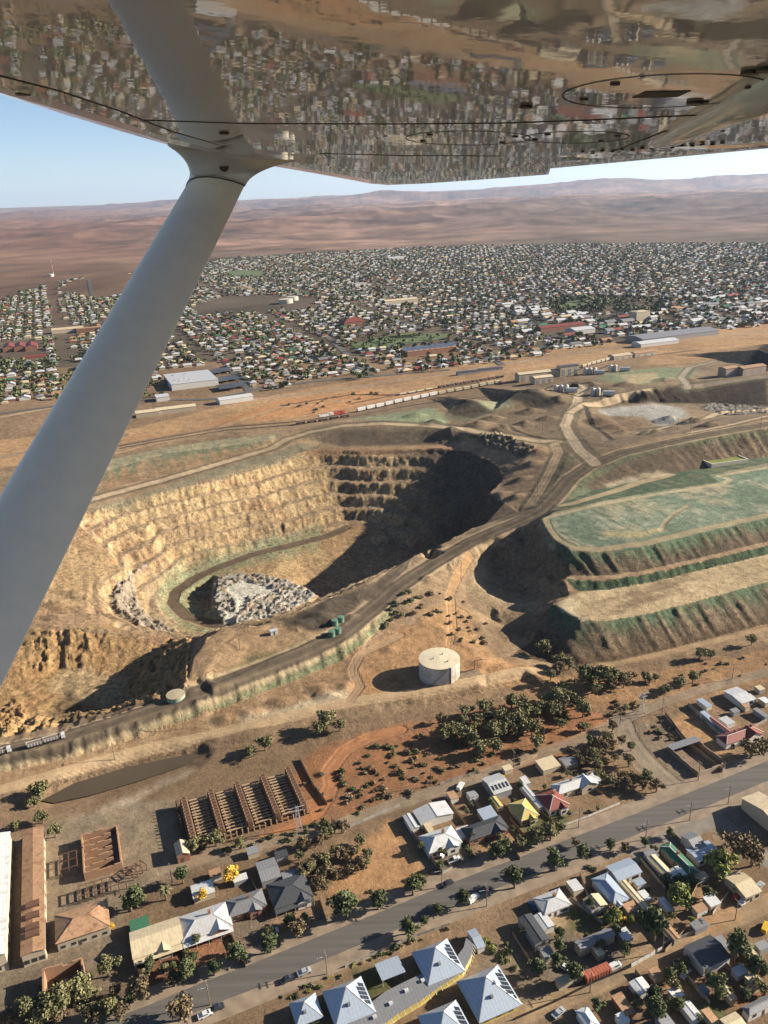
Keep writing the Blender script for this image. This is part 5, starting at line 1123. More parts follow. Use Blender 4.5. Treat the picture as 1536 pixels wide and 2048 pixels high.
cr = n_.nodes.new('ShaderNodeValToRGB'); cr.color_ramp.elements[0].position = .32; cr.color_ramp.elements[0].color = (.06, .055, .048, 1); cr.color_ramp.elements[1].position = .7; cr.color_ramp.elements[1].color = (.095, .084, .072, 1); Lk.new(q1.outputs['Fac'], cr.inputs[0]); Lk.new(cr.outputs[0], b_.inputs['Base Color']); b_.inputs['Roughness'].default_value = .9
ribbon(ml, 21, .02, simple('verge_gravel', (.24, .18, .125), .95, .25, .25), 'road_verge'); ribbon(ml, 9.0, .045, ms, 'main_road')
tag(ribbon([Vector((*P(a, b)[:2], 0)) for a, b in seg('1262,1712 1380,1660 1440,1640 1500,1690 1580,1760')], 7, .035, simple('side_street_seal', (.19, .16, .13), .9, .2, .3), 'side_street'), kind='structure')
# --- fences: along lanes and lot lines
fsteel = simple('fence_steel', (.30, .27, .23), .6, .15, 2, rnd=.3); fwood = simple('fence_timber', (.30, .21, .13), .85, .2, 3, rnd=.25); fdark = simple('pool_fence_black', (.02, .02, .02), .5, .1, 3)
def fence(s, h, mat, label, cat='fence', name='fence', post=2.6, panel=True):
    ln = [G(a, b) for a, b in seg(s)]; t = empty(name, ln[0], 0, label, cat); o = ln[0]
    for a, b in zip(ln[:-1], ln[1:]):
        n = max(1, int((b-a).length/post)); d = (b-a)/n
        for i in range(n):
            p = a+d*i-o; q = a+d*(i+1)-o; p.z = gz(a.x+d.x*i, a.y+d.y*i)-o.z; q.z = gz(a.x+d.x*(i+1), a.y+d.y*(i+1))-o.z
            m = MB(); m.bar(p+Vector((0, 0, -.3)), p+Vector((0, 0, h+.1)), .1); m.build('post', [mat], t)
            if panel: m = MB(); e = d.normalized()*.06; m.bar(p+e+Vector((0, 0, h*.5)), q-e+Vector((0, 0, h*.5)), .04, h*.96); m.build('panel', [mat], t)
            else:
                for zz in (h*.95, h*.5): m = MB(); m.bar(p+Vector((0, 0, zz)), q+Vector((0, 0, zz)), .05); m.build('rail', [mat], t)
FN = [('1160,1752 1188,1835', 1.7, fsteel, 'steel lot fence beside the striped tan outbuilding'), ('1344,1668 1366,1690', 1.6, fwood, 'timber fence between green roof and grey house'), ('1445,1690 1462,1735', 1.7, fsteel, 'steel fence under the big brown-olive tree'), ('1400,1760 1382,1795', 1.6, fwood, 'timber fence in the yard of the lime tree'), ('1270,1945 1330,2020', 1.7, fwood, 'timber fence across the lane by the narrow white shed'), ('1345,1925 1420,2010', 1.7, fsteel, 'steel fence beside the bare red yard'), ('1425,1900 1480,1965', 1.7, fwood, 'timber fence beside the tiny cream shed'), ('1010,1680 1040,1720', 1.5, fwood, 'short timber fence before the hedge row'), ('940,1595 975,1640', 1.6, fsteel, 'steel fence round the pool garden'), ('895,1600 930,1650', 1.6, fwood, 'timber fence behind the long solar shed'), ('505,1765 535,1835', 1.6, fsteel, 'steel fence between grey and charcoal houses'), ('1500,1460 1536,1440', 1.6, fsteel, 'steel fence behind the crimson house'), ('1030,2040 1110,2005 1190,1965 1262,1935', 1.2, fdark, 'dark railing fence along the south lane beside the care home'), ('1262,1935 1325,1900', 1.8, wallW, 'white lane fence below the cypress'), ('1326,1893 1420,1855', 1.8, fsteel, 'steel lane fence behind the sheds'),
 ('805,1640 840,1690 885,1748', 1.8, fwood, 'timber fence on the side of the empty red block'), ('700,1655 800,1612', 1.5, fsteel, 'low steel fence at the back of the empty block'), ('885,1748 905,1738', 1.2, fsteel, 'short front fence of the white cross-roofed house'),
 ('1120,1655 1175,1635', 1.1, trim, 'pale front fence of the lawn below the red roof'), ('1175,1635 1240,1608', 1.1, trim, 'white post fence by the scrub corner'), ('1330,1430 1360,1470 1378,1492', 2.0, wallS, 'tall stone wall between two bare yards'), ('1378,1492 1445,1545', 2.0, wallS, 'stone wall along the bare yard'), ('1376,1412 1420,1455 1470,1498', 2.0, fsteel, 'long steel yard wall beside the crimson house'),
 ('262,1905 292,1990', 1.8, fsteel, 'steel side fence of the red paved yard'), ('362,1880 400,1950', 1.6, fwood, 'timber fence between the two left-hand houses'), ('462,1870 492,1935', 1.6, fwood, 'timber fence beside the grey driveway'), ('545,1850 562,1890', 1.4, fwood, 'low timber fence of the sloping driveway'), ('640,1800 655,1850', 1.6, fwood, 'timber fence at the edge of the scrub block'),
 ('1140,1800 1205,1850', 1.8, fsteel, 'steel fence beside the square lawn'), ('1025,1870 1065,1935', 1.7, fwood, 'timber fence behind the care home gardens'), ('1280,1720 1330,1780', 1.7, fsteel, 'steel fence along the vegetable garden'), ('1372,1862 1330,1905', 1.6, fwood, 'timber yard fence by the dark shed'), ('1455,1790 1425,1830', 1.7, fsteel, 'steel fence of the timber yard'), ('1020,1640 1060,1690', 1.7, fwood, 'timber fence between black and yellow roofs'), ('1075,1620 1120,1655', 1.2, fwood, 'low pink garden wall of the red-roofed house'),
 ('600,1520 625,1570 655,1610', 1.6, fsteel, 'sheet fence on the edge of the great ruin'), ('690,1935 820,1878 900,1850', 1.2, fsteel, 'garden fence of the care home along the road'), ('880,1570 960,1545', 1.4, fsteel, 'backyard fence along the north lane'), ('1040,1530 1075,1512', 1.5, fwood, 'timber back fence by the cream sheds'), ('1150,1560 1205,1590', 1.6, fwood, 'timber side fence beneath the tall scrub')]
for s, h, mt, lb in FN: fence(s, h, mt, lb)

for k, (x, y, c) in enumerate(((1150,1770,'W'),(1222,1830,'G'),(1262,1812,'T'),(1290,1790,'W'),(1365,1785,'G'),(1402,1752,'C'),(1424,1800,'W'),(1400,1815,'T'),(1250,1868,'W'),(1095,1905,'G'),(1352,1985,'W'),(1330,2040,'G'),(1420,2030,'T'),(1480,1940,'W'),(1440,1885,'G'),(1510,1960,'C'),(1245,2035,'W'),(1525,1890,'G'),(885,1618,'W'),(945,1588,'G'),(1050,1560,'W'),(1015,1535,'C'),(905,1590,'T'),(480,1755,'W'),(505,1700,'G'),(430,1745,'T'),(1470,1420,'G'),(1490,1410,'T'),(1500,1395,'W'),(1520,1375,'C'),(1530,1400,'W'))):
    house(x, y, rng.uniform(2.6, 5), rng.uniform(2.4, 4.2), 2.3, 'sk', c, 'cwg'[k % 3], 'small %s backyard shed on the back yards of the suburb' % {'W': 'white tin', 'G': 'grey tin', 'T': 'rusty tin', 'C': 'cream tin'}[c], 'shed', 'garden_shed', 6, .12, rot=rng.choice([0, 90, 0]), wins=0, group='backyard sheds of the suburb')
# ================================================================ MINE PLANT, RAILWAY, VEHICLES, POLES
whitesteel = simple('white_tank_steel', (.55, .51, .45), .5, .08, .5, stain=(.40, .33, .25)); tanktop = simple('tank_roof_cream', (.60, .52, .36), .55, .08, .3, stain=(.48, .38, .25))
t = tank(879, 1349, 10.3, 9.6, 'huge round white storage tank with a cream roof on the red pad', whitesteel, tanktop, 'storage_tank')
sh_ = [c for c in t.children if c.name.startswith('shell')][0]; rf_ = [c for c in t.children if c.name.startswith('roof')][0]
for k in range(24):
    a = 2*math.pi*k/24; m = MB(); m.bar((10.34*math.cos(a), 10.34*math.sin(a), -.3), (10.34*math.cos(a), 10.34*math.sin(a), 9.3), .1); m.build('shell_seam', [whitesteel], sh_)
for zz in (3.1, 6.2): m = MB(); pts = [(10.34*math.cos(2*math.pi*k/48), 10.34*math.sin(2*math.pi*k/48), zz) for k in range(49)]; [m.bar(a, b, .09) for a, b in zip(pts[:-1], pts[1:])]; m.build('shell_ring', [whitesteel], sh_)
m = MB()
for k in range(15):
    a0 = R(-120+k*3.6); m.bar((10.9*math.cos(a0), 10.9*math.sin(a0), k*.68), (10.9*math.cos(a0+.063), 10.9*math.sin(a0+.063), k*.68+.68), .6, .15)
m.build('stairway', [wallG], t)
m = MB(); m.bar((10.3*math.cos(R(-63)), 10.3*math.sin(R(-63)), 0), (10.3*math.cos(R(-63)), 10.3*math.sin(R(-63)), 9.6), .9, .4); m.build('vertical_pipe', [rust], t)
for x, y in ((2, 3), (-3, -1), (4, -4)): m = MB(); m.tube([(x, y, 9.7), (x, y, 10.7)], .35, 10); m.build('roof_hatch', [wallG], rf_)
m = MB(); m.tube([(10, -1, 1.2), (18, 2, 1.2), (18, 2, 6), (22, 3, 6)], .25, 8); m.build('inlet_pipe', [rust], t)
greent = simple('green_tank_steel', (.10, .19, .13), .55, .1, 1, stain=(.18, .22, .15))
for i, (x, y, lb) in enumerate(((670, 1250, 'dark green round tank, larger of the pair by the haul road'), (682, 1243, 'dark green round tank behind the larger one by the haul road'), (664, 1272, 'squat green tank at the edge of the haul road'), (676, 1266, 'squat green tank behind the other squat one'))): tank(x, y, 1.8, 3.2, lb, greent, n=24, group='green tanks by the haul road')
tank(352, 1395, 4.4, 2.0, 'shallow pale green round thickener tank at the pit edge', simple('pale_green_tank', (.30, .36, .26), .6, .1, 1), simple('tank_mud', (.36, .30, .2), .8, .1, 1), 'thickener_tank')
o = G(548, 1268); t = empty('site_office', o, STREET, 'little white site hut on the bare mound', 'hut'); m = MB(); m.box(-2, 2, -1.2, 1.2, -.3, 2.4); m.build('wall', [wallW], t); m = MB(); m.box(-2.2, 2.2, -1.4, 1.4, 2.42, 2.55); m.build('roof', [roofW], t); m = MB(); m.box(-.4, .4, -1.26, -1.18, .1, 2); m.build('door', [doorm], t)
# settling basin on the terrace
o = G(1447, 920); t = empty('settling_basin', o, STREET-R(6), 'rectangular concrete basin of yellow-green water on the terrace', 'basin'); m = MB()
for x0, x1, y0, y1 in ((-17, 17, 7, 8), (-17, 17, -8, -7), (-17, -16, -7, 7), (16, 17, -7, 7)): m.box(x0, x1, y0, y1, -2, 1.2)
m.build('basin_wall', [simple('basin_concrete', (.52, .47, .36), .8, .1, .4)], t); m = MB(); m.box(-16, 16, -7, 7, -2, .45); m.build('water', [simple('green_water', (.22, .25, .07), .15, .1, .2)], t)
# muddy pond below the haul road
pw = simple('muddy_water', (.085, .062, .035), .12, .1, .05, spec=.5); pv_ = [P(a, b, -2.2) for a, b in seg('82,1601 150,1566 250,1535 388,1506 398,1513 372,1530 281,1561 180,1591 108,1606')]; m = MB(); m.add([(p[0], p[1], -2.2) for p in pv_], [tuple(range(len(pv_)))]); tag(m.build('pond', [pw]), kind='structure')
# rail sheds and plant
def shed2(px, py, w, d, h, kind, rm, wm, label, rot=0, pitch=12, ndoor=3):
    o = G(px, py); t = empty('industrial_shed', o, STREET+R(rot), label, 'shed'); wall_mesh(kind, w, d, h, R(pitch), .4).build('wall', [WALLS[wm]], t); roof_mesh(kind, w, d, h, R(pitch), .4).build('roof', [ROOFS[rm]], t)
    for k in range(ndoor): m = MB(); x = -w/2+(k+.5)*w/ndoor; m.box(x-2, x+2, -d/2-.1, -d/2+.05, 0, h*.7); m.build('roller_door', [wallG], t)
    return t
RAILROT = -4.5
shed2(1082, 757, 66, 12, 9, 'gx', 'C', 'c', 'very long cream loading shed over the railway', RAILROT, 14, 6); shed2(1083, 766, 24, 12, 8, 'gx', 'C', 'c', 'shorter cream shed in front of the long loading shed', RAILROT, 14); shed2(1135, 750, 26, 10, 12, 'gx', 'D', 'c', 'tall dark-topped transfer house at the end of the loading shed', RAILROT)
shed2(1455, 752, 18, 12, 10, 'gx', 'T', 's', 'old rusty mill house above the eastern pit', 0); shed2(1500, 748, 34, 12, 9, 'gx', 'T', 's', 'long rusty mill shed above the eastern pit', 0); shed2(1240, 718, 30, 14, 6, 'gx', 'C', 'c', 'low cream shed among the rail-side yards'); shed2(1285, 712, 34, 12, 6, 'gx', 'T', 'c', 'rust-roofed shed among the rail-side yards'); shed2(980, 742, 34, 8, 4, 'gx', 'D', 'g', 'dark open platform roof in the rail yard', RAILROT); shed2(935, 748, 30, 7, 4, 'gx', 'D', 'g', 'small dark platform roof in the rail yard', RAILROT)
def silo_group(px, py, label, n=3):
    o = G(px, py); t = empty('processing_plant', o, 0, label, 'plant')
    for k in range(n): m = MB(); x = k*6-6; m.tube([(x, 0, -.5), (x, 0, 7), (x, 0, 8.5)], [2.4, 2.4, .6], 16); m.build('silo', [whitesteel], t)
    m = MB(); m.tube([(4, -5, 3), (16, -7, 3)], 3.0, 16); m.build('drum', [roofW], t); m = MB(); m.bar((-8, 1, 8), (-20, 6, 1), 1.2, .8); m.build('conveyor', [wallG], t); m = MB(); m.box(-3, 3, 3, 8, -.5, 6); m.build('control_cabin', [wallW], t)
    for x in (6, 14):
        m = MB(); m.box(x-.4, x+.4, -7.5, -4.5, -.5, 1.5); m.build('drum_cradle', [wallG], t)
silo_group(1122, 784, 'white silos with a horizontal drum beside the dark stockpile'); silo_group(1196, 790, 'cluster of white hoppers by the track junction', 2); silo_group(1180, 748, 'silos of the rail loading plant', 3); silo_group(1230, 742, 'pale processing units beside the rail plant', 2)
# railway: tracks and rolling stock
rail_m = simple('rail_steel', (.10, .07, .05), .5, .2, 2); bal = simple('ballast', (.17, .13, .095), .95, .2, .5)
def lerp_line(ln, s):
    for a, b in zip(ln[:-1], ln[1:]):
        L = (b-a).length
        if s <= L: return a.lerp(b, s/L), (b-a).normalized()
        s -= L
    return ln[-1], (ln[-1]-ln[-2]).normalized()
TRK = {}
for nm, s in (('a', '240,892 450,855 600,843 716,824 800,806 876,790 1015,764 1150,740 1215,722 1400,700'), ('b', '240,897 450,861 600,849 700,834 800,815 1000,780'), ('c', '700,808 800,788 880,776 1000,756'), ('d', '560,812 700,790 805,790 860,780 960,765')):
    ln = [G(a, b) for a, b in seg(s)]; TRK[nm] = ln; m = MB(); mb = MB(); o = ln[0]; tot = sum((b-a).length for a, b in zip(ln[:-1], ln[1:])); st_n = int(tot/10); prev = None
    t = empty('railway_track', o, 0, {'a': 'main railway track carrying the long ore train', 'b': 'railway track beside the haul-road embankment', 'c': 'yard siding holding the brown wagons', 'd': 'curving siding across the sandy railway land'}[nm], 'railway')
    for i in range(st_n+1):
        p, d = lerp_line(ln, tot*i/st_n); n = Vector((d.y, -d.x, 0)).normalized(); z = gz(p.x, p.y)-o.z+.45; c = p-o; c.z = z
        if prev:
            for sgn in (-1, 1): m.bar(prev[0]+prev[1]*sgn*.75, c+n*sgn*.75, .22, .2)
            mb.add([prev[0]-prev[1]*1.9-Vector((0,0,.15)), prev[0]+prev[1]*1.9-Vector((0,0,.15)), c+n*1.9-Vector((0,0,.15)), c-n*1.9-Vector((0,0,.15))], [(0,1,2,3)])
        prev = (c, n)
    m.build('rails', [rail_m], t); mb.build('ballast_bed', [bal], t)
wagW = simple('wagon_white', (.62, .60, .55), .5, .08, .8, stain=(.45, .38, .3)); wagC = simple('wagon_cream', (.47, .40, .27), .6, .1, .8); wagB = simple('wagon_rust', (.14, .07, .045), .8, .2, .8); locoR = simple('loco_red', (.42, .06, .03), .5, .1, 1); bog = simple('bogie_black', (.03, .027, .025), .7, .1, 1); load = simple('ore_load', (.16, .12, .09), .95, .3, 1)
def wagon_proto(name, L, H, mat, label, cat, group, hopper=True, low=False):
    t = empty(name, (0, 0, 0), 0, label, cat, group); m = MB(); a = L/2-.3; b = 1.5; zb = 1.1
    if low: m.box(-a, a, -b, b, zb, zb+.5)
    else:
        k = .8 if hopper else 0; m.add([(-a+k,-b,zb),(a-k,-b,zb),(a-k,b,zb),(-a+k,b,zb),(-a,-b,H),(a,-b,H),(a,b,H),(-a,b,H)], [(3,2,1,0),(0,1,5,4),(1,2,6,5),(2,3,7,6),(3,0,4,7),(4,5,6,7)])
    bd = m.build('body', [mat], t)
    for k in range(7):
        if low: break
        x = -a+.9+k*(2*a-1.8)/6
        for sy in (-1, 1): m = MB(); m.bar((x, sy*(b+.06), zb+.1), (x, sy*(b+.06), H-.05), .14, .12); m.build('rib', [mat], bd)
    m = MB(); m.box(-a+.3, a-.3, -b+.25, b-.25, (zb+.5 if low else H)+.01, (zb+.9 if low else H)+.12); m.build('load' if not low else 'deck_load', [mat if mat in (wagW, wagC) else load], t)
    for x in (-a*.68, a*.68):
        m = MB(); m.box(x-1.3, x+1.3, -1.15, 1.15, .35, 1.08); bo = m.build('bogie', [bog], t)
        for dx in (-.9, .9):
            for sy in (-.85, .85): m = MB(); m.tube([(x+dx, sy-.07, .42), (x+dx, sy+.07, .42)], .44, 10); m.build('wheel', [bog], bo)
    return t
def put_train(proto, ln, s0, n, step, first=True):
    for k in range(n):
        p, d = lerp_line(ln, s0+k*step); o = proto if (k == 0 and first) else copy_tree(proto); o.location = (p.x, p.y, gz(p.x, p.y)+.5); o.rotation_euler = (0, 0, math.atan2(d.y, d.x))
def s_at(ln, px, py):
    q = G(px, py); best = (1e9, 0); s = 0
    for a, b in zip(ln[:-1], ln[1:]):
        L = (b-a).length; d = (b-a)/L; u = max(0, min(L, (q-a).dot(d))); e = ((a+d*u)-q).length
        if e < best[0]: best = (e, s+u)
        s += L
    return best[1]
A_ = TRK['a']; sW = s_at(A_, 722, 823); sC = s_at(A_, 882, 789); sE = s_at(A_, 1012, 765); n1 = 9; stp_ = (sC-sW)/n1
put_train(wagon_proto('hopper_wagon', stp_*.94, 4.2, wagW, 'white covered hopper wagon of the long ore train', 'wagon', 'white wagons of the ore train'), A_, sW, n1, stp_)
n2 = max(4, int((sE-sC)/(stp_*.86))); put_train(wagon_proto('hopper_wagon', stp_*.8, 4.0, wagC, 'cream hopper wagon of the long ore train before the loading shed', 'wagon', 'cream wagons of the ore train'), A_, sC, n2, (sE-sC)/n2)
s3 = s_at(A_, 1165, 735); put_train(wagon_proto('hopper_wagon', stp_*.8, 4.0, wagC, 'cream hopper wagon beyond the loading shed', 'wagon', 'cream wagons beyond the shed'), A_, s3, 6, stp_*.86)
C_ = TRK['c']; s4 = s_at(C_, 885, 776); put_train(wagon_proto('ore_wagon', 11, 2.6, wagB, 'rusty brown open wagon on the yard siding', 'wagon', 'brown wagons in the siding'), C_, s4, 11, 12.2)
D_ = TRK['d']; s5 = s_at(D_, 806, 790); put_train(wagon_proto('flat_wagon', 11, 2.4, wagC, 'cream flat wagon standing alone in the sandy yard', 'wagon', 'flat wagons in the yard', low=True), D_, s5, 4, 12.5)
B_ = TRK['b']; s6 = s_at(B_, 603, 850); put_train(wagon_proto('ore_wagon', 11, 2.4, wagB, 'dark rusty open wagon behind the locomotives', 'wagon', 'rusty wagons by the embankment'), B_, s6, 5, 12.2)
def loco(px, py, mat, label):
    s = s_at(A_, px, py); p, d = lerp_line(A_, s); t = empty('locomotive', (p.x, p.y, gz(p.x, p.y)+.5), math.atan2(d.y, d.x), label, 'locomotive'); m = MB(); m.box(-9, 9, -1.5, 1.5, 1.1, 1.6); m.box(-8.2, 4.5, -1.2, 1.2, 1.6, 3.7); m.build('body', [mat], t)
    m = MB(); m.box(4.5, 8.6, -1.5, 1.5, 1.6, 4.2); c = m.build('cab', [mat], t); m = MB(); m.box(8.5, 8.68, -1.2, 1.2, 2.8, 3.7); m.build('windscreen', [glass], c)
    for x in (-5.6, 5.6): m = MB(); m.box(x-2, x+2, -1.2, 1.2, .3, 1.08); m.build('bogie', [bog], t)
    for x in (-5, -2, 1): m = MB(); m.box(x-.7, x+.7, -.6, .6, 3.7, 4.0); m.build('roof_fan', [bog], t)
loco(657, 836, wagW, 'white locomotive standing behind the red one'); loco(679, 832, locoR, 'red locomotive on the main track')
# vehicles
carp = {k: simple('car_paint_'+k, c, .3, .04, 2, spec=.6) for k, c in dict(white=(.62, .62, .6), silver=(.35, .36, .37), dark=(.03, .033, .04), red=(.40, .03, .02), blue=(.06, .12, .25), yellow=(.55, .36, .03)).items()}
tyre = simple('tyre_rubber', (.02, .02, .02), .85, .1, 4)
def vehicle(px, py, kind, col, label, rot=0, name=None, cat=None):
    o = G(px, py); t = empty(name or dict(car='parked_car', ute='utility_truck', van='van')[kind], o, STREET+R(rot), label, cat or dict(car='car', ute='ute', van='van')[kind])
    L = dict(car=4.6, ute=5.2, van=5.0)[kind]; W = .9; a = L/2
    prof = dict(car=[(-a,.35),(-a,.85),(-a+.9,.95),(-a+1.5,1.42),(.55,1.45),(1.25,.98),(a-.1,.85),(a,.35)], ute=[(-a,.45),(-a,1.0),(-.3,1.05),(-.2,1.72),(1.0,1.72),(1.55,1.08),(a-.1,.98),(a,.45)], van=[(-a,.4),(-a,1.95),(1.1,2.0),(1.8,1.25),(a-.1,1.05),(a,.4)])[kind]
    m = MB(); n = len(prof); m.add([(x, -W*(.86 if z > 1.1 else 1), z) for x, z in prof]+[(x, W*(.86 if z > 1.1 else 1), z) for x, z in prof], [tuple(range(n)), tuple(range(n, 2*n))[::-1]]+[(i, n+i, n+(i+1) % n, (i+1) % n) for i in range(n)]); m.build('body', [carp[col]], t)
    z0, z1 = dict(car=(1.0, 1.38), ute=(1.15, 1.62), van=(1.3, 1.8))[kind]; x0, x1 = dict(car=(-1.1, .75), ute=(0, 1.2), van=(-.2, 1.3))[kind]
    for sy in (-1, 1): m = MB(); m.box(x0, x1, sy*W*.93-.04, sy*W*.93+.04, z0, z1); m.build('side_window', [glass], t)
    xs = dict(car=(.62, 1.22, 1.42, 1.02), ute=(1.08, 1.55, 1.66, 1.14), van=(1.2, 1.8, 1.9, 1.32))[kind]; m = MB(); m.add([(xs[0], -W*.8, xs[2]+.02), (xs[1], -W*.82, xs[3]+.03), (xs[1], W*.82, xs[3]+.03), (xs[0], W*.8, xs[2]+.02)], [(0, 1, 2, 3)]); m.build('windscreen', [glass], t)
    if kind == 'ute': m = MB(); m.box(-a+.15, -.45, -W*.82, W*.82, .98, 1.075); m.build('tray', [bog], t)
    for x in (-a+.9, a-.9):
        for sy in (-1, 1): m = MB(); m.tube([(x, sy*.72, .33), (x, sy*.93, .33)], .33, 12); m.build('wheel', [tyre], t)
    return t
for a in ((575, 1961, 'car', 'dark', 'dark car parked on the verge behind the silver one', 3), (609, 1946, 'car', 'silver', 'silver car parked on the road verge by the care home', 3), (947, 1800, 'van', 'white', 'white van parked under the roadside tree', 20), (876, 1710, 'van', 'white', 'white van in the yard of the cross-roofed house', -55), (908, 1722, 'ute', 'white', 'white ute parked on the grey forecourt', 0), (542, 1866, 'ute', 'white', 'white flat-tray ute on the driveway', -5), (411, 2031, 'car', 'white', 'white car at the roadside south of the road', 5), (434, 2018, 'car', 'dark', 'dark car in front of the white one on the roadside', 5), (1371, 1949, 'car', 'white', 'white car on the bare yard below the dark shed', 20), (1129, 1936, 'car', 'white', 'white car beside the small dark tree on the asphalt yard', 120), (1117, 2028, 'car', 'silver', 'silver car at the near end of the lane', 15), (1474, 1796, 'car', 'red', 'red car against the cream house wall', 10), (1486, 1805, 'car', 'white', 'white car beside the red car', 15), (1518, 1774, 'car', 'silver', 'silver car parked by the end wall', 15), (1066, 1814, 'car', 'blue', 'blue car beside the square white house', 95), (1000, 1560, 'van', 'yellow', 'yellow van behind the grey workshop', 30), (921, 1575, 'van', 'white', 'white caravan on the north lane', 40), (549, 1806, 'ute', 'white', 'white ute tucked beside the charcoal house', -80), (1228, 1936, 'van', 'white', 'white caravan behind the lane fence', 0), (1240, 1840, 'car', 'yellow', 'yellow car in the garden turning circle', -20), (1530, 1858, 'van', 'yellow', 'yellow machine in the scrap yard', 30), (895, 1769, 'car', 'dark', 'dark car on the verge near the white ute', 10), (1345, 1876, 'car', 'white', 'white car by the tan lane shed', 30)): vehicle(*a)
def roadtrain(px, py, label, cab=True, rot=2):
    o = G(px, py); t = empty('haul_truck' if cab else 'truck_trailer', o, STREET+R(rot), label, 'truck' if cab else 'trailer'); t.scale = (.66, .8, .8); m = MB(); m.add([(-5.2,-1.3,1.3),(4.6,-1.3,1.3),(4.6,1.3,1.3),(-5.2,1.3,1.3),(-5.6,-1.4,3.3),(5.0,-1.4,3.3),(5.0,1.4,3.3),(-5.6,1.4,3.3)], [(3,2,1,0),(0,1,5,4),(1,2,6,5),(2,3,7,6),(3,0,4,7)]); bx = m.build('tipper_body', [wagW], t)
    m = MB(); m.box(-5.1, 4.5, -1.25, 1.25, 2.2, 2.9); m.build('load', [load], t)
    for k in range(6): x = -4.8+k*1.9; m = MB(); m.bar((x, -1.42, 1.4), (x, -1.48, 3.3), .16); m.build('rib', [wagB], bx)
    if cab: m = MB(); m.box(6, 8.4, -1.25, 1.25, .7, 3.5); c = m.build('cab', [carp['white']], t); m = MB(); m.box(8.38, 8.48, -1.1, 1.1, 2.2, 3.2); m.build('windscreen', [glass], c); m = MB(); m.box(4.6, 6.2, -.6, .6, .8, 1.2); m.build('chassis', [bog], t)
    for x in (-4, -2.8, -1.6, 2.5, 3.7) + ((7.2,) if cab else ()):
        for sy in (-1, 1): m = MB(); m.tube([(x, sy*.95, .55), (x, sy*1.3, .55)], .55, 12); m.build('wheel', [tyre], t)
roadtrain(105, 1482, 'white ore truck with open red-ribbed tipper on the haul road'); roadtrain(72, 1492, 'white ore trailer following the truck on the haul road', False); roadtrain(-4, 1510, 'second white ore truck entering along the haul road', True)
# red container and scrap
o = G(1193, 1952); t = empty('shipping_container', o, STREET, 'faded red corrugated container behind the lane fence', 'container'); m = MB(); m.box(-4.6, 4.6, -1.3, 1.3, 0, 2.6); bx = m.build('body', [simple('container_red', (.36, .10, .05), .7, .2, 1)], t)
for k in range(9): x = -4.2+k*1.05; m = MB(); m.box(x-.2, x+.2, -1.38, -1.3, .15, 2.45); m.build('rib', [bx.data.materials[0]], bx); m = MB(); m.box(x-.15, x+.15, -1.25, 1.25, 2.6, 2.66); m.build('roof_rib', [bx.data.materials[0]], bx)
# poles
polem = simple('pole_timber', (.17, .12, .08), .85, .2, 2); lampm = simple('lamp_grey', (.4, .4, .4), .4, .1, 2)
def pole(px, py, h, label, arms=2, group='power poles', lamp=False, rot=90):
    o = G(px, py); t = empty('power_pole', o, STREET+R(rot), label, 'pole', group); m = MB(); m.tube([(0, 0, -.5), (0, 0, h)], [.17, .11], 8); m.build('post', [polem], t)
    for k in range(arms):
        z = h-.4-k*1.0; m = MB(); m.bar((-1.2, 0, z), (1.2, 0, z), .14); ar = m.build('crossarm', [polem], t)
        for x in (-1.05, -.4, .4, 1.05): m = MB(); m.tube([(x, 0, z+.06), (x, 0, z+.3)], .07, 6); m.build('insulator', [wallW], ar)
    if lamp: m = MB(); m.bar((0, 0, h-2), (0, 2.2, h-1.4), .1); l_ = m.build('lamp_arm', [lampm], t); m = MB(); m.box(-.15, .15, 2.0, 2.8, h-1.5, h-1.35); m.build('lamp_head', [lampm], l_)
for x, y in ((1379, 1641), (1291, 1679), (1456, 1608), (884, 1774), (654, 1948), (973, 1813), (1396, 1561), (420, 2010), (1157, 1655)): pole(x, y, 9.5, 'timber power pole with two crossarms along the main road', 2, 'power poles of the main road', True)
for x, y in ((1324, 1428), (1027, 1536), (1087, 1487), (1464, 1359), (667, 1668), (345, 1768), (862, 1572), (1240, 1450)): pole(x, y, 9, 'timber power pole with one crossarm along the north lane', 1, 'power poles of the north lane')
for x, y in ((710, 1354), (367, 1457), (992, 1078), (1085, 1020), (922, 1152), (1075, 985), (1355, 860), (1380, 868), (707, 851), (840, 846), (553, 878), (385, 903), (1085, 868), (230, 1520), (480, 1300), (1520, 860)): pole(x, y, 11, 'mine power pole beside the haul road and pit', 1, 'mine power poles')
for x, y in ((1324, 1905), (1470, 1840), (1180, 1985)): pole(x, y, 8.5, 'power pole along the south lane', 1, 'power poles of the south lane')
def lattice(px, py, h, label):
    o = G(px, py); t = empty('lattice_tower', o, STREET, label, 'tower'); m = MB(); b, c = 1.3, .35
    cr = [(-1, -1), (1, -1), (1, 1), (-1, 1)]
    for sx, sy in cr: m = MB(); m.bar((sx*b, sy*b, -.4), (sx*c, sy*c, h), .14); m.build('leg', [lampm], t)
    for k in range(6):
        f0, f1 = k/6, (k+1)/6; r0_, r1_ = b+(c-b)*f0, b+(c-b)*f1; m = MB()
        for i in range(4): a, d = cr[i], cr[(i+1) % 4]; m.bar((a[0]*r0_, a[1]*r0_, h*f0), (d[0]*r1_, d[1]*r1_, h*f1), .08)
        m.build('bracing', [lampm], t)
    m = MB(); m.bar((-3, 0, h-.6), (3, 0, h-.6), .2); m.bar((-2.2, 0, h-2.4), (2.2, 0, h-2.4), .2); m.build('crossarm', [lampm], t)
lattice(598, 1661, 12, 'slender lattice tower beside the great ruin'); lattice(1284, 1425, 11, 'slender lattice tower by the gravel corner')
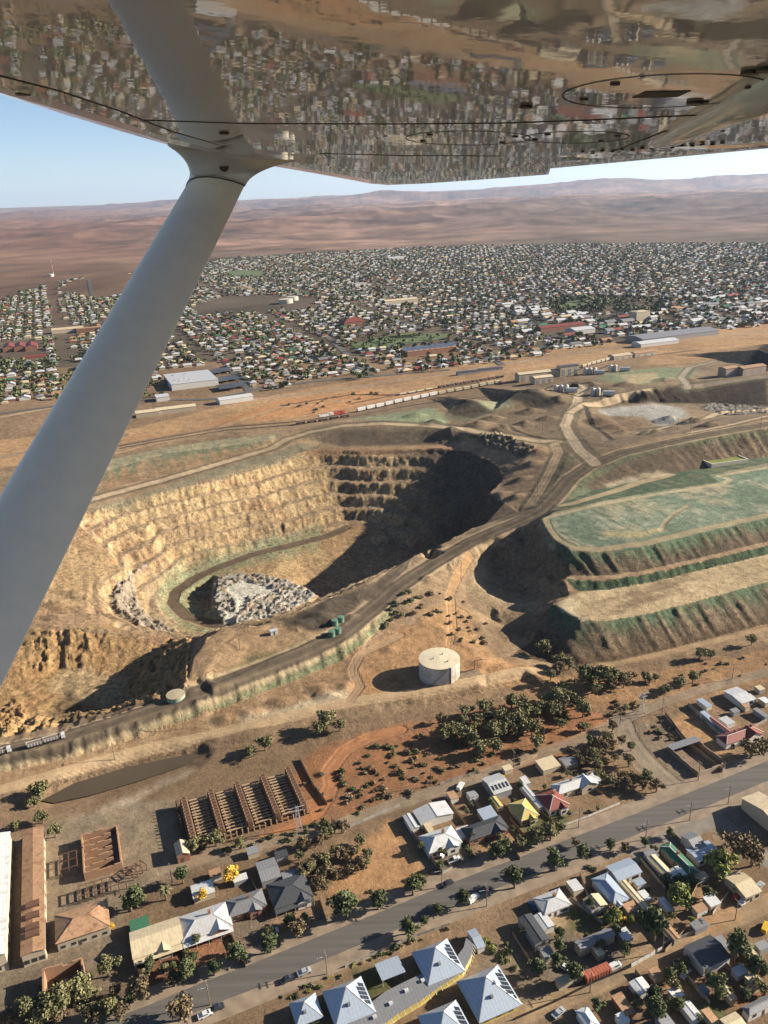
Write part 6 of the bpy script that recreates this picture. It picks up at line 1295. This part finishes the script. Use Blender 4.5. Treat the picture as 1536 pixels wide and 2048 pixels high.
# ================================================================ VEGETATION
def leafmat(name, c, c2):
    m, n, b = nodes(name); L = n.links; oi = n.nodes.new('ShaderNodeObjectInfo'); g_ = n.nodes.new('ShaderNodeNewGeometry'); no = n.nodes.new('ShaderNodeTexNoise'); no.inputs['Scale'].default_value = .8; no.inputs['Detail'].default_value = 4; L.new(g_.outputs['Position'], no.inputs['Vector'])
    ad = n.nodes.new('ShaderNodeMath'); ad.operation = 'MULTIPLY_ADD'; ad.inputs[1].default_value = .5; L.new(oi.outputs['Random'], ad.inputs[0]); sb = n.nodes.new('ShaderNodeMath'); sb.operation = 'SUBTRACT'; sb.inputs[1].default_value = .25; L.new(no.outputs['Fac'], sb.inputs[0]); L.new(sb.outputs[0], ad.inputs[2])
    mr = n.nodes.new('ShaderNodeMapRange'); mr.inputs[1].default_value = .1; mr.inputs[2].default_value = .75; L.new(ad.outputs[0], mr.inputs[0])
    mx = n.nodes.new('ShaderNodeMix'); mx.data_type = 'RGBA'; mx.inputs['A'].default_value = (*[v_*1.15 for v_ in c], 1); mx.inputs['B'].default_value = (*[v_*1.35 for v_ in c2], 1); L.new(mr.outputs[0], mx.inputs['Factor']); L.new(mx.outputs['Result'], b.inputs['Base Color']); b.inputs['Roughness'].default_value = .75; b.inputs['Specular IOR Level'].default_value = .25
    return m
LEAF = dict(olive=leafmat('olive_leaves', (.075, .076, .032), (.145, .13, .06)), dark=leafmat('dark_leaves', (.036, .048, .019), (.08, .088, .036)), brown=leafmat('dry_leaves', (.085, .065, .035), (.13, .095, .05)), gold=leafmat('golden_leaves', (.34, .22, .03), (.48, .31, .05)), lime=leafmat('fresh_leaves', (.08, .10, .025), (.16, .165, .045)), salt=leafmat('saltbush_leaves', (.10, .085, .05), (.16, .13, .08)))
bark = simple('bark', (.16, .115, .08), .9, .25, 3)
def leaf_cloud(r, hgt, z0, clumps, per, size, seed, squash=1.0):
    g = np.random.RandomState(seed); V = []; F = []
    for c in range(clumps):
        th = g.uniform(0, 2*math.pi); ph = math.acos(g.uniform(-.55, 1)); q = r*g.uniform(.3, .88)*(.78+.35*math.sin(3*th+seed))
        cx, cy, cz = q*math.sin(ph)*math.cos(th), q*math.sin(ph)*math.sin(th), z0 + hgt*.5 + hgt*.5*math.cos(ph)*g.uniform(.6, 1)*squash; cr_ = r*g.uniform(.26, .46)
        for k in range(per):
            d = g.normal(size=3); d /= np.linalg.norm(d); p = np.array([cx, cy, cz]) + d*cr_*g.uniform(.5, 1)*np.array([1, 1, .75]); n = d + g.normal(size=3)*.7; n /= np.linalg.norm(n); a = np.cross(n, g.normal(size=3)); a /= np.linalg.norm(a); b = np.cross(n, a); s = size*g.uniform(.6, 1.3)
            i = len(V); V += [tuple(p-a*s-b*s*.6), tuple(p+a*s-b*s*.6), tuple(p+a*s*.8+b*s*.7), tuple(p-a*s*.8+b*s*.7)]; F.append((i, i+1, i+2, i+3))
    return V, F
def tree_proto(r, h, seed, mat, trunk=.3, dense=1.0):
    g = np.random.RandomState(seed+99); z0 = h*.28; V, F = leaf_cloud(r, h-z0, z0, int(34*dense), 40, r*.085, seed); m = MB(); m.add(V, F); crown = m.mesh('crown', [mat])
    t = MB(); tr = h*.045*trunk/.3; t.tube([(0, 0, -.4), (.1, .05, h*.2), (g.uniform(-.2, .2), g.uniform(-.2, .2), h*.45)], [tr*1.3, tr, tr*.7], 7)
    for k in range(5): a = k*1.26+g.uniform(0, 1); t.tube([(0, 0, h*(.2+.05*k)), (r*.35*math.cos(a), r*.35*math.sin(a), h*.5), (r*.65*math.cos(a), r*.65*math.sin(a), h*.68)], [tr*.55, tr*.35, tr*.12], 5)
    return t.mesh('trunk', [bark]), crown
PR = {}
for kn in ('olive', 'dark', 'brown', 'gold', 'lime'): PR[kn] = [tree_proto(1.0, 1.9 if kn != 'dark' else 2.2, 10*i+len(kn), LEAF[kn], dense=1.0 if kn != 'brown' else .7) for i in range(3)]
SHR = {}
for kn in ('olive', 'dark', 'brown', 'salt', 'lime'):
    SHR[kn] = []
    for i in range(3): V, F = leaf_cloud(1.0, 1.05, -.15, 13, 16, .15, 7*i+len(kn)); m = MB(); m.add(V, F); SHR[kn].append(m.mesh('shrub', [LEAF[kn]]))
NT = NS = 0
def tree(px, py, r, kind, label, group, world=None, name='tree', tall=1.0):
    global NT
    NT += 1; o = Vector(world) if world is not None else G(px, py); t = empty(name, o, rng.uniform(0, 6.28), label, 'tree', group); t.scale = (r, r*rng.uniform(.9, 1.1), r*tall*rng.uniform(.85, 1.1))
    tm, cm = PR[kind][rng.randint(3)]; lk(bpy.data.objects.new('trunk', tm), t); lk(bpy.data.objects.new('crown', cm), t)
def shrub(px, py, r, kind, label, group, world=None):
    global NS
    NS += 1; o = Vector(world) if world is not None else G(px, py); s = bpy.data.objects.new('shrub', SHR[kind][rng.randint(3)]); s.location = o; s.rotation_euler = (0, 0, rng.uniform(0, 6.28)); s.scale = (r, r*rng.uniform(.8, 1.2), r*rng.uniform(.7, 1.0)); lk(s); tag(s, label, 'shrub', group)
SHORT = dict(olive='olive gum tree', dark='dark leafy tree', brown='dry brownish tree', gold='golden tree', lime='fresh green tree')
def T(s, kind, label, group):
    for q in s.split():
        x, y, r = map(float, q.split(',')); lb = label
        if group:
            p = G(x, y+r*2); b = min(NEARB, key=lambda n: (n[0]-p).length); l2 = SHORT[kind] + ' near the ' + b[1]
            if (b[0]-p).length < 26 and len(l2.split()) <= 16: lb = l2
        tree(x, y+r*2.0, r, kind, lb, group)
T('375,1950,4 430,1945,2.8 480,1920,3.6 540,1897,3.6 692,1827,5.2 757,1812,3.6 825,1782,3.6 842,1770,2.8 995,1710,3.6 1012,1700,3.2', 'dark', 'bushy dark green street tree on the north verge of the main road', 'street trees of the north verge')
T('925,1805,3 814,1863,2.8 822,1871,2.8 875,1827,2.2 848,1847,1.8 1110,1732,4 1164,1710,3.2 1220,1695,2.5 1030,1767,4', 'dark', 'round dark street tree on the south verge of the main road', 'street trees of the south verge')
T('1044,1692,3.2 1075,1682,3.6 1100,1674,3.6 1116,1662,2.8', 'olive', 'olive tree in the hedge row below the yellow roof', 'hedge row trees')
T('217,1945,3.8 60,2030,4 110,2025,4.6 160,1985,4.2 130,2003,4.6 85,2040,4', 'olive', 'olive gum tree beside the roofless red shell', 'gums by the red shell')
T('285,1985,4.6 365,2030,4.6 597,1867,3.2 350,1965,3', 'brown', 'dry brownish tree on the roadside verge', 'dry roadside trees')
T('277,1807,4.2 367,1760,3 262,1815,3.4', 'dark', 'tall dark tree behind the cream-roofed house', 'dark trees behind the cream house'); T('463,1757,3.8', 'gold', 'golden-yellow tree behind the grey house', None); T('407,1795,2.2', 'gold', 'small golden tree behind the white hip-roofed house', None); T('225,1856,1.6', 'gold', 'little golden bush-tree by the tan office', None)
T('82,1590,4.6 85,1640,3.2 33,1655,2.4 113,1668,3.2 70,1608,3', 'olive', 'olive tree beside the muddy pond and old works', 'trees by the pond'); T('390,1697,2.8 432,1684,3.6 482,1692,2.6 400,1688,2.4', 'olive', 'ragged olive tree at the foot of the great ruin', 'trees at the great ruin')
T('532,1493,4 502,1508,3.2 655,1448,4.6 682,1455,3.6 640,1464,3.6', 'olive', 'gum tree below the lower dirt track', 'gums below the track')
T('912,1467,4.4 940,1480,4.6 960,1500,4.4 890,1476,3.6 1000,1442,4.4 985,1470,5 1012,1460,4.4 1050,1433,5.6 1035,1452,5 1062,1462,4.2 1114,1402,5 1108,1426,4.2 930,1450,3.6', 'olive', 'tall gum tree on the red flat below the tank', 'gums of the red flat')
T('1087,1299,4.4 1120,1325,4.2 1138,1332,3.6 1171,1357,5.6 1200,1362,5.6 1226,1360,5 1357,1370,3.4 1385,1360,3.4 1330,1382,2.8 1400,1313,3.4 1420,1312,2.8 1503,1285,3 1290,1358,2.6', 'olive', 'gum tree at the foot of the waste terrace', 'gums at the terrace foot')
T('1500,1507,5 1522,1500,4.4 1225,1457,2.8 1311,1577,3.4', 'brown', 'sparse grey-brown tree near the gravel corner', 'dry trees of the corner'); T('1434,1745,6', 'lime', 'big fresh-green spreading tree behind the green roof', None); T('1354,1800,5.2', 'lime', 'broad fresh-green tree over the small white shed', None); T('1474,1703,6 1500,1722,5.2', 'brown', 'large brown-olive tree by the side street', 'brown trees of the side street'); tree(1304, 1882, 5.4, 'dark', 'dense dark cypress-like tree at the lane fence', None, tall=1.2)
T('1250,1909,2.6 1470,1909,4.8 1430,1982,3.6 1114,1927,2.6 1150,1959,3.4 1077,1945,3 1310,2029,3.6 1304,1999,2.8 1194,2015,2.2 1357,1769,2.6 1330,1765,2.2 1512,1939,3 1380,1770,2.4 1415,1790,2.4 1290,1690,2 1340,1672,2', 'dark', 'dark backyard tree south of the main road', 'backyard trees south of the road'); T('1224,1829,2.6 1150,1690,2 1250,1700,2', 'brown', 'bare brownish backyard tree by the turning circle', 'brown backyard trees')
# palm
o = G(333, 1800); t = empty('palm_tree', o, 0, 'fan-crowned date palm behind the cream-roofed house', 'palm'); m = MB(); m.tube([(0, 0, -.4), (0, 0, 5)], [.4, .3], 8); m.build('trunk', [bark], t)
for k in range(22):
    a = k*2.4; e = .9-.06*k; L = 3.2; pts = [Vector((math.cos(a)*L*f*math.cos(e-f*1.2), math.sin(a)*L*f*math.cos(e-f*1.2), 5+L*f*math.sin(e-f*.9))) for f in (0, .35, .7, 1)]; m = MB(); nrm = Vector((-math.sin(a), math.cos(a), 0))
    for i in range(3): w0, w1 = (.12, .4, .3, .03)[i], (.12, .4, .3, .03)[i+1]; m.add([pts[i]-nrm*w0, pts[i]+nrm*w0, pts[i+1]+nrm*w1, pts[i+1]-nrm*w1], [(0, 1, 2, 3)])
    m.build('frond', [LEAF['olive']], t)
def scatter(s, n, r0, r1, kinds, label, group, big=False):
    pl = np.array([G(a, b)[:2] for a, b in seg(s)]); x0, y0 = pl.min(0); x1, y1 = pl.max(0); k = 0
    for _ in range(n*8):
        if k >= n: break
        x, y = rng.uniform(x0, x1), rng.uniform(y0, y1)
        if not inpoly(np.array([x]), np.array([y]), pl)[0]: continue
        k += 1; (tree if big else shrub)(0, 0, rng.uniform(r0, r1), kinds[rng.randint(len(kinds))], label, group, (x, y, gz(x, y)))
scatter('600,1560 700,1512 850,1500 960,1520 950,1550 820,1592 720,1622 640,1640', 70, .8, 1.9, ('olive', 'salt', 'brown'), 'low scrubby bush on the red earth flat', 'bushes of the red flat')
scatter('590,1690 680,1660 745,1700 735,1740 660,1790 600,1760', 34, 1.8, 3.0, ('olive', 'brown'), 'scrubby small tree in the thicket on the vacant block', 'thicket of the vacant block', True)
scatter('1130,1505 1240,1480 1280,1520 1318,1580 1220,1592 1205,1570', 34, 1.8, 3.0, ('olive', 'brown'), 'scrubby small tree in the thicket beside the creamy white house', 'thicket by the gravel street', True)
scatter('440,1700 600,1655 720,1612 800,1580 800,1592 720,1628 600,1676 450,1715', 30, .9, 1.7, ('olive', 'dark'), 'dark bush along the north lane', 'bushes of the north lane')
scatter('1200,1405 1262,1392 1290,1420 1210,1442', 12, 1.2, 2.2, ('olive', 'brown'), 'bush beside the gravel bend', 'bushes of the gravel bend'); scatter('1280,1452 1330,1435 1365,1475 1320,1500', 14, 1, 2.0, ('olive', 'brown'), 'bush in the bare corner yard', 'bushes of the corner yard')
scatter('785,1215 880,1180 960,1200 985,1290 930,1290 860,1240', 30, 1.2, 2.6, ('olive', 'brown', 'salt'), 'sparse bush on the slope above the tank', 'bushes above the tank'); scatter('770,1200 830,1170 850,1185 800,1240 770,1260', 14, 1.4, 2.6, ('olive', 'dark'), 'bush at the haul road shoulder', 'bushes of the haul road shoulder')
scatter('560,1992 690,1935 820,1880 900,1850 905,1862 820,1893 690,1950 580,2005', 30, .6, 1.3, ('dark', 'lime', 'salt'), 'small garden shrub on the care home verge', 'garden shrubs of the care home'); scatter('960,1880 1020,1870 1062,1950 1010,1950', 14, .8, 1.6, ('dark', 'lime'), 'shrub in the care home side garden', 'side garden shrubs')
scatter('1150,1710 1300,1690 1460,1780 1400,1860 1250,1850 1140,1830', 30, .7, 1.5, ('dark', 'olive', 'lime'), 'garden bush between the southern houses', 'garden bushes of the southern houses'); scatter('640,1840 900,1740 890,1730 640,1820', 12, .7, 1.3, ('brown', 'salt'), 'dry tussock on the north verge', 'verge tussocks')
scatter('560,815 640,795 740,783 770,795 680,815 600,832', 16, 2, 3.6, ('olive', 'salt'), 'low bush on the sandy railway land', 'bushes of the railway land'); scatter('1000,1320 1180,1345 1300,1350 1536,1300 1536,1345 1300,1390 1100,1370', 30, .8, 1.8, ('olive', 'salt', 'brown'), 'bush at the foot of the waste terrace', 'bushes of the terrace foot')
scatter('0,1950 200,1900 260,1960 240,2040', 10, .8, 1.6, ('olive', 'brown'), 'bush around the old works yard', 'bushes of the works yard')
m_h = [G(916+i*3.2, 1668+i*5.2) for i in range(10)]
for p in m_h: shrub(0, 0, 1.5, 'dark', 'clipped dark hedge bush between two driveways', 'hedge between the driveways', p)
scatter('840,1700 930,1680 1000,1660 1120,1640 1200,1600 1230,1605 1130,1665 1000,1710 900,1760', 16, 1.2, 2.2, ('dark', 'olive'), 'front garden tree north of the main road', 'front garden trees of the north side', True)
scatter('290,1905 460,1880 640,1810 640,1830 480,1910 300,1965', 16, 1.2, 2.4, ('dark', 'olive', 'brown'), 'front garden tree of the western houses', 'front garden trees of the western houses', True)
scatter('1040,1830 1300,1700 1500,1760 1480,1830 1250,1900 1060,1930', 24, 1.3, 2.6, ('dark', 'olive', 'lime'), 'small tree in the yards between the main road and the south lane', 'yard trees south of the road', True)
scatter('1220,2010 1400,1900 1536,1850 1536,2048 1260,2048', 22, 1.2, 2.6, ('dark', 'olive'), 'small tree in the yards beyond the south lane', 'yard trees beyond the south lane', True)
scatter('900,1600 1000,1570 1100,1560 1180,1540 1200,1560 1080,1600 940,1640', 14, 1.0, 2.0, ('dark', 'lime', 'olive'), 'backyard tree between the northern houses and lane', 'backyard trees of the north side', True)
scatter('-20,2010 260,1990 330,1960 340,2010 200,2060 -20,2060', 14, 2.0, 3.6, ('olive', 'brown'), 'gum in the belt along the road by the old works', 'roadside belt at the old works', True)
scatter('860,1445 1000,1420 1120,1395 1200,1415 1190,1470 1080,1500 960,1515 880,1505', 34, 2.0, 4.2, ('olive', 'brown', 'olive'), 'gum tree in the scrub belt on the red flat', 'scrub belt of the red flat', True)
scatter('660,1520 850,1455 1150,1420 1220,1445 1050,1520 850,1560 700,1610', 46, .9, 2.2, ('olive', 'brown', 'dark'), 'rounded bush in the scrub belt of the red flat', 'bushes of the scrub belt')
scatter('1050,1335 1180,1345 1340,1352 1350,1390 1180,1400 1080,1380', 14, 2.0, 3.6, ('olive', 'brown'), 'gum tree on the flat below the waste terrace', 'gums below the waste terrace', True)
# town trees
park = [(rng.uniform(1100, 1340), rng.uniform(597, 628), 1) for _ in range(170)] + [(rng.uniform(690, 900), rng.uniform(672, 700), 0) for _ in range(60)] + [(rng.uniform(0, 90), rng.uniform(722, 745), 0) for _ in range(40)] + [(rng.uniform(0, 330), rng.uniform(745, 800), 0) for _ in range(70)] + [(rng.uniform(500, 760), rng.uniform(742, 765), 0) for _ in range(25)]
for x, y, k in park: p = P(x, y); trees_far.append((p[0], p[1], gz(p[0], p[1]), rng.uniform(3, 5.5) if k else rng.uniform(2, 4)))
trees_far = [q for q in trees_far if abs(q[0]) < (FA+FB*q[1])*.95]; trees_far.sort(key=lambda q: q[1]); NI = max(0, 345-NT)
for x, y, z, r in trees_far[:NI]: tree(0, 0, r, ('olive', 'dark', 'olive')[rng.randint(3)], 'rounded dark town tree among the white roofs by the rail yard', 'trees of the near town edge', (x, y, z))
rest = trees_far[NI:]; g = rng; Vs = []; Fs = []
for x, y, z, r in rest:
    nq = 20 if y < 2000 else 11
    th = g.uniform(0, 6.28, nq); u = g.uniform(-.3, 1, nq); q = r*np.sqrt(1-np.minimum(.95, u*u))*g.uniform(.5, 1, nq); ce = np.stack([x+q*np.cos(th), y+q*np.sin(th), z+r*1.2+u*r*.9], 1)
    a = g.normal(size=(nq, 3)); a /= np.linalg.norm(a, axis=1)[:, None]; b = np.cross(a, g.normal(size=(nq, 3))); b /= np.linalg.norm(b, axis=1)[:, None]; s = r*(.42 if nq == 20 else .55)
    Vs.append(np.stack([ce-a*s-b*s, ce+a*s-b*s, ce+a*s+b*s, ce-a*s+b*s], 1).reshape(-1, 3))
Vt = np.concatenate(Vs); nf = len(Vt)//4; me = bpy.data.meshes.new('distant_town_trees'); me.vertices.add(len(Vt)); me.vertices.foreach_set('co', Vt.reshape(-1).astype(np.float32)); me.loops.add(len(Vt)); me.loops.foreach_set('vertex_index', np.arange(len(Vt), dtype=np.int32)); me.polygons.add(nf); me.polygons.foreach_set('loop_start', np.arange(0, len(Vt), 4, dtype=np.int32)); me.materials.append(LEAF['dark']); me.update(calc_edges=True)
tag(lk(bpy.data.objects.new('distant_town_trees', me)), 'dark green trees spread through the far town', 'trees', kind='stuff')
# ================================================================ AIR
ho = hb.build('haze', []); tag(ho, kind='stuff')
hm = bpy.data.materials.new('haze_air'); hm.use_nodes = True; hm.node_tree.nodes.clear()
pv = hm.node_tree.nodes.new('ShaderNodeVolumePrincipled'); pv.inputs['Color'].default_value = (.60, .74, 1.0, 1); pv.inputs['Density'].default_value = HAZE
pv.inputs['Anisotropy'].default_value = 0.3
mo = hm.node_tree.nodes.new('ShaderNodeOutputMaterial'); hm.node_tree.links.new(pv.outputs[0], mo.inputs['Volume'])
ho.data.materials.append(hm)
